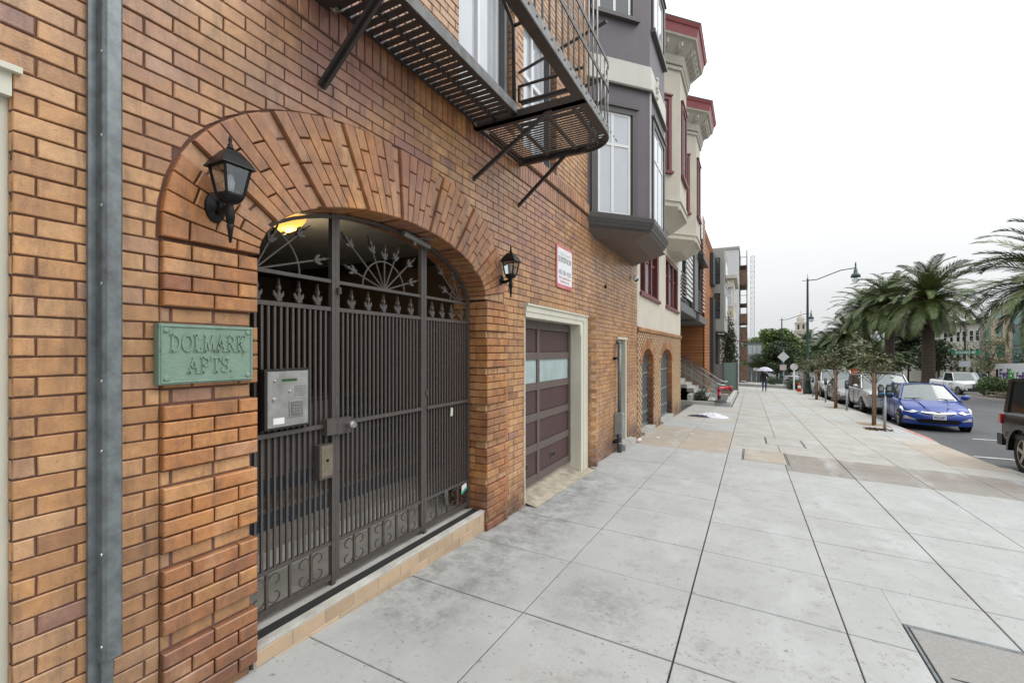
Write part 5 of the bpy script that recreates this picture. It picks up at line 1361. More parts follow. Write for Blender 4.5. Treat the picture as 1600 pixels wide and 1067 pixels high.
b.box(-2.0, 1.22, 35.82, 36.0, -2.3, -1.1); b.build('planter_wall', M_plc, pln)
b = MB(); b.box(-1.6, 1.22, 20.98, 36, -2.3, -.98); b.build('soil', M_earth, pln)
fence_ = thing('green_glass_screen', 'green tinted glass enclosure panel standing behind the planters', 'screen', (1, 32, -1.2))
M_gg = mat('green_frosted_glass', (.17, .26, .235), rough=.35, var=.05, nscale=1, spec=.5)
b = MB(); b.box(.62, 1.40, 32.0, 32.04, -1.1, .72); b.build('front_panel', M_gg, fence_)
b = MB(); b.box(1.36, 1.40, 32.04, 35.0, -1.1, .72); b.build('side_panel', M_gg, fence_)
b = MB(); b.box(1.34, 1.43, 31.95, 32.03, -1.2, .76); b.box(.58, .64, 31.95, 32.03, -1.2, .76); b.build('post', M_dg, fence_)
b = MB(); b.box(-1.6, .58, 32.0, 32.03, -1.1, .62); b.build('grey_panel', mat('grey_frosted_panel', (.20, .21, .205), rough=.4), fence_)
# ---- red standpipe
M_redp = mat('red_gloss_paint', (.50, .02, .03), rough=.3, spec=.6)
sp_ = thing('red_standpipe', 'red fire department standpipe with elbow pipe rising from the planter', 'standpipe', (.95, 21.6, -.95))
b = MB(); b.smooth = True; b.tube([(.93, 21.5, -.98), (.93, 21.5, -.20)], .055, 10); b.tube([(.93, 21.5, -.26), (.93, 21.5, -.16), (.98, 21.55, -.13), (1.12, 21.8, -.13), (1.28, 22.1, -.13)], [.07, .07, .065, .055, .055], 10); b.build('riser_pipe', M_redp, sp_)
b = MB(); b.smooth = True; b.tube([(1.28, 22.1, -.13), (1.36, 22.2, -.13), (1.38, 22.2, -.30)], [.075, .075, .06], 10); b.tube([(1.14, 21.85, -.13), (1.17, 21.9, -.13)], .085, 10); b.build('outlet_cap', M_redp, sp_)
b = MB(); b.tube([(.93, 21.5, -.55), (.93, 21.5, -.45)], .075, 8); b.build('collar', M_blackm, sp_)
# ---- planter plants
M_leafd = mat('dark_leaf', (.045, .065, .035), rough=.6, var=.3, nscale=30, col2=(.09, .11, .06))
M_leafg = mat('green_leaf', (.065, .11, .035), rough=.6, var=.3, nscale=20, col2=(.10, .15, .05))
M_leafo = mat('olive_leaf', (.13, .15, .06), rough=.6, var=.3, nscale=12, col2=(.20, .20, .09))
def leafblob(b, c, r, n, ls, rng, flat=.6, shell=.35):
    for i in range(n):
        d = Vector((rng.gauss(0, 1), rng.gauss(0, 1), rng.gauss(0, 1)*1.0)).normalized()*(rng.random()**shell)
        p = Vector(c)+Vector((d.x*r[0], d.y*r[1], d.z*r[2])); s_ = ls*rng.uniform(.6, 1.3)
        u = Vector((rng.gauss(0, 1), rng.gauss(0, 1), rng.gauss(0, flat))).normalized(); w = u.cross(Vector((rng.gauss(0, 1), rng.gauss(0, 1), rng.gauss(0, 1)))).normalized()
        b.face([p-u*s_, p+w*s_*.45, p+u*s_, p-w*s_*.45])
rg = random.Random(3)
def bush(name, label, c, r, n, ls, m_, cat='bush', group=None, stems=True):
    t = thing(name, label, cat, (c[0], c[1], c[2]), group=group); b = MB(); k = 4
    for i in range(9):
        q = (c[0]+rg.uniform(-.5, .5)*r[0], c[1]+rg.uniform(-.5, .5)*r[1], c[2]+r[2]*(.5+rg.uniform(-.2, .4))); leafblob(b, q, (r[0]*.5, r[1]*.5, r[2]*.5), n//9, ls, rg)
    b.build('foliage', m_, t)
    b = MB()
    for i in range(6): b.tube([c, (c[0]+rg.uniform(-.5, .5)*r[0], c[1]+rg.uniform(-.5, .5)*r[1], c[2]+r[2]*.9)], .012, 4)
    b.build('stem', M_wood, t); return t
bush('planter_shrub', 'dark dense shrub in the planter at the foot of the stair', (.35, 21.6, -.95), (.45, .5, .6), 1200, .045, M_leafd)
bush('planter_ground_cover', 'low bright green plants in the planter beside the red standpipe', (.65, 21.25, -.98), (.45, .25, .22), 500, .03, M_leafg, cat='plant')
bush('columnar_evergreen', 'dark narrow evergreen standing against the cedar clad building', (.75, 37.4, -1.4), (.75, .8, 4.2), 3500, .09, M_leafd, cat='shrub')
# ---- litter
def crumple(label, cat, c, rx, ry, h, m_, seed, nm):
    rg2 = random.Random(seed); b = MB(); b.smooth = True; n, m2 = 18, 10; k = 0
    for j in range(m2+1):
        for i in range(n):
            a = 2*math.pi*i/n; rr = (1-j/m2)**.8*(1+.28*mnoise.noise(Vector((math.cos(a)*1.5, math.sin(a)*1.5, seed))))
            zz = h*((j/m2)**.6)*(.55+.8*abs(mnoise.noise(Vector((math.cos(a)*rr*3, math.sin(a)*rr*3, seed+4)))))
            b.v.append((c[0]+math.cos(a)*rx*rr, c[1]+math.sin(a)*ry*rr, zs(c[0]+math.cos(a)*rx*rr, c[1]+math.sin(a)*ry*rr)+.004+zz+(c[2] if len(c) > 2 else 0)))
    for j in range(m2):
        for i in range(n): a0 = j*n+i; a1 = j*n+(i+1) % n; b._f((a0, a1, a1+n, a0+n))
    return tag(b.build(nm, m_), label, cat)
M_cw = mat('white_cotton', (.66, .66, .74), rough=.9, bump=.4, bscale=14, var=.1)
M_cn = mat('navy_cotton', (.02, .025, .05), rough=.9, bump=.4, bscale=14)
crumple('crumpled white shirt lying on the pavement in front of the planter', 'shirt', (1.05, 15.9), .48, .38, .17, M_cw, 3, 'discarded_shirt')
crumple('flattened navy garment half under the crumpled white shirt on the pavement', 'garment', (.68, 15.62), .42, .20, .07, M_cn, 5, 'discarded_garment')
crumple('dark jacket draped over the corner of the concrete planter wall', 'jacket', (1.0, 20.95, .16), .30, .25, .16, mat('charcoal_cloth', (.05, .055, .065), rough=.9, bump=.4, bscale=14), 8, 'draped_jacket')
cup = thing('discarded_cup', 'pink and white paper cup lying on its side at the foot of the brick wall', 'cup', (.12, 9.35, -.33))
b = MB(); b.smooth = True; b.lathe([(.032, 0), (.042, .12), (.043, .125)], (.10, 9.22, -.318), 12, (.25, 1, -.03)); b.build('cup_body', mat('pink_white_paper', (.66, .42, .40), rough=.6, var=.3, nscale=20, col2=(.75, .72, .70)), cup)
b = MB(); b.lathe([(.045, 0), (.045, .012), (.038, .018)], (.131, 9.343, -.322), 12, (.25, 1, -.03)); b.build('lid', M_white, cup)
for i, (xx, yy, r_) in enumerate(((.35, 10.2, .05), (.62, 10.9, .03), (.9, 11.4, .04))):
    b = MB(); b.face([(xx+r_*math.cos(a)*rg.uniform(.6, 1.2), yy+r_*1.6*math.sin(a), zs(xx+r_*math.cos(a), yy+r_*1.6*math.sin(a))+.006) for a in [k*1.05 for k in range(6)]])
    tag(b.build('paper_scrap', M_white), ['white paper scrap on the tan paving near the arched gates, nearest of three', 'tiny white paper scrap in the middle of the tan paving', 'white paper scrap on the tan paving farthest from the brick wall'][i], 'litter')

# ---- farther buildings on the left
def block(name, label, x0, x1, y0, y1, z0, z1, m_, wins, wm, cat='building', roof=None, fr_m=None, face='x'):
    """rectangular building with real recessed-looking framed windows; wins=(rows z list, cols y list, w, h)"""
    t = thing(name, label, cat, ((x0+x1)/2, (y0+y1)/2, z0)); b = MB(); b.box(x0, x1, y0, y1, z0, z1); b.build('wall', m_, t)
    for (zz, yy, w, h, f_) in wins:
        b = MB(); o = .05
        if f_ == '+x': b.box(x1, x1+.05, yy-w/2-.08, yy+w/2+.08, zz-.08, zz+h+.08)
        elif f_ == '-x': b.box(x0-.05, x0, yy-w/2-.08, yy+w/2+.08, zz-.08, zz+h+.08)
        else: b.box(yy-w/2-.08, yy+w/2+.08, y0-.05, y0, zz-.08, zz+h+.08)
        f = b.build('window', fr_m or M_white, t); b = MB()
        if f_ == '+x': b.box(x1+.05, x1+.06, yy-w/2, yy+w/2, zz, zz+h)
        elif f_ == '-x': b.box(x0-.06, x0-.05, yy-w/2, yy+w/2, zz, zz+h)
        else: b.box(yy-w/2, yy+w/2, y0-.06, y0-.05, zz, zz+h)
        b.build('pane', wm, f)
        b = MB()
        if f_ == '+x': b.box(x1+.06, x1+.08, yy-w/2, yy+w/2, zz+h/2-.03, zz+h/2+.03)
        elif f_ == '-x': b.box(x0-.08, x0-.06, yy-w/2, yy+w/2, zz+h/2-.03, zz+h/2+.03)
        else: b.box(yy-w/2, yy+w/2, y0-.08, y0-.06, zz+h/2-.03, zz+h/2+.03)
        b.build('sash_bar', fr_m or M_white, f)
    if roof:
        ov, h, rm = roof; b = MB(); b.box(x0-ov, x1+ov, y0-ov, y1+ov, z1, z1+h); b.build('cornice', rm, t)
    return t
M_cr2 = mat('pale_yellow_house_paint', (.55, .51, .40), rough=.8, var=.05, nscale=1)
t = block('pale_yellow_flats', 'pale yellow house with sash windows beyond the grey box bay', -6, .95, 40.0, 47.0, -2.6, 7.2, M_cr2,
      [(z_, .55, .5, 1.5, '-y') for z_ in (-.2, 2.6, 5.1)]+[(z_, y_, 1.0, 1.5, '+x') for z_ in (-.2, 2.6, 5.1) for y_ in (42, 45)], M_glasslight, cat='house', roof=(.25, .25, M_orn), fr_m=M_white)
b = MB(); b.prism([(.0, 6.5), (1.0, 6.5), (.5, 7.1)], FR((0, 39.9, 0), X, Z, -Y), 0, .12); b.build('pediment', M_orn, t)
t = block('white_high_building', 'tall white building rising behind the pale yellow house', -7, .9, 60.5, 68, -3.2, 13.6, mat('white_render', (.60, .61, .61), rough=.85, var=.04), [(z_, y_, 1.0, 1.4, '+x') for z_ in (0, 3, 6, 9) for y_ in (62, 65)], M_glassdark, roof=(.1, .3, M_ltcon))
sc_ = thing('scaffolding', 'brown netted scaffolding tower on the side of the white building', 'scaffolding', (1.3, 66, -3))
M_net = mat('brown_scaffold_boards', (.20, .12, .08), rough=.85, var=.25, nscale=3)
for xx in (.95, 1.75):
    for yy in (63.0, 65.5, 68): b = MB(); b.bar((xx, yy, -3.2), (xx, yy, 13.8), .08); b.build('pole', M_dg, sc_)
for k in range(7):
    zz = -2.2+2.35*k; b = MB(); b.box(.9, 1.8, 62.9, 68.1, zz, zz+.12); b.build('deck', M_net, sc_)
    if k in (0, 1, 2, 3, 5): b = MB(); b.box(1.0, 1.78, 62.86, 62.9, zz+.12, zz+(1.9 if k != 3 else 1.2)); b.box(1.78, 1.82, 62.9, 68, zz+.12, zz+1.3); b.build('netting', M_net, sc_)
    b = MB(); b.bar((.95, 62.95, zz+1.1), (1.75, 62.95, zz+1.1), .06); b.bar((1.75, 63, zz+1.1), (1.75, 68, zz+1.1), .06); b.build('guard_rail', M_dg, sc_)
hd = thing('site_hoarding', 'grey plywood hoarding around the building site across the side street', 'hoarding', (2, 70, -2.9))
M_hd = mat('grey_hoarding_paint', (.15, .16, .165), rough=.7)
for i in range(3): b = MB(); b.box(1.75+.56*i, 2.28+.56*i, 70, 70.06, -3.1, -.75-.05*i); b.build('board', M_hd, hd)
b = MB(); b.box(3.40, 3.46, 70, 84, -3.6, -.9); b.build('side_board', M_hd, hd)
b = MB(); b.box(.92, 1.72, 69.98, 70.04, -2.6, -.65); b.build('white_poster_board', M_white, hd)
b = MB(); b.box(1.02, 1.62, 69.96, 69.98, -2.3, -1.0); b.build('poster_print', mat('pale_grey_print', (.45, .46, .47), rough=.6, var=.3, nscale=5), hd)
b = MB(); b.box(2.5, 3.1, 69.95, 69.99, -1.2, -.85); b.build('white_notice', M_white, hd)
so = thing('site_office', 'grey portable site office with a row of windows raised above the hoarding', 'cabin', (2.5, 72, 0))
b = MB(); b.box(1.7, 3.6, 71, 75, -.1, 2.55); wl_ = b.build('cabin_wall', mat('grey_cabin_panel', (.27, .28, .27), rough=.6, var=.05), so)
b = MB(); b.box(1.62, 3.68, 70.9, 75.1, 2.55, 2.68); b.build('roof_edge', M_dg, so); b = MB(); b.box(1.62, 3.68, 70.9, 75.1, -.25, -.1); b.build('floor_edge', M_dg, so)
for i in range(3): b = MB(); b.box(1.85+.56*i, 2.33+.56*i, 70.95, 71.0, 1.0, 2.2); b.build('window', M_glasslight, so)
for xx in (1.8, 3.5): b = MB(); b.bar((xx, 71.1, -3), (xx, 71.1, -.25), .12); b.build('leg', M_dg, so)
cr = thing('tower_crane_mast', 'white lattice tower crane mast rising above the site office', 'crane', (2.6, 150, -6))
M_cranw = mat('white_crane_paint', (.52, .54, .57), rough=.5)
cx_, cy_ = 2.75, 150; bb_ = MB(); 
for sx in (-.5, .5):
    for sy in (-.5, .5): b = MB(); b.bar((cx_+sx, cy_+sy, -6), (cx_+sx, cy_+sy, 29), .13); b.build('chord', M_cranw, cr)
for k in range(23):
    z0_, z1_ = -6+1.52*k, -6+1.52*(k+1)
    for (a, c) in (((-.5, -.5), (.5, -.5)), ((.5, -.5), (.5, .5)), ((.5, .5), (-.5, .5)), ((-.5, .5), (-.5, -.5))):
        if k % 2: a, c = c, a
        bb_.bar((cx_+a[0], cy_+a[1], z0_), (cx_+c[0], cy_+c[1], z1_), .08); bb_.bar((cx_+a[0], cy_+a[1], z1_), (cx_+c[0], cy_+c[1], z1_), .07)
bb_.build('lattice_bracing', M_cranw, cr, kind='stuff')
# ================================================================== VEHICLES (local frame: +X forward, Z up, origin on the ground under the centre)
def carpaint(name, col, metal=.35, rough=.28): return mat(name, col, rough=rough, metal=metal, var=.03, nscale=2, coat=.35)
M_tyre = mat('tyre_rubber', (.016, .016, .017), rough=.8)
M_rim = mat('alloy_rim', (.34, .34, .35), rough=.35, metal=.8)
M_lamp = mat('headlamp_lens', (.62, .65, .68), rough=.12, spec=.9, coat=.6)
M_chrome = mat('chrome', (.7, .7, .7), rough=.12, metal=1)
M_tail = mat('tail_lamp_red', (.42, .015, .015), rough=.2, coat=.5)
M_amb = mat('amber_lens', (.6, .22, .03), rough=.2)
M_cglass = mat('vehicle_glass', (.02, .026, .026), rough=.05, spec=.5, coat=.0)
M_wind = mat('windscreen_glass', (.10, .125, .125), rough=.08, spec=.8, coat=.3)
M_plate = mat('number_plate_white', (.62, .64, .68), rough=.4)
M_trimb = mat('black_plastic_trim', (.022, .022, .024), rough=.5)
M_seat = mat('dark_interior', (.02, .02, .022), rough=.8)
def interp(tab, x):
    if x <= tab[0][0]: return tab[0][1:]
    for a, b_ in zip(tab, tab[1:]):
        if x <= b_[0]:
            t = (x-a[0])/(b_[0]-a[0]); t = t*t*(3-2*t) if False else t
            return [p+(q-p)*t for p, q in zip(a[1:], b_[1:])]
    return tab[-1][1:]
def car(name, label, cat, P, paint, group=None):
    t = thing(name, label, cat, (0, 0, 0), local=True, group=group)
    L, W, H = P['L'], P['W'], P['H']; hw = W/2; xf, xr = L/2, -L/2; gc = P.get('gc', .18)
    # body: table of (x, z_top, half width factor, z_bottom)
    tab = P['body']; xs = []
    n = 30
    x = xr
    xs = sorted(set([round(xr+(xf-xr)*i/n, 4) for i in range(n+1)]+[r[0] for r in tab]))
    b = MB(); b.smooth = True; rings = []
    wa, wb = P['wheels']; wr = P['wr']
    for x in xs:
        zt, wf, zb = interp(tab, x); w = hw*wf
        zs_ = [zb, zb+.02, zb+.12, zb+(zt-zb)*.42, zb+(zt-zb)*.70, zt-.07*P.get('sh', 1), zt-.02, zt+.005, zt+.02]
        ys_ = [w*.80, w*.90, w*.975, w*1.0, w*.99, w*P.get('tum', .955), w*P.get('tum', .955)*.93, w*.62, 0]
        rings.append([(x, yy, zz) for yy, zz in zip(ys_, zs_)])
    k0 = 0; m = len(rings[0])
    for rg_ in rings: b.v += rg_+[(x, -y, z) for x, y, z in rg_[:-1][::-1]]
    N = 2*m-1
    for i in range(len(rings)-1):
        for j in range(N-1): b._f((i*N+j, (i+1)*N+j, (i+1)*N+j+1, i*N+j+1))
        b._f((i*N+N-1, (i+1)*N+N-1, (i+1)*N, i*N))
    b.smooth = False; b._f(tuple(range(N))); b._f(tuple((len(rings)-1)*N+i for i in range(N))[::-1])
    body = b.build('body', paint, t)
    # greenhouse
    gx = P['gh']  # (windscreen base x, roof front x, roof rear x, rear glass base x)
    bz = lambda x: interp(tab, x)[0]
    ins = P.get('ins', .10); rw = hw*P.get('tum', .955)*.97; tw = hw-P.get('tumble', .22)
    def corner(i, top, s_):   # four bottom/top stations
        x = gx[i]; return None
    zr_ = H
    bot = [(gx[0], bz(gx[0])-.01), (gx[3], bz(gx[3])-.01)]
    top = [(gx[1], zr_-.04), (gx[2], zr_-.03)]
    nn = 8
    def sideline(t_):  # bottom & top edge of greenhouse along length
        return (bot[0][0]+(bot[1][0]-bot[0][0])*t_, bot[0][1]+(bot[1][1]-bot[0][1])*t_), (top[0][0]+(top[1][0]-top[0][0])*t_, top[0][1]+(top[1][1]-top[0][1])*t_)
    # solid dark cabin core
    wb_ = lambda x: min(rw, hw*interp(tab, max(min(x, xf), xr))[1]*P.get('tum', .955)*.95)
    b = MB(); c = [(gx[0]-.05, -wb_(gx[0])+.05, bot[0][1]-.05), (gx[0]-.05, wb_(gx[0])-.05, bot[0][1]-.05), (gx[3]+.05, wb_(gx[3])-.05, bot[1][1]-.05), (gx[3]+.05, -wb_(gx[3])+.05, bot[1][1]-.05),
         (gx[1]-.06, -tw+.05, top[0][1]-.03), (gx[1]-.06, tw-.05, top[0][1]-.03), (gx[2]+.06, tw-.05, top[1][1]-.03), (gx[2]+.06, -tw+.05, top[1][1]-.03)]
    b.v += c
    for q in ((0, 1, 5, 4), (1, 2, 6, 5), (2, 3, 7, 6), (3, 0, 4, 7), (4, 5, 6, 7)): b._f(q)
    b.build('cabin_interior', M_seat, t)
    A = lambda i, s_: Vector(((gx[0], gx[3])[i], s_*wb_((gx[0], gx[3])[i]), bot[i][1]))
    B = lambda i, s_: Vector(((gx[1], gx[2])[i], s_*tw, top[i][1]))
    # windscreen, curved
    def curved(a0, a1, b0, b1, bulge, nn=8):
        mb = MB(); mb.smooth = True; dirn = Vector((1 if bulge > 0 else -1, 0, 0))*abs(bulge)
        for i in range(nn+1):
            s_ = i/nn; k_ = 4*s_*(1-s_)
            mb.v.append(tuple(a0.lerp(a1, s_)+dirn*k_)); mb.v.append(tuple(b0.lerp(b1, s_)+dirn*k_*.7+Z*.02*k_))
        for i in range(nn): mb._f((2*i, 2*i+2, 2*i+3, 2*i+1))
        return mb
    curved(A(0, -1).lerp(A(0, 1), .03), A(0, 1).lerp(A(0, -1), .03), B(0, -1).lerp(B(0, 1), .04), B(0, 1).lerp(B(0, -1), .04), .14).build('windscreen', M_wind, t)
    if not P.get('pickup'): curved(A(1, -1).lerp(A(1, 1), .05), A(1, 1).lerp(A(1, -1), .05), B(1, -1).lerp(B(1, 1), .06), B(1, 1).lerp(B(1, -1), .06), -.08).build('rear_window', M_cglass, t)
    else: curved(A(1, -1), A(1, 1), B(1, -1), B(1, 1), -.01).build('rear_window', M_cglass, t)
    for s_ in (-1, 1):
        b = MB(); q = [A(0, s_), A(1, s_), B(1, s_), B(0, s_)]; b.face(q if s_ < 0 else q[::-1]); b.build('side_window', M_cglass, t)
        for k_, f_ in enumerate(P.get('pillars', (.38, .72))):
            b = MB(); b.bar(A(0, s_).lerp(A(1, s_), f_)+Y*s_*.004, B(0, s_).lerp(B(1, s_), f_)+Y*s_*.004, .06, .02, up=(0, 1, 0)); b.build('door_pillar', M_trimb, t)
        b = MB(); b.bar(A(0, s_), B(0, s_), .06, .05, up=(0, 1, 0)); b.build('windscreen_pillar', paint, t)
        b = MB(); b.bar(A(1, s_), B(1, s_), .14, .05, up=(0, 1, 0)); b.build('rear_pillar', paint, t)
        b = MB(); b.bar(B(0, s_), B(1, s_), .05, .06, up=(0, 0, 1)); b.build('roof_rail_edge', paint, t)
        # mirror
        mx0 = gx[0]-.32*(gx[0]-gx[1])-.02; b = MB(); b.smooth = True; b.ball((mx0-.02, s_*(hw+.09), bz(gx[0])+.10), .11, 6, (.7, 1.0, .75)); b.bar((mx0, s_*(hw-.08), bz(gx[0])+.03), (mx0, s_*(hw+.06), bz(gx[0])+.07), .05); b.build('wing_mirror', P.get('mirror', paint), t)
    b = MB(); b.smooth = True; nx, ny = 7, 8
    for i in range(nx+1):
        x = gx[1]+.03+(gx[2]-gx[1]-.06)*i/nx
        for j in range(ny+1):
            s_ = -1+2*j/ny; b.v.append((x-(0.07*(1-s_*s_)*(-1 if i == 0 else 0)), s_*(tw+.01), top[0][1]-.015+.065*(1-s_**4)*(math.sin(math.pi*(i+.6)/(nx+1.2))**.4)))
    for i in range(nx):
        for j in range(ny): a = i*(ny+1)+j; b._f((a, a+1, a+ny+2, a+ny+1))
    b.build('roof', paint, t)
    if P.get('rack'):
        for s_ in (-1, 1): b = MB(); b.bar((gx[1]-.2, s_*(tw-.06), H+.07), (gx[2]+.2, s_*(tw-.06), H+.07), .035); b.build('roof_rack_rail', M_chrome, t)
        for f_ in (.3, .8): x = gx[1]+(gx[2]-gx[1])*f_; b = MB(); b.bar((x, -tw+.06, H+.10), (x, tw-.06, H+.10), .05, .03); b.build('roof_rack_bar', M_rim, t)
    # wheels
    for x in (wa, wb):
        for s_ in (-1, 1):
            b = MB(); b.lathe([(wr*1.16, 0), (wr*1.14, .012)], (x, s_*(hw*.975-.012), wr), 26, (0, s_, 0)); b.build('wheel_arch', P.get('arch', M_blackm), t)
            w_ = MB(); w_.smooth = True; yo = s_*(hw-.20)
            w_.lathe([(wr*.62, 0), (wr*.95, .0), (wr, .03), (wr, .17), (wr*.95, .208), (wr*.70, .214), (wr*.66, .20)], (x, yo, wr), 26, (0, s_, 0)); w_ = w_.build('wheel', M_tyre, t)
            b = MB(); b.smooth = True; b.lathe([(wr*.66, .17), (wr*.68, .205), (wr*.63, .212), (wr*.60, .185), (wr*.60, .182)], (x, yo, wr), 24, (0, s_, 0)); b.build('rim', P.get('rim', M_rim), w_)
            for k_ in range(P.get('spokes', 5)):
                a = 2*math.pi*k_/P.get('spokes', 5)+.3; d = Vector((math.cos(a), 0, math.sin(a))); c0 = Vector((x, yo+s_*.20, wr)); b = MB(); b.bar(c0+d*wr*.10, c0+d*wr*.62, wr*.16, .02, up=(0, s_, 0)); b.build('spoke', P.get('rim', M_rim), w_)
            b = MB(); b.lathe([(wr*.16, .19), (wr*.14, .215)], (x, yo, wr), 12, (0, s_, 0)); b.build('hub_cap', P.get('rim', M_rim), w_)
    return t, body
def frontpt(P, y, z, d=0.0):
    """x of the front face of the body at lateral y (plan curvature)"""
    return P['L']/2-P.get('fcurve', .22)*(abs(y)/(P['W']/2))**2.2 + d
def facepatch(b, P, pts, d=.012, th=.03, side=1):
    """thick patch on the curved front (side=1) or rear (side=-1), pts=(y,z)"""
    k = len(b.v); n = len(pts)
    for (dd) in (d-th, d):
        for (y, z) in pts: b.v.append((side*frontpt(P, y, z, dd), y, z))
    b._f(tuple(k+n+i for i in range(n))); b._f(tuple(k+i for i in range(n))[::-1])
    for i in range(n): j = (i+1) % n; b._f((k+i, k+j, k+n+j, k+n+i))
def strip(b, P, y0, y1, z0, z1, d=.012, side=1, n=8, bow=0.0):
    for i in range(n):
        a, c = y0+(y1-y0)*i/n, y0+(y1-y0)*(i+1)/n; ba, bc = bow*(1-(2*i/n-1)**2), bow*(1-(2*(i+1)/n-1)**2)
        facepatch(b, P, [(a, z0+ba), (c, z0+bc), (c, z1+bc), (a, z1+ba)], d, side=side)

# blue hatchback
M_blue = carpaint('metallic_blue_paint', (.003, .034, .24), .1)
PB = dict(L=4.30, W=1.70, H=1.43, wheels=(1.38, -1.20), wr=.31, gh=(.98, .22, -1.25, -1.95), tum=.93, tumble=.30, fcurve=.36, spokes=5, pillars=(.42, .80),
     body=[(-2.15, .80, .80, .30), (-2.05, .98, .90, .24), (-1.6, 1.0, .98, .2), (-.5, .96, 1, .17), (.6, .93, 1, .17), (1.0, .92, 1, .17), (1.5, .82, .99, .2), (1.80, .72, .95, .2), (1.95, .60, .78, .2), (2.05, .50, .6, .22), (2.10, .44, .4, .24), (2.15, .38, .3, .26)])
blue, bb = car('blue_hatchback', 'metallic blue compact hatchback parked nose towards the camera behind the black 4x4', 'car', PB, M_blue)
def bl(n, mb, m): return mb.build(n, m, blue)
PBf = dict(PB); PBf['L'] = 4.30+.04
def FB(z): return 0.02-max(0, z-.45)*.2-4.2*max(0, z-.45)**2-max(0, .35-z)*.15
def fpatch(pts, n, m, d=.0, th=.05):
    b = MB(); lo, hi = min(p[0] for p in pts), max(p[0] for p in pts); N_ = max(1, int((hi-lo)/.05)+1)
    for q in range(N_):
        a_, c_ = lo+(hi-lo)*q/N_, lo+(hi-lo)*(q+1)/N_
        pl_ = clip(clip(list(pts), (a_, 0), (1, 0)), (c_, 0), (-1, 0))
        if len(pl_) < 3: continue
        k = len(b.v); nn = len(pl_)
        for dd in (d-th, d):
            for (y, z) in pl_: b.v.append((frontpt(PB, y, z, dd+FB(z)), y, z))
        b._f(tuple(k+nn+i for i in range(nn))); b._f(tuple(k+i for i in range(nn))[::-1])
        for i in range(nn): j = (i+1) % nn; b._f((k+i, k+j, k+nn+j, k+nn+i))
    return bl(n, b, m)
b = MB(); b.smooth = True      # bumper skin
zsb = [.19, .24, .30, .38, .46, .52, .57, .62, .66, .70, .735]; ysb = [-.83+.083*i for i in range(21)]
for zz in zsb:
    for yy in ysb: b.v.append((frontpt(PB, yy, zz, FB(zz)), yy, zz))
for i in range(len(zsb)-1):
    for j in range(20): a = i*21+j; b._f((a, a+1, a+22, a+21))
bl('front_bumper', b, M_blue)
for s_ in (-1, 1):
    fpatch([(s_*.46, .59), (s_*.60, .545), (s_*.80, .585), (s_*.85, .66), (s_*.83, .72), (s_*.68, .68)], 'headlight', M_lamp, .045, .12)
    fpatch([(s_*.56, .60), (s_*.64, .60), (s_*.66, .645), (s_*.58, .635)], 'lamp_reflector', M_chrome, .055, .03)
    fpatch([(s_*.52, .33), (s_*.80, .34), (s_*.80, .43), (s_*.74, .45)], 'fog_lamp_surround', mat('silver_trim', (.45, .46, .48), rough=.3, metal=.4), .014, .03)
    fpatch([(s_*.66, .36), (s_*.76, .36), (s_*.77, .42), (s_*.72, .425)], 'fog_lamp', M_lamp, .022, .02)
b = MB()
for i in range(8): a, c = -.40+.1*i, -.40+.1*(i+1); fpatch([(a, .58-.04*(1-(a/.42)**2)), (c, .58-.04*(1-(c/.42)**2)), (c, .60-.012*(1-(c/.42)**2)), (a, .60-.012*(1-(a/.42)**2))], 'grille_bar', M_chrome, .022, .03)
fpatch([(-.38, .545), (-.3, .525), (.3, .525), (.38, .545), (.38, .575), (-.38, .575)], 'upper_grille', M_black, .016, .03)
fpatch([(-.46, .25), (.46, .25), (.54, .33), (.42, .375), (-.42, .375), (-.54, .33)], 'lower_grille', M_black, .014, .03)
b = MB(); b.prism([(.075*math.cos(i*.5236), .035*math.sin(i*.5236)) for i in range(12)], FR((frontpt(PB, 0, .59, FB(.59))+.03, 0, .59), Y, Z, X), -.02, .012, .004); em = bl('oval_badge', b, M_chrome)
b = MB()
for q in (((-.035, -.022), (-.025, .022)), ((.022, -.022), (.034, .022)), ((-.03, -.004), (.03, .006))): 
    (a, c), (d, e) = q; w_ = .006; b.prism([(a-w_, c), (a+w_, c), (d+w_, e), (d-w_, e)], FR((frontpt(PB, 0, .59, FB(.59))+.042, 0, .59), Y, Z, X), -.002, .003)
b.build('badge_letter', M_black, em)
b = MB(); b.box(frontpt(PB, 0, .45, FB(.45))-.01, frontpt(PB, 0, .45, FB(.45))+.03, -.155, .155, .375, .525); npb = bl('number_plate', b, M_plate)
write(npb, '7WLL129', FR((frontpt(PB, 0, .45, FB(.45))+.031, .13, .40), -Y, Z, X), 0, 0, .07, .012, -.001, .001, mat('plate_blue_print', (.05, .06, .25), rough=.5), width=.26, one=True)
b = MB(); b.tube([(1.04, -.65, .955), (1.0, 0, .965), (1.04, .6, .95)], .012, 5); bl('wiper', b, M_black)
for s_ in (-1, 1):
    b = MB(); b.smooth = True; b.tube([(1.02, s_*.42, .955), (1.45, s_*.36, .865), (1.85, s_*.28, .735), (2.0, s_*.2, .65)], [.006, .014, .014, .006], 6); bl('bonnet_crease', b, M_blue)
    b = MB()
    for x in (.75, -.15, -.95): b.box(x-.006, x+.006, s_*(.846), s_*(.853), .28, .92) if s_ > 0 else b.box(x-.006, x+.006, -.853, -.846, .28, .92)
    bl('door_gap', b, M_black)
    for x in (-.02, -.85): b = MB(); b.box(x-.16, x, min(s_*.85, s_*.885), max(s_*.85, s_*.885), .80, .835); bl('door_handle', b, M_blue)
def place(t, x, y, rz=-math.pi/2): t.location = (x, y, zr(y)); t.rotation_euler = (0, R(0), rz)
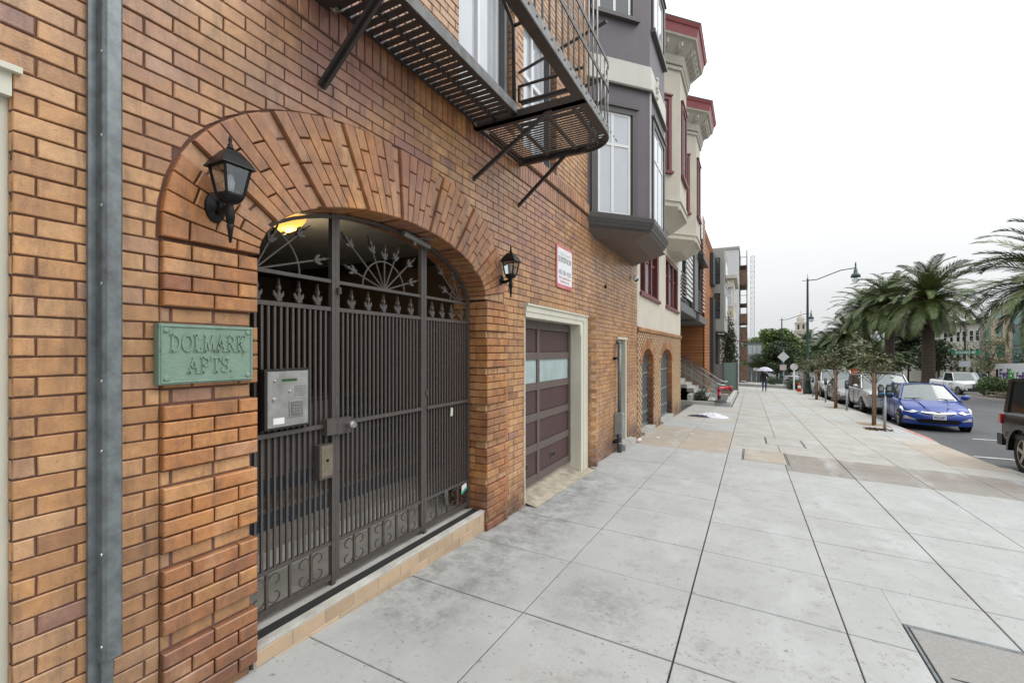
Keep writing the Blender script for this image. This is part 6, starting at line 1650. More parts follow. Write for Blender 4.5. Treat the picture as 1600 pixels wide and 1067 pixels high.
def tilt(t, x, yc, head=-1):
    """park parallel to the street on the downhill slope; head=-1 faces the camera"""
    a = math.atan(SL); t.location = (x, yc, zr(yc))
    m_ = Matrix.Rotation(-a, 4, 'X') @ Matrix.Rotation(head*math.pi/2, 4, 'Z'); t.rotation_euler = m_.to_euler()
tilt(blue, 7.38, 20.55)
blue.rotation_euler.z -= R(3.5)

def generic_front(t, P, H0, grille_m, lampw=.34, lampz=(.72, .88), grz=(.55, .85), plate=True, bumper=None, n='grille'):
    for s_ in (-1, 1):
        b = MB(); y0_, y1_ = s_*(P['W']/2-.06-lampw), s_*(P['W']/2-.05); strip(b, P, min(y0_, y1_), max(y0_, y1_), lampz[0], lampz[1], .02, n=4); b.build('headlight', M_lamp, t)
        b = MB(); y2 = s_*(P['W']/2-.03); strip(b, P, min(y2-s_*.08, y2), max(y2-s_*.08, y2), lampz[0], lampz[0]+.07, .03, n=2); b.build('turn_signal', M_amb, t)
    b = MB(); gw = P['W']/2-.09-lampw; strip(b, P, -gw, gw, grz[0], grz[1], .015); g = b.build(n, grille_m, t)
    for i in range(3): b = MB(); zz = grz[0]+(grz[1]-grz[0])*(i+.5)/3; strip(b, P, -gw+.03, gw-.03, zz-.012, zz+.012, .03); b.build('grille_bar', M_chrome if grille_m is not M_chrome else M_trimb, g)
    b = MB(); strip(b, P, -P['W']/2+.02, P['W']/2-.02, bumper[0], bumper[1], .05); b.build('front_bumper', bumper[2], t)
    if plate: b = MB(); b.box(P['L']/2+.03, P['L']/2+.065, -.155, .155, (bumper[0]+bumper[1])/2-.07, (bumper[0]+bumper[1])/2+.07); b.build('number_plate', M_plate, t)
def generic_side(t, P, m, doors, zt=.95, zb=.32):
    hw = P['W']/2
    for s_ in (-1, 1):
        for i, x in enumerate(doors):
            b = MB(); ya, yb = s_*(hw-.012), s_*(hw+.004); b.box(x-.007, x+.007, min(ya, yb), max(ya, yb), zb, zt); b.build('door_gap', M_black, t)
            b = MB(); b.box(x+.08, x+.24, min(ya, s_*(hw+.03)), max(ya, s_*(hw+.03)), zt-.10, zt-.06); b.build('door_handle', m, t)
# silver SUV with roof rack
M_silver = carpaint('silver_paint', (.42, .43, .44), .5)
PS = dict(L=5.0, W=1.92, H=1.72, wheels=(1.55, -1.45), wr=.37, gh=(1.22, .55, -2.15, -2.42), tum=.955, tumble=.20, fcurve=.14, rack=True, spokes=6, pillars=(.3, .62),
     body=[(-2.5, .85, .90, .36), (-2.45, 1.08, .96, .30), (-2.0, 1.10, 1, .25), (0, 1.07, 1, .24), (1.2, 1.06, 1, .24), (1.6, 1.04, .99, .27), (2.2, 1.0, .97, .28), (2.42, .95, .93, .28), (2.5, .82, .90, .32)])
suv, _ = car('silver_estate_car', 'silver boxy estate car with chrome roof rack parked behind the blue hatchback', 'car', PS, M_silver)
generic_front(suv, PS, 0, M_chrome, .34, (.72, .92), (.60, .90), True, (.32, .56, M_silver)); generic_side(suv, PS, M_silver, (.95, -.1, -1.15), 1.02); tilt(suv, 7.45, 26.75)
# grey saloon
M_greyp = carpaint('warm_grey_paint', (.22, .215, .21), .4)
PG = dict(L=4.7, W=1.78, H=1.42, wheels=(1.45, -1.35), wr=.32, gh=(.85, .15, -1.15, -1.85), tum=.93, tumble=.28, fcurve=.25, spokes=7, pillars=(.42, .82),
     body=[(-2.35, .78, .86, .30), (-2.25, .95, .93, .24), (-1.8, .97, .98, .2), (-.5, .93, 1, .17), (.6, .90, 1, .17), (1.4, .83, .99, .2), (2.0, .74, .95, .2), (2.25, .64, .88, .22), (2.35, .50, .82, .26)])
sal, _ = car('grey_saloon_car', 'grey saloon car parked between the silver estate and the white pickup van', 'car', PG, M_greyp)
generic_front(sal, PG, 0, M_black, .34, (.50, .64), (.46, .60), True, (.24, .44, M_greyp)); generic_side(sal, PG, M_greyp, (.75, -.2, -1.0), .86); tilt(sal, 7.25, 33.1)
# white large SUV
M_whitep = carpaint('white_vehicle_paint', (.70, .71, .72), 0.0)
PV = dict(L=5.2, W=2.0, H=1.92, wheels=(1.6, -1.5), wr=.39, gh=(1.15, .62, -2.3, -2.5), tum=.96, tumble=.18, fcurve=.12, spokes=5, pillars=(.3, .6), mirror=M_trimb,
     body=[(-2.6, .95, .93, .45), (-2.5, 1.16, .97, .4), (-1, 1.16, 1, .34), (1.1, 1.16, 1, .34), (1.7, 1.13, .99, .36), (2.4, 1.08, .97, .38), (2.6, .98, .93, .42)])
vanw, _ = car('white_utility_vehicle', 'large white utility vehicle parked beyond the grey saloon near the street lamp', 'car', PV, M_whitep)
generic_front(vanw, PV, 0, M_black, .30, (.82, 1.0), (.66, 1.0), True, (.42, .62, M_trimb)); generic_side(vanw, PV, M_whitep, (1.0, -.1, -1.2), 1.08); tilt(vanw, 7.45, 39.6)
# more parked cars further off, copies of the grey saloon and white vehicle
far1 = copy_tree(vanw); far1['label'] = 'white van facing the camera, parked across the side street beyond the second lamp'; tilt(far1, 7.35, 79)
far2 = copy_tree(sal); far2['label'] = 'grey car parked by the kerb just past the large white utility vehicle'; tilt(far2, 7.3, 45.3)
far3 = copy_tree(sal); far3['label'] = 'dark saloon car parked on the far side in front of the taupe building'; tilt(far3, 29.5, 74, 1)
# black 4x4 at the right edge
M_blackp = mat('black_vehicle_paint', (.008, .010, .010), rough=.3, spec=.35, coat=.12)
PJ = dict(L=4.5, W=1.84, H=1.72, wheels=(1.45, -1.34), wr=.38, gh=(.95, .45, -2.10, -2.22), tum=.965, tumble=.14, fcurve=.10, spokes=5, pillars=(.33, .64), arch=M_trimb, mirror=M_trimb,
     rim=mat('pale_alloy', (.42, .40, .36), rough=.35, metal=.6),
     body=[(-2.25, 1.0, .96, .50), (-2.2, 1.10, .985, .42), (-1.8, 1.10, 1, .34), (.9, 1.08, 1, .34), (1.5, 1.06, .99, .36), (2.1, 1.02, .97, .38), (2.25, .9, .94, .42)])
jeep, _ = car('black_four_by_four', 'black boxy four by four cut off by the right edge of the picture', 'car', PJ, M_blackp)
generic_front(jeep, PJ, 0, M_black, .30, (.80, .96), (.64, .98), True, (.42, .6, M_trimb)); generic_side(jeep, PJ, M_blackp, (.8, -.15, -1.1), 1.04)
for s_ in (-1, 1):
    b = MB(); b.box(-2.285, -2.20, min(s_*.84, s_*.925), max(s_*.84, s_*.925), .84, 1.02); b.build('tail_light', M_tail, jeep)
    b = MB(); ya, yb = s_*.90, s_*.985
    for i in range(12):
        a0, a1 = math.pi*i/12, math.pi*(i+1)/12; r0, r1 = .43, .50
        b.prism([(-1.34+r0*math.cos(a0), .38+r0*math.sin(a0)), (-1.34+r1*math.cos(a0), .38+r1*math.sin(a0)), (-1.34+r1*math.cos(a1), .38+r1*math.sin(a1)), (-1.34+r0*math.cos(a1), .38+r0*math.sin(a1))], FR((0, 0, 0), X, Z, Y), min(ya, yb), max(ya, yb))
    b.build('fender_flare', M_blackp, jeep)
    b = MB(); b.box(-2.0, 1.0, min(s_*.915, s_*.935), max(s_*.915, s_*.935), .62, .70); b.build('side_moulding', M_trimb, jeep)
b = MB(); b.box(-2.42, -2.22, -.90, .90, .42, .64); b.build('rear_bumper', M_trimb, jeep)
b = MB(); b.lathe([(.37, 0), (.38, .16), (.30, .20)], (-2.26, 0, .95), 24, (-1, 0, 0)); b.build('spare_wheel', M_tyre, jeep)
tilt(jeep, 7.36, 10.05)

# white pickup turning in the median gap
PP = dict(L=5.7, W=2.02, H=1.95, wheels=(1.85, -1.75), wr=.41, gh=(1.10, .62, -.55, -.66), tum=.96, tumble=.2, fcurve=.08, spokes=8, pillars=(.55,), pickup=True, mirror=M_trimb,
     body=[(-2.85, 1.18, .98, .5), (-2.8, 1.20, 1, .42), (-.7, 1.20, 1, .38), (-.6, 1.20, 1, .38), (1.1, 1.24, 1, .38), (1.8, 1.22, 1, .42), (2.6, 1.16, .98, .45), (2.85, 1.08, .96, .5)])
pk, _ = car('white_pickup_truck', 'white pickup truck with black grille waiting in the gap of the median', 'truck', PP, M_whitep)
generic_front(pk, PP, 0, M_trimb, .28, (.86, 1.05), (.70, 1.08), False, (.42, .70, M_trimb)); generic_side(pk, PP, M_whitep, (.95, -.35), 1.12)
b = MB(); b.box(PP['L']/2+.02, PP['L']/2+.04, -.16, .16, .86, .96); b.build('oval_grille_badge', M_chrome, pk)
b = MB(); b.box(-2.7, -.85, -.85, .85, 1.0, 1.212); b.build('truck_bed', M_trimb, pk)
b = MB(); b.box(-.1, .1, -.7, .7, 1.97, 2.06); b.build('light_bar', M_trimb, pk)
for yy in (-.45, .5): b = MB(); b.box(-.08, .08, yy-.07, yy+.07, 2.06, 2.13); b.build('beacon', mat('orange_beacon', (.5, .16, .03), rough=.3), pk)
for s_ in (-1, 1): b = MB(); b.box(.55, .75, min(s_*1.0, s_*1.018), max(s_*1.0, s_*1.018), .85, 1.0); b.build('door_emblem', mat('grey_blue_print', (.2, .22, .3), rough=.5), pk)
a = math.atan(SL); pk.location = (18.9, 55.2, zr(55.2)); pk.rotation_euler = (0, 0, -math.pi/2+R(8))

# white delivery step van with purple and green lettering
fx = thing('white_delivery_van', 'white boxy parcel delivery van with purple and green lettering on the far roadway', 'van', (0, 0, 0), local=True)
b = MB(); fr_side = FR((0, -1.1, 0), X, Z, -Y)
b.prism([(-3.6, .5), (2.55, .5), (2.55, 2.70), (2.35, 2.88), (-3.55, 2.88), (-3.6, 2.80)], FR((0, 0, 0), X, Z, Y), -1.1, 1.1, 0); bx_ = b.build('cargo_box', M_whitep, fx)
b = MB(); b.prism([(2.55, .5), (3.55, .5), (3.55, 1.15), (2.95, 1.35), (2.70, 2.35), (2.55, 2.35)], FR((0, 0, 0), X, Z, Y), -1.04, 1.04, 0); b.build('cab', M_whitep, fx)
b = MB(); b.face([(2.975, -.92, 1.40), (2.975, .92, 1.40), (2.735, .92, 2.28), (2.735, -.92, 2.28)]); b.build('windscreen', M_cglass, fx)
for s_ in (-1, 1):
    ya = s_*1.045
    b = MB(); b.face([(2.58, ya, 1.42), (2.86, ya, 1.42), (2.66, ya, 2.25), (2.58, ya, 2.25)]); b.build('side_window', M_cglass, fx)
    b = MB(); ya, yb = s_*1.1, s_*1.115; b.box(1.85, 2.35, min(ya, yb), max(ya, yb), 1.45, 2.35); b.build('door_window', M_cglass, fx)
    b = MB(); b.box(-3.6, 2.5, min(ya, s_*1.12), max(ya, s_*1.12), 1.12, 1.17); b.build('rub_rail', M_slat, fx)
    for x in (2.45, -2.3):
        w_ = MB(); w_.smooth = True; w_.lathe([(.24, 0), (.38, 0), (.40, .04), (.40, .2), (.38, .24), (.24, .24)], (x, s_*.93, .40), 22, (0, s_, 0)); w_ = w_.build('wheel', M_tyre, fx)
        b = MB(); b.lathe([(.24, .2), (.2, .215), (.08, .23)], (x, s_*.93, .40), 16, (0, s_, 0)); b.build('rim', M_rim, w_)
        b = MB(); ya, yb = s_*1.101, s_*1.105; b.lathe([(.50, 0), (.50, .005)], (x, s_*1.101, .42), 22, (0, s_, 0)); b.build('wheel_arch', M_black, fx)
M_pur = mat('purple_lettering', (.06, .02, .16), rough=.4); M_grn = mat('green_lettering', (.03, .42, .04), rough=.4)
def bold(parent, glyphs, x, z, h, m, fr):
    for ch in glyphs:
        pass
# bold sans lettering built from blocks, on both sides of the box
def blockword(fr, u, v_, h, m1, m2):
    """FedEx in heavy strokes"""
    sw = h*.22; L = []
    def st(pts, m): 
        b = MB()
        for i in range(len(pts)-1):
            (a, c), (d, e) = pts[i], pts[i+1]; l = math.hypot(d-a, e-c); nx, ny = -(e-c)/l*sw/2, (d-a)/l*sw/2; tx, ty = (d-a)/l*sw*.3, (e-c)/l*sw*.3; j_ = (i % 4)*.0008
            b.prism([(u+(a-0)*1-tx+nx, v_+c-ty+ny), (u+a-tx-nx, v_+c-ty-ny), (u+d+tx-nx, v_+e+ty-ny), (u+d+tx+nx, v_+e+ty+ny)], fr, -.004, .006+j_)
        return b.build('letter', m, fx)
    H_ = h; q = sw/2
    st([(q, 0+q*.3), (q, H_-q)], m1); st([(q, H_-q), (h*.58, H_-q)], m1); st([(q, h*.5), (h*.52, h*.5)], m1)
    o = h*.62; X_ = h*.66
    st([(o+q, X_*.52), (o+h*.5, X_*.52)]+[(o+q+h*.21+h*.2*math.cos(R(a)), X_*.5+h*.24*math.sin(R(a))) for a in range(0, 320, 40)], m1)
    o = h*1.24; st([(o+q+h*.17+h*.17*math.cos(R(a)), X_*.5+h*.24*math.sin(R(a))) for a in range(0, 361, 45)], m1); st([(o+h*.47, q*.3), (o+h*.47, H_)], m1)
    o = h*1.88; st([(o+q, q*.3), (o+q, H_-q)], m2); st([(o+q, H_-q), (o+h*.5, H_-q)], m2); st([(o+q, h*.5), (o+h*.46, h*.5)], m2); st([(o+q, q), (o+h*.55, q)], m2)
    o = h*2.50; st([(o, q*.5), (o+h*.5, X_)], m2); st([(o, X_), (o+h*.5, q*.5)], m2)
blockword(FR((1.62, 1.1, 1.42), -X, Z, Y), 0, 0, .95, M_pur, M_grn); blockword(FR((-1.65, 1.1, 1.42), -X, Z, Y), 0, 0, .62, M_pur, M_pur)
blockword(FR((-3.1, -1.1, 1.62), X, Z, -Y), 0, 0, .68, M_pur, M_grn)
b = MB(); b.box(-3.66, -3.6, -.9, -.7, 2.5, 2.6); b.box(-3.66, -3.6, .7, .9, 2.5, 2.6); b.build('marker_lamp', M_tail, fx)
tilt(fx, 25.3, 61.2, 1)

# small far cars on the other roadway
M_teal = carpaint('teal_car_paint', (.04, .25, .30), .3)
tl, _ = car('teal_car', 'teal car half hidden behind the palm trunks on the far roadway', 'car', PG, M_teal); tilt(tl, 28.5, 92, 1)
M_redc = carpaint('red_car_paint', (.30, .02, .02), .2)
rc = copy_tree(vanw); rc['label'] = 'white estate car behind the white pickup on the far roadway'; tilt(rc, 28.5, 83, 1)

# ================================================================== PALMS
rp = random.Random(11)
M_frond = mat('palm_frond_green', (.065, .098, .026), rough=.45, var=.3, nscale=1.5, col2=(.11, .14, .04), objr=.25)
M_trunk = mat('palm_trunk_bark', (.085, .062, .045), rough=.95, var=.4, nscale=6, bump=.8, bscale=12, stretch=(1, 1, 3))
M_dead = mat('orange_palm_fruit_stalk', (.30, .13, .03), rough=.7, var=.3, nscale=8)
def frond_mesh(L, droop, lift, seed):
    r_ = random.Random(seed); b = MB(); pts = []; x = z = 0; a = lift; n = 16
    for i in range(n+1):
        pts.append(Vector((x, 0, z))); s_ = L/n; x += math.cos(a)*s_; z += math.sin(a)*s_; a -= droop/n*(0.5+i/n)
    b.tube(pts, [.05*(1-i/n)+.008 for i in range(n+1)], 4)
    nl = 56
    for i in range(4, nl):
        f = i/nl*n; k = min(int(f), n-1); p = pts[k].lerp(pts[k+1], f-k); d = (pts[k+1]-pts[k]).normalized()
        up = Vector((-d.z, 0, d.x)); ll = .76*math.sin(math.pi*min(1, .12+.88*i/nl))**.6+.08
        for s_ in (-1, 1):
            q = (d*(.55+.5*i/nl)+Vector((0, s_, 0))*.75+up*r_.uniform(.02, .32)).normalized(); tip = p+q*ll*r_.uniform(.85, 1.1)+Vector((0, 0, -.13*ll)); w = d*.040
            mid_ = p.lerp(tip, .5)+Vector((0, 0, .03)); b.face([p-w*.5, p+w*.5, mid_+w]); b.face([p-w*.5, mid_+w, tip, mid_-w])
    return b.mesh('frond', M_frond)
FM = [frond_mesh(4.3, R(88), R(18), 1), frond_mesh(4.4, R(75), R(10), 2), frond_mesh(4.0, R(60), R(8), 3), frond_mesh(3.9, R(100), R(25), 4)]
DEADF = frond_mesh(3.6, R(70), R(5), 9); DEADF.materials.clear(); DEADF.materials.append(mat('dead_brown_frond', (.20, .14, .08), rough=.8))
def palm(label, x, y, h, nf=54, sc=1.0, group='palms on the median', tr=.42):
    zb = zr(y)+.1; t = thing('palm_tree', label, 'palm tree', (x, y, zb), group=group)
    b = MB(); b.smooth = False; prof = []
    k = int(h/.16)
    for i in range(k+1):
        zz = h*i/k; r = tr*(1.25-.30*min(1, zz/1.2))*(1-.22*zz/h)+(.025 if i % 2 else 0)
        if zz > h-1.0: r *= 1+.35*(zz-h+1.0)
        prof.append((r*sc, zz))
    b.lathe(prof, (x, y, zb), 14); b.build('trunk', M_trunk, t)
    for i in range(nf):
        f = i/nf; el = R(82-138*f**.85+rp.uniform(-7, 7)); az = i*2.39996+rp.uniform(-.2, .2); me = FM[rp.randrange(4) if f < .7 else rp.choice((1, 2))] if f < .93 else DEADF
        o = bpy.data.objects.new('frond', me); COL.objects.link(o); o.parent = t; o.location = (0, 0, h-.1+.3*(1-f))
        m_ = Matrix.Rotation(az, 4, 'Z') @ Matrix.Rotation(-el+R(8), 4, 'Y') @ Matrix.Rotation(rp.uniform(-.5, .5), 4, 'X'); o.rotation_euler = m_.to_euler()
        s_ = sc*rp.uniform(.85, 1.05)*(1 if f < .8 else .85); o.scale = (s_, s_, s_)
    for i in range(7):
        a = i*.9; b = MB(); p0 = Vector((x, y, zb+h-.1)); d = Vector((math.cos(a), math.sin(a), 0)); pts = [p0+d*.25, p0+d*.9+Z*.35, p0+d*1.3+Z*.15]; b.tube(pts, .035, 5)
        for k_ in range(26): e = pts[2]+Vector((rp.gauss(0, .16), rp.gauss(0, .16), rp.uniform(-.5, .05))); b.tube([pts[1].lerp(pts[2], rp.random()), e], .014, 3)
        b.build('fruit_stalk', M_dead, t)
    return t
palm('tall date palm with the thickest visible trunk, right of the central pair', 19.6, 66, 9.9, nf=84, sc=1.36, tr=.46)
palm('tall date palm just left of and behind the thick-trunked one', 18.9, 78.5, 11.0, nf=90, sc=1.36, tr=.46)
palm('tall date palm with orange fruit stalks, left of the central pair', 19.6, 96, 12.0, nf=90, sc=1.40)
palm('date palm leaning lowest on the left side of the palm row', 19.4, 112, 9.0, nf=84, sc=1.40)
palm('nearest date palm whose fronds enter from the right edge', 19.8, 42.2, 7.7, sc=1.34, nf=88)
palm('short bright date palm in front of the dark trees left of the row', 16.9, 118, 6.3, nf=80, sc=1.25)
palm('small date palm far down the median near the pale tower', 18.8, 178, 10.5, nf=60, sc=1.3)
palm('low young date palm with green fronds beneath the tall central palms', 18.4, 84, 3.0, nf=60, sc=1.15, group=None)
palm('low young date palm between the thick trunk and the left tall palm', 20.5, 98, 4.0, nf=60, sc=1.25, group=None)

# ================================================================== BROADLEAF TREES
M_lfa = mat('broadleaf_green', (.07, .115, .025), rough=.6, var=.3, nscale=1.2, col2=(.12, .165, .035))
M_lfb = mat('dark_broadleaf_green', (.035, .06, .024), rough=.6, var=.3, nscale=1.2, col2=(.06, .09, .03))
M_bark = mat('grey_bark', (.10, .075, .055), rough=.9, var=.3, nscale=9, bump=.5, bscale=30)
def tree(label, x, y, h, rx, m, nclump=26, nleaf=260, ls=.16, zb=None, group=None, name='broadleaf_tree', trunk=.18, low=.35, cat='tree'):
    zb = zr(y) if zb is None else zb; t = thing(name, label, cat, (x, y, zb), group=group)
    b = MB(); top_ = Vector((x, y, zb+h*.55)); b.tube([(x, y, zb-.1), (x+rp.uniform(-.2, .2), y, zb+h*.3), top_], [trunk, trunk*.8, trunk*.5], 8)
    cb = MB()
    for i in range(nclump):
        a = rp.uniform(0, 6.283); rr = rp.random()**.5; zf = rp.uniform(low, 1.0)
        prof = math.sin(math.pi*min(1, max(.08, (zf-low)/(1.02-low)*.82+.14)))**.6
        c = Vector((x+math.cos(a)*rx*rr*prof*.8, y+math.sin(a)*rx*rr*prof*.8, zb+h*zf-.1*h*rr)); s_ = rx*rp.uniform(.22, .36)
        leafblob(cb, c, (s_, s_, s_*.7), nleaf, ls, rp, shell=.45)
        if i % 3 == 0: b.tube([Vector((x, y, zb+h*rp.uniform(.28, .5))), c], [trunk*.4, .02], 5)
    b.build('trunk', M_bark, t); cb.build('crown', m, t); return t
tree('round bright green tree across the side street behind the walking person', 5.6, 78, 8.4, 4.0, M_lfa, 40, 240, .2)
tree('dark lower tree beside the second street lamp across the side street', 5.6, 70.5, 5.6, 3.2, M_lfb, 34, 240, .16)
tree('pale green tree in the distance behind the second street lamp', 8.8, 108, 8.5, 5.0, M_lfa, 34, 200, .25)
tree('dark green tree mass rising left of the short bright palm', 14, 128, 8.5, 6.5, M_lfb, 40, 240, .28)
tree('dark tree behind the first young street trees', 17.5, 104, 7.0, 5.0, M_lfb, 40, 240, .22)
tree('broad dark tree behind the tall palm trunks on the far pavement', 31, 121, 11, 6.5, M_lfb, 46, 260, .28)
tree('dark tree filling the gap between two palm trunks', 27.5, 132, 9.0, 6.0, M_lfb, 40, 260, .28)
tree('distant dark tree behind the small far palm', 22, 160, 10, 8, M_lfb, 44, 220, .32)
tree('distant tree at the end of the near pavement', 4.5, 128, 10, 6, M_lfa, 40, 220, .3)
tree('sparse grey-green street tree in front of the cream flats across the road', 30.6, 84, 6.8, 4.4, M_leafo, 44, 70, .13, trunk=.16, low=.42)
tree('bushy olive street tree in front of the beige building', 30.4, 70.5, 5.6, 2.4, M_leafd, 26, 170, .12, group=None)
tree('olive street tree nearest the right edge of the picture across the road', 30.4, 65.2, 5.8, 2.4, M_leafd, 26, 170, .12)
tree('dark street tree left of the cream flats across the road', 30.2, 101, 7.5, 3.6, M_lfb, 34, 200, .18)
bush('median_bush', 'rounded green bush at the near end of the median kerb', (18.5, 47.3, -2.0), (1.3, 1.4, 1.2), 4200, .09, M_leafg)
bush('median_bush', 'low green-grey shrub trailing along the median kerb right of the rounded bush', (18.9, 44.6, -1.88), (1.0, 1.6, .55), 3000, .08, M_leafo)
bush('corner_shrub', 'wide dark green shrub on the pavement corner before the side street', (5.4, 46.6, -1.95), (.75, .7, .85), 2600, .06, M_leafd)
bush('corner_shrub', 'low dark shrub across the side street beside the dark tree', (4.4, 61, -2.6), (1.2, .8, .9), 2000, .07, M_leafd)
fn = thing('median_fence', 'low wooden post and rail fence in the median bed beside the bush', 'fence', (17.6, 43, -1.9))
for i in range(7): yy = 37+1.5*i; b = MB(); b.box(17.55, 17.63, yy, yy+.08, zr(yy)+.1, zr(yy)+.62); b.build('fence_post', mat('weathered_timber', (.22, .17, .12), rough=.9), fn)
for dz in (.3, .52): b = MB(); b.bar((17.6, 37, zr(37)+dz), (17.6, 46, zr(46)+dz), .03, .05); b.build('fence_rail', MATS['weathered_timber'], fn)

# ================================================================== YOUNG STREET TREES WITH STAKES
M_stake = mat('tan_timber_stake', (.24, .155, .09), rough=.9, var=.2, nscale=12, stretch=(1, 1, .3))
M_pit = mat('tree_pit_decomposed_granite', (.33, .24, .15), rough=.95, var=.2, nscale=20, bump=.4, bscale=60)
M_yleaf = mat('young_tree_leaf', (.075, .095, .03), rough=.55, var=.3, nscale=9, col2=(.17, .15, .06))
desc = ['young street tree between two timber stakes, nearest the camera beside the blue hatchback', 'young staked street tree beside the silver estate car', 'young staked street tree beside the grey saloon', 'young staked street tree just before the first street lamp']
for i, yy in enumerate((18.1, 25.4, 32.2, 39.2)):
    z0_ = zs(5.55, yy); t = thing('young_street_tree', desc[i], 'tree', (5.55, yy, z0_), group='young staked trees along the kerb')
    for dx, dy, hh in ((-.0, -.12, 1.75 if i else 1.62), (.10, .22, 1.70)):
        b = MB(); b.smooth = True; b.tube([(5.55+dx, yy+dy, z0_-.1), (5.55+dx+.01, yy+dy, z0_+hh)], .042, 8); b.build('stake', M_stake, t)
    b = MB(); b.tube([(5.6, yy+.05, z0_), (5.61, yy+.06, z0_+1.2), (5.58, yy+.03, z0_+1.9)], [.028, .022, .014], 6)
    cb = MB()
    for k in range(22):
        a = rp.uniform(0, 6.28); rr = rp.uniform(.1, .75); c = Vector((5.58+math.cos(a)*rr, yy+math.sin(a)*rr, z0_+rp.uniform(1.65, 2.65)-.2*rr)); b.tube([Vector((5.6, yy+.05, z0_+rp.uniform(1.2, 1.8))), c], [.012, .004], 4); leafblob(cb, c, (.22, .22, .18), 20, .055, rp)
    b.build('trunk', M_bark, t); cb.build('crown', M_yleaf, t)
    b = MB(); b.box(5.5, 5.68, yy-.12, yy+.24, z0_+.9, z0_+.93); b.build('tree_tie', M_blackm, t)
    x0_, x1_, y0_, y1_ = 5.2, 5.95, yy-.55, yy+.45
    b = MB(); b.face([(x0_, y0_, zs(x0_, y0_)-.012), (x1_, y0_, zs(x1_, y0_)-.012), (x1_, y1_, zs(x1_, y1_)-.012), (x0_, y1_, zs(x0_, y1_)-.012)]); b.build('tree_pit', M_pit, pave)
dbr = MB()
for k in range(60): xx, yy = 5.35+rp.gauss(0, .16), 16.35+rp.gauss(0, .12); leafblob(dbr, (xx, yy, zs(xx, yy)+.03), (.05, .05, .03), 6, .03, rp)
tag(dbr.build('leaf_litter', mat('brown_dead_leaves', (.12, .055, .03), rough=.9)), 'small heap of brown dead leaves at the foot of the nearest parking meter', 'leaves', kind='stuff')

# ================================================================== PARKING METERS
M_mpole = mat('galvanised_pole', (.34, .37, .38), rough=.45, metal=.3)
M_mhead = mat('dark_meter_head', (.035, .04, .045), rough=.4)
md = ['parking meter nearest the camera, with twin heads, beside the blue hatchback', 'second parking meter beside the silver estate car', 'third parking meter beside the grey saloon', 'farthest parking meter near the large white utility vehicle']
for i, (x, yy) in enumerate(((5.50, 16.35), (5.76, 23.8), (5.72, 29.6), (5.78, 35.8))):
    z0_ = zs(x, yy); t = thing('parking_meter', md[i], 'parking meter', (x, yy, z0_), group='parking meters along the kerb')
    b = MB(); b.smooth = True; b.tube([(x, yy, z0_), (x, yy, z0_+.98)], .035, 10); b.lathe([(.06, 0), (.05, .03)], (x, yy, z0_), 10); b.build('pole', M_mpole, t)
    for k, dx in enumerate(((-.09, .10) if i == 0 else (0,))):
        dy = .06 if k else 0
        b = MB(); b.smooth = True; b.box(x+dx-.065, x+dx+.065, yy+dy-.05, yy+dy+.05, z0_+.95, z0_+1.20); b.tube([(x+dx, yy+dy-.05, z0_+1.20), (x+dx, yy+dy+.05, z0_+1.20)], .075, 12); b.tube([(x+dx, yy+dy-.045, z0_+1.27), (x+dx, yy+dy+.045, z0_+1.27)], .05, 10); hd_ = b.build('meter_head', M_mhead, t)
        b = MB(); b.box(x+dx-.045, x+dx+.045, yy+dy-.056, yy+dy-.05, z0_+1.15, z0_+1.24); b.build('display_window', mat('meter_window', (.25, .3, .32), rough=.1), hd_)
        b = MB(); b.box(x+dx-.05, x+dx+.05, yy+dy-.055, yy+dy-.05, z0_+1.05, z0_+1.08); b.build('coin_panel', mat('blue_meter_band', (.05, .25, .5), rough=.4) if i == 0 else M_dg, hd_)
    if i == 0: b = MB(); b.box(x-.16, x+.17, yy-.02, yy+.08, z0_+.93, z0_+.96); b.build('twin_yoke', M_mhead, t)

# ================================================================== STREET LAMPS
M_green = mat('dark_green_lamp_paint', (.012, .045, .040), rough=.35)
def lamp_(label, x, y, h, arm):
    z0_ = zs(x, y); t = thing('street_lamp', label, 'street lamp', (x, y, z0_), group='green curved-arm street lamps'); b = MB(); b.smooth = True
    b.lathe([(.26, 0), (.26, .12), (.20, .25), (.20, .9), (.24, .95), (.17, 1.05), (.12, 1.3), (.11, 2.2), (.13, 2.25), (.10, 2.32), (.085, h*.6), (.065, h-.3), (.065, h), (.02, h+.06), (.015, h+.35)], (x, y, z0_), 14); b.build('post', M_green, t)
    b = MB(); b.smooth = True; zt = z0_+h-.12
    b.tube([(x, y, zt), (x+arm*.2, y, zt+.03), (x+arm*.45, y, zt+.32), (x+arm*.7, y, zt+.60), (x+arm, y, zt+.70)], .035, 8); b.tube([(x-.35, y, zt), (x, y, zt)], .02, 6); b.build('arm', M_green, t)
    b = MB(); b.smooth = True; zl = zt+.70
    b.lathe([(.03, .42), (.05, .22), (.05, .02), (.07, 0), (.08, -.12), (.12, -.14), (.13, -.36), (.22, -.42), (.28, -.52), (.30, -.66), (.27, -.70)], (x+arm, y, zl), 14); b.build('lamp_hood', M_green, t)
    b = MB(); b.smooth = True; b.lathe([(.25, -.70), (.25, -.82), (.17, -.98), (.05, -1.06)], (x+arm, y, zl), 12); b.build('glass_globe', clear_glass('lamp_globe', tint=(.8, .84, .86), amt=.2), t)
lamp_('tall green street lamp with a curved arm, nearer one beside the white utility vehicle', 5.91, 40.3, 8.55, 2.9)
lamp_('green street lamp with a curved arm across the side street, farther of the two', 5.65, 66.5, 8.2, 3.1)

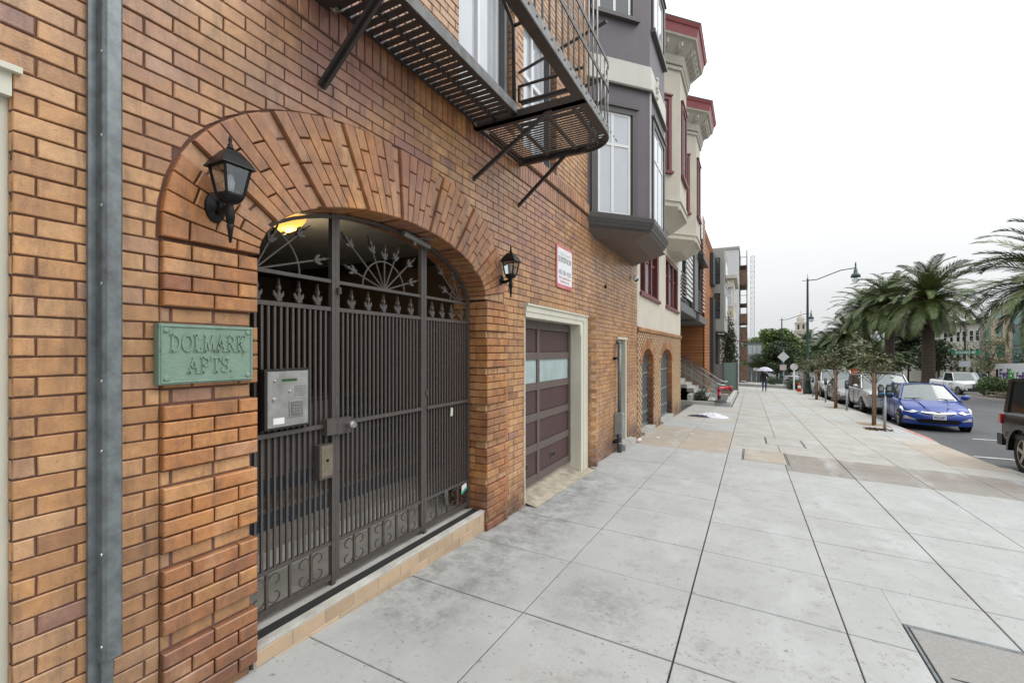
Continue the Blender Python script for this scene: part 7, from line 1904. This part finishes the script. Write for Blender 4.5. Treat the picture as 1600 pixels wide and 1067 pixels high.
# signs on a post
sg = thing('sign_post', 'post with a blank white diamond sign back and a small square plate below', 'sign', (5.5, 60, -2.4)); z0_ = zs(5.5, 60)
b = MB(); b.tube([(5.5, 60, z0_), (5.5, 60, z0_+4.1)], .04, 6); b.build('post', M_mpole, sg)
b = MB(); b.prism([(0, -.6), (.6, 0), (0, .6), (-.6, 0)], FR((5.45, 59.95, z0_+3.25), X, Z, -Y), -.01, .01); b.build('diamond_plate', mat('sign_back_grey', (.55, .56, .57), rough=.5), sg)
b = MB(); b.box(5.1, 5.75, 59.92, 59.95, z0_+1.75, z0_+2.35); b.build('square_plate', mat('pinkish_sign', (.50, .40, .38), rough=.6), sg)
sn = thing('street_name_sign', 'green street name sign on a tall pole before the cream flats across the road', 'sign', (21.6, 58.8, -2.5)); sx, sy = 22.6, 66.0; z0_ = zr(sy)
b = MB(); b.tube([(sx, sy, z0_), (sx, sy, z0_+6.3)], .09, 8); b.build('pole', M_dk, sn)
b = MB(); b.box(sx-1.15, sx+1.15, sy-.16, sy-.11, z0_+3.95, z0_+4.33); nm_ = b.build('name_plate', mat('street_sign_green', (.0, .19, .11), rough=.4), sn)
write(nm_, 'DOLORES ST', FR((sx-.8, sy-.165, z0_+4.04), X, Z, -Y), 0, 0, .20, .03, -.002, .003, M_white, width=1.6, one=True)
b = MB(); b.box(sx-.5, sx+.4, sy-.15, sy-.11, z0_+2.6, z0_+3.2); b.build('white_plate', mat('grey_white_sign', (.45, .48, .52), rough=.5), sn)
ps_ = thing('pavement_sign_post', 'short white post with a round sign back beside the orange cone', 'sign', (5.6, 42.5, -1.7)); px_, py_ = 5.35, 44.5; z0_ = zs(px_, py_)
b = MB(); b.tube([(px_, py_, z0_), (px_, py_, z0_+1.95)], .06, 8); b.build('post', M_white, ps_)
b = MB(); b.lathe([(.28, 0), (.28, .03)], (px_, py_-.05, z0_+2.0), 16, (0, -1, 0)); b.build('round_plate', mat('pale_sign_face', (.58, .58, .6), rough=.5), ps_)
cn_ = thing('traffic_cone', 'orange traffic cone with a white band beside the street lamp', 'cone', (5.5, 43, -1.8)); cx_, cy_ = 5.62, 43.2; z0_ = zs(cx_, cy_)
M_or = mat('orange_cone_plastic', (.65, .09, .02), rough=.5)
b = MB(); b.box(cx_-.2, cx_+.2, cy_-.2, cy_+.2, z0_, z0_+.04); b.build('base', M_or, cn_)
b = MB(); b.smooth = True; b.lathe([(.16, .04), (.05, .72), (.035, .74)], (cx_, cy_, z0_), 14); b.build('cone_body', M_or, cn_)
b = MB(); b.lathe([(.118, .32), (.088, .50)], (cx_, cy_, z0_), 14); b.build('white_band', M_white, cn_)
# traffic signals
M_gl = mat('green_signal_lit', (.0, .4, .25), rough=.4, emit=(.05, 1, .55), estr=1.6)
def signal(label, x, y, h, green=True):
    z0_ = zr(y); t = thing('traffic_signal', label, 'traffic light', (x, y, z0_), group='green traffic lights ahead')
    b = MB(); b.tube([(x, y, z0_), (x, y, z0_+h)], .08, 8); b.build('pole', M_green, t)
    b = MB(); b.box(x-.2, x+.2, y-.25, y-.05, z0_+h-1.05, z0_+h); b.build('signal_head', M_black, t)
    for k, m_ in enumerate((M_gl, mat('dark_amber_signal', (.08, .05, .01)), mat('dark_red_signal', (.08, .01, .01)))): b = MB(); b.lathe([(.13, 0), (.13, .02)], (x, y-.25, z0_+h-.87+.33*k), 12, (0, -1, 0)); b.build('signal_lens', m_, t)
    b = MB(); b.box(x-.25, x+.25, y-.08, y-.05, z0_+h-1.75, z0_+h-1.25); b.build('white_plate', M_white, t)
signal('traffic light showing green, beside the site hoarding', 3.9, 84, 3.7)
signal('traffic light showing green, in front of the short bright palm', 14.3, 82, 3.9)
ob = thing('orange_work_light', 'orange construction sign beside the right-hand traffic light', 'sign', (14.9, 80, -3.4)); b = MB(); b.tube([(14.9, 78, zr(78)), (14.9, 78, zr(78)+1.5)], .04, 6); b.build('stand', M_dg, ob); b = MB(); b.box(14.5, 15.3, 77.95, 78, zr(78)+1.5, zr(78)+2.3); b.build('plate', M_or, ob)

# ================================================================== BUILDINGS ACROSS THE ROAD
M_taupe = mat('taupe_render', (.24, .20, .19), rough=.8, var=.05, nscale=1, streak=.05)
M_beige = mat('beige_render', (.47, .38, .28), rough=.8, var=.05, nscale=1)
M_crw = mat('cream_flats_paint', (.52, .50, .44), rough=.8, var=.05, nscale=1)
M_ggl = mat('green_tinted_window', (.03, .17, .12), rough=.1, spec=.8)
block('cream_flats', 'cream three storey flats with bay-like rows of windows left of the taupe building', 34.5, 46, 97.5, 116, -5, 6.0, M_crw, [(z_, y_, 1.3, 1.7, '-x') for z_ in (-3.0, 0.1, 3.1) for y_ in (99.3, 101.6, 104.5, 107, 110, 113)], M_glassdark, roof=(.5, .5, mat('dark_bracketed_cornice', (.10, .09, .08), rough=.7)))
block('taupe_building', 'taupe modern building with a tall green-tinted window', 34.0, 46, 92.4, 97.2, -5, 6.6, M_taupe, [(2.6, 94.3, 2.2, 2.7, '-x'), (-1.0, 94.8, 1.0, 2.6, '-x')], M_ggl, roof=(.1, .12, M_ltcon), fr_m=M_dg)
block('beige_building', 'beige modern building between the taupe one and the glazed bay', 33.6, 46, 84.8, 92.2, -5, 8.0, M_beige, [(3.4, 89.6, 1.4, 1.9, '-x'), (6.1, 89.6, 1.4, 1.4, '-x'), (.6, 89.2, 2.2, 1.7, '-x')], M_ggl, roof=(.15, .15, M_ltcon), fr_m=M_dg)
block('glazed_bay_building', 'blue-green glazed block at the right edge across the road', 33.0, 46, 74, 84.6, -5, 7.6, mat('grey_blue_cladding', (.30, .33, .33), rough=.5), [(z_, y_, 2.2, 2.3, '-x') for z_ in (-.6, 2.2, 4.9) for y_ in (77, 80, 83)], mat('pale_blue_glazing', (.16, .30, .31), rough=.1, spec=.8), roof=(.1, .1, M_ltcon), fr_m=M_dg)
block('distant_cream_house', 'cream house glimpsed between the palm trunks', 34.5, 46, 120, 140, -6, 5.5, M_crw, [(z_, y_, 1.3, 1.7, '-x') for z_ in (-2.6, .8) for y_ in (122, 126, 130, 134)], M_glassdark, roof=(.4, .4, M_dg))
tw_ = thing('pale_church_tower', 'pale ornate church tower rising above the trees in the distance', 'tower', (27, 305, -5)); M_tow = mat('pale_tower_stone', (.55, .50, .44), rough=.9, var=.06, nscale=.3)
for (w, za, zb) in ((3.1, -8, 12.5), (3.4, 12.5, 13), (2.5, 13, 17.0), (2.8, 17.0, 17.5), (1.8, 17.5, 19.8)):
    b = MB(); b.box(27.5-w, 27.5+w, 305-w, 305+w, za, zb); b.build('stage', M_tow, tw_)
b = MB(); b.lathe([(1.7, 19.8), (1.5, 20.8), (.9, 21.9), (.2, 22.6), (.1, 24)], (27.5, 305, 0), 12); b.build('dome', M_tow, tw_)
for dx in (-1.2, 1.2): b = MB(); b.box(27.5+dx-.5, 27.5+dx+.5, 302.4, 302.49, 13.6, 16.2); b.build('belfry_opening', M_dk, tw_)
# hills
M_hill = mat('haze_tinted_hillside', (.20, .22, .22), rough=1, var=.2, nscale=.012, col2=(.30, .31, .31))  # distance haze is mixed into the hill's grey colours, no haze volume
b = MB(); b.smooth = True; nx = 90
for j, (yy, hh) in enumerate(((1150, -30), (1350, .55), (1600, 1.0), (2300, .7), (3000, -40))):
    for i in range(nx+1):
        xx = -900+2600*i/nx; e = 44+13*mnoise.noise(Vector((xx*.0035, 3, j*.2)))+4*mnoise.noise(Vector((xx*.02, 1, j)))
        b.v.append((xx, yy, (e*hh) if hh > 0 else hh))
for j in range(4):
    for i in range(nx): a = j*(nx+1)+i; b._f((a, a+1, a+nx+2, a+nx+1))
b.build('hills', M_hill, kind='structure')
b = MB(); rq = random.Random(5)
for i in range(420):
    xx = rq.uniform(-100, 900); yy = rq.uniform(380, 1300); w = rq.uniform(5, 12); z0_ = -9 if yy < 1100 else (yy-1150)/200*22-4; b.box(xx, xx+w, yy, yy+w, z0_-14, z0_+rq.uniform(3, 9))
b.build('distant_houses', mat('distant_pale_houses', (.42, .41, .39), rough=.9, var=.3, nscale=.03), kind='stuff')
b = MB()
for i in range(260):
    xx = rq.uniform(-40, 420); yy = rq.uniform(220, 700); s_ = rq.uniform(5, 9); leafblob(b, (xx, yy, -7+s_*.45), (s_, s_, s_*.55), 40, 1.0, rq)
b.build('distant_woodland', M_lfa, kind='stuff')

# ================================================================== PERSON WITH UMBRELLA
def person():
    gx_, gy_ = 3.05, 38.6; z0_ = zs(gx_, gy_)
    t = thing('person', 'person in dark jacket and blue jeans walking away under a pale lilac umbrella', 'person', (gx_, gy_, z0_))
    J_ = {'pel': (0, 0, .86, .13), 'chest': (0, .03, 1.22, .15), 'neck': (0, .05, 1.40, .055), 'head': (0, .08, 1.53, .10),
          'hl': (-.09, 0, .82, .10), 'kl': (-.10, .06, .46, .07), 'al': (-.10, -.10, .08, .045), 'fl': (-.10, .06, .03, .04),
          'hr': (.09, 0, .82, .10), 'kr': (.10, .12, .46, .07), 'ar': (.10, .18, .07, .045), 'fr': (.10, .33, .03, .04),
          'sl': (-.19, .02, 1.32, .07), 'el': (-.25, -.04, 1.04, .055), 'wl': (-.24, .06, .82, .035), 'hdl': (-.24, .09, .73, .035),
          'sr': (.19, .02, 1.32, .07), 'er': (.26, .10, 1.08, .055), 'wr': (.12, .26, 1.22, .035), 'hdr': (.08, .28, 1.30, .04)}
    E_ = [('pel', 'chest'), ('chest', 'neck'), ('neck', 'head'), ('pel', 'hl'), ('hl', 'kl'), ('kl', 'al'), ('al', 'fl'), ('pel', 'hr'), ('hr', 'kr'), ('kr', 'ar'), ('ar', 'fr'),
          ('chest', 'sl'), ('sl', 'el'), ('el', 'wl'), ('wl', 'hdl'), ('chest', 'sr'), ('sr', 'er'), ('er', 'wr'), ('wr', 'hdr')]
    ks = list(J_); me = bpy.data.meshes.new('body'); me.from_pydata([J_[k][:3] for k in ks], [(ks.index(a), ks.index(b_)) for a, b_ in E_], []); me.update()
    o = bpy.data.objects.new('body', me); COL.objects.link(o); o.parent = t; sk = o.modifiers.new('skin', 'SKIN'); 
    if not me.skin_vertices: me.attributes.new if False else None
    lay = me.skin_vertices[0] if len(me.skin_vertices) else None
    if lay is None:
        bm_ok = False
    else:
        for i, k in enumerate(ks): lay.data[i].radius = (J_[k][3], J_[k][3]*.9)
        lay.data[0].use_root = True
    su = o.modifiers.new('sub', 'SUBSURF'); su.levels = 2; su.render_levels = 2
    m = bpy.data.materials.new('walker_clothes'); m.use_nodes = True; nt = m.node_tree; bs = nt.nodes['Principled BSDF']; bs.inputs['Roughness'].default_value = .85
    tcn = nt.nodes.new('ShaderNodeTexCoord'); sp = nt.nodes.new('ShaderNodeSeparateXYZ'); nt.links.new(tcn.outputs['Object'], sp.inputs[0])
    cr_ = nt.nodes.new('ShaderNodeValToRGB'); cr_.color_ramp.interpolation = 'CONSTANT'; dv = nt.nodes.new('ShaderNodeMath'); dv.operation = 'DIVIDE'; dv.inputs[1].default_value = 2
    nt.links.new(sp.outputs[2], dv.inputs[0]); nt.links.new(dv.outputs[0], cr_.inputs[0])
    el_ = cr_.color_ramp.elements; el_[0].position = 0; el_[0].color = (.5, .5, .5, 1); el_[1].position = .045; el_[1].color = (.025, .05, .12, 1)
    for p_, c_ in ((.41, (.012, .012, .016, 1)), (.70, (.35, .2, .14, 1)), (.735, (.02, .015, .012, 1))): e_ = el_.new(p_); e_.color = c_
    nt.links.new(cr_.outputs[0], bs.inputs['Base Color']); me.materials.append(m)
    um = thing('umbrella', 'pale lilac umbrella held low over the walking person', 'umbrella', (gx_+.06, gy_+.2, z0_+1.3))
    b = MB(); b.tube([(gx_+.08, gy_+.28, z0_+1.2), (gx_+.03, gy_+.15, z0_+1.86)], .01, 6); b.build('shaft', M_dg, um)
    b = MB(); n = 16; apex = (gx_+.03, gy_+.12, z0_+1.84); R_ = .58
    rings = [(0.02, 0), (.35, -.03), (.7, -.13), (1.0, -.30)]
    for (f, dz) in rings:
        for i in range(n):
            a = 2*math.pi*i/n; sc2 = 1-(.05 if i % 2 else 0)*f; b.v.append((apex[0]+math.cos(a)*R_*f*sc2, apex[1]+math.sin(a)*R_*f*sc2, apex[2]+dz+(.03 if i % 2 else 0)*f))
    for j in range(3):
        for i in range(n): a0 = j*n+i; a1 = j*n+(i+1) % n; b._f((a0, a1, a1+n, a0+n))
    b.build('canopy', mat('lilac_nylon', (.50, .48, .58), rough=.6), um)
person()
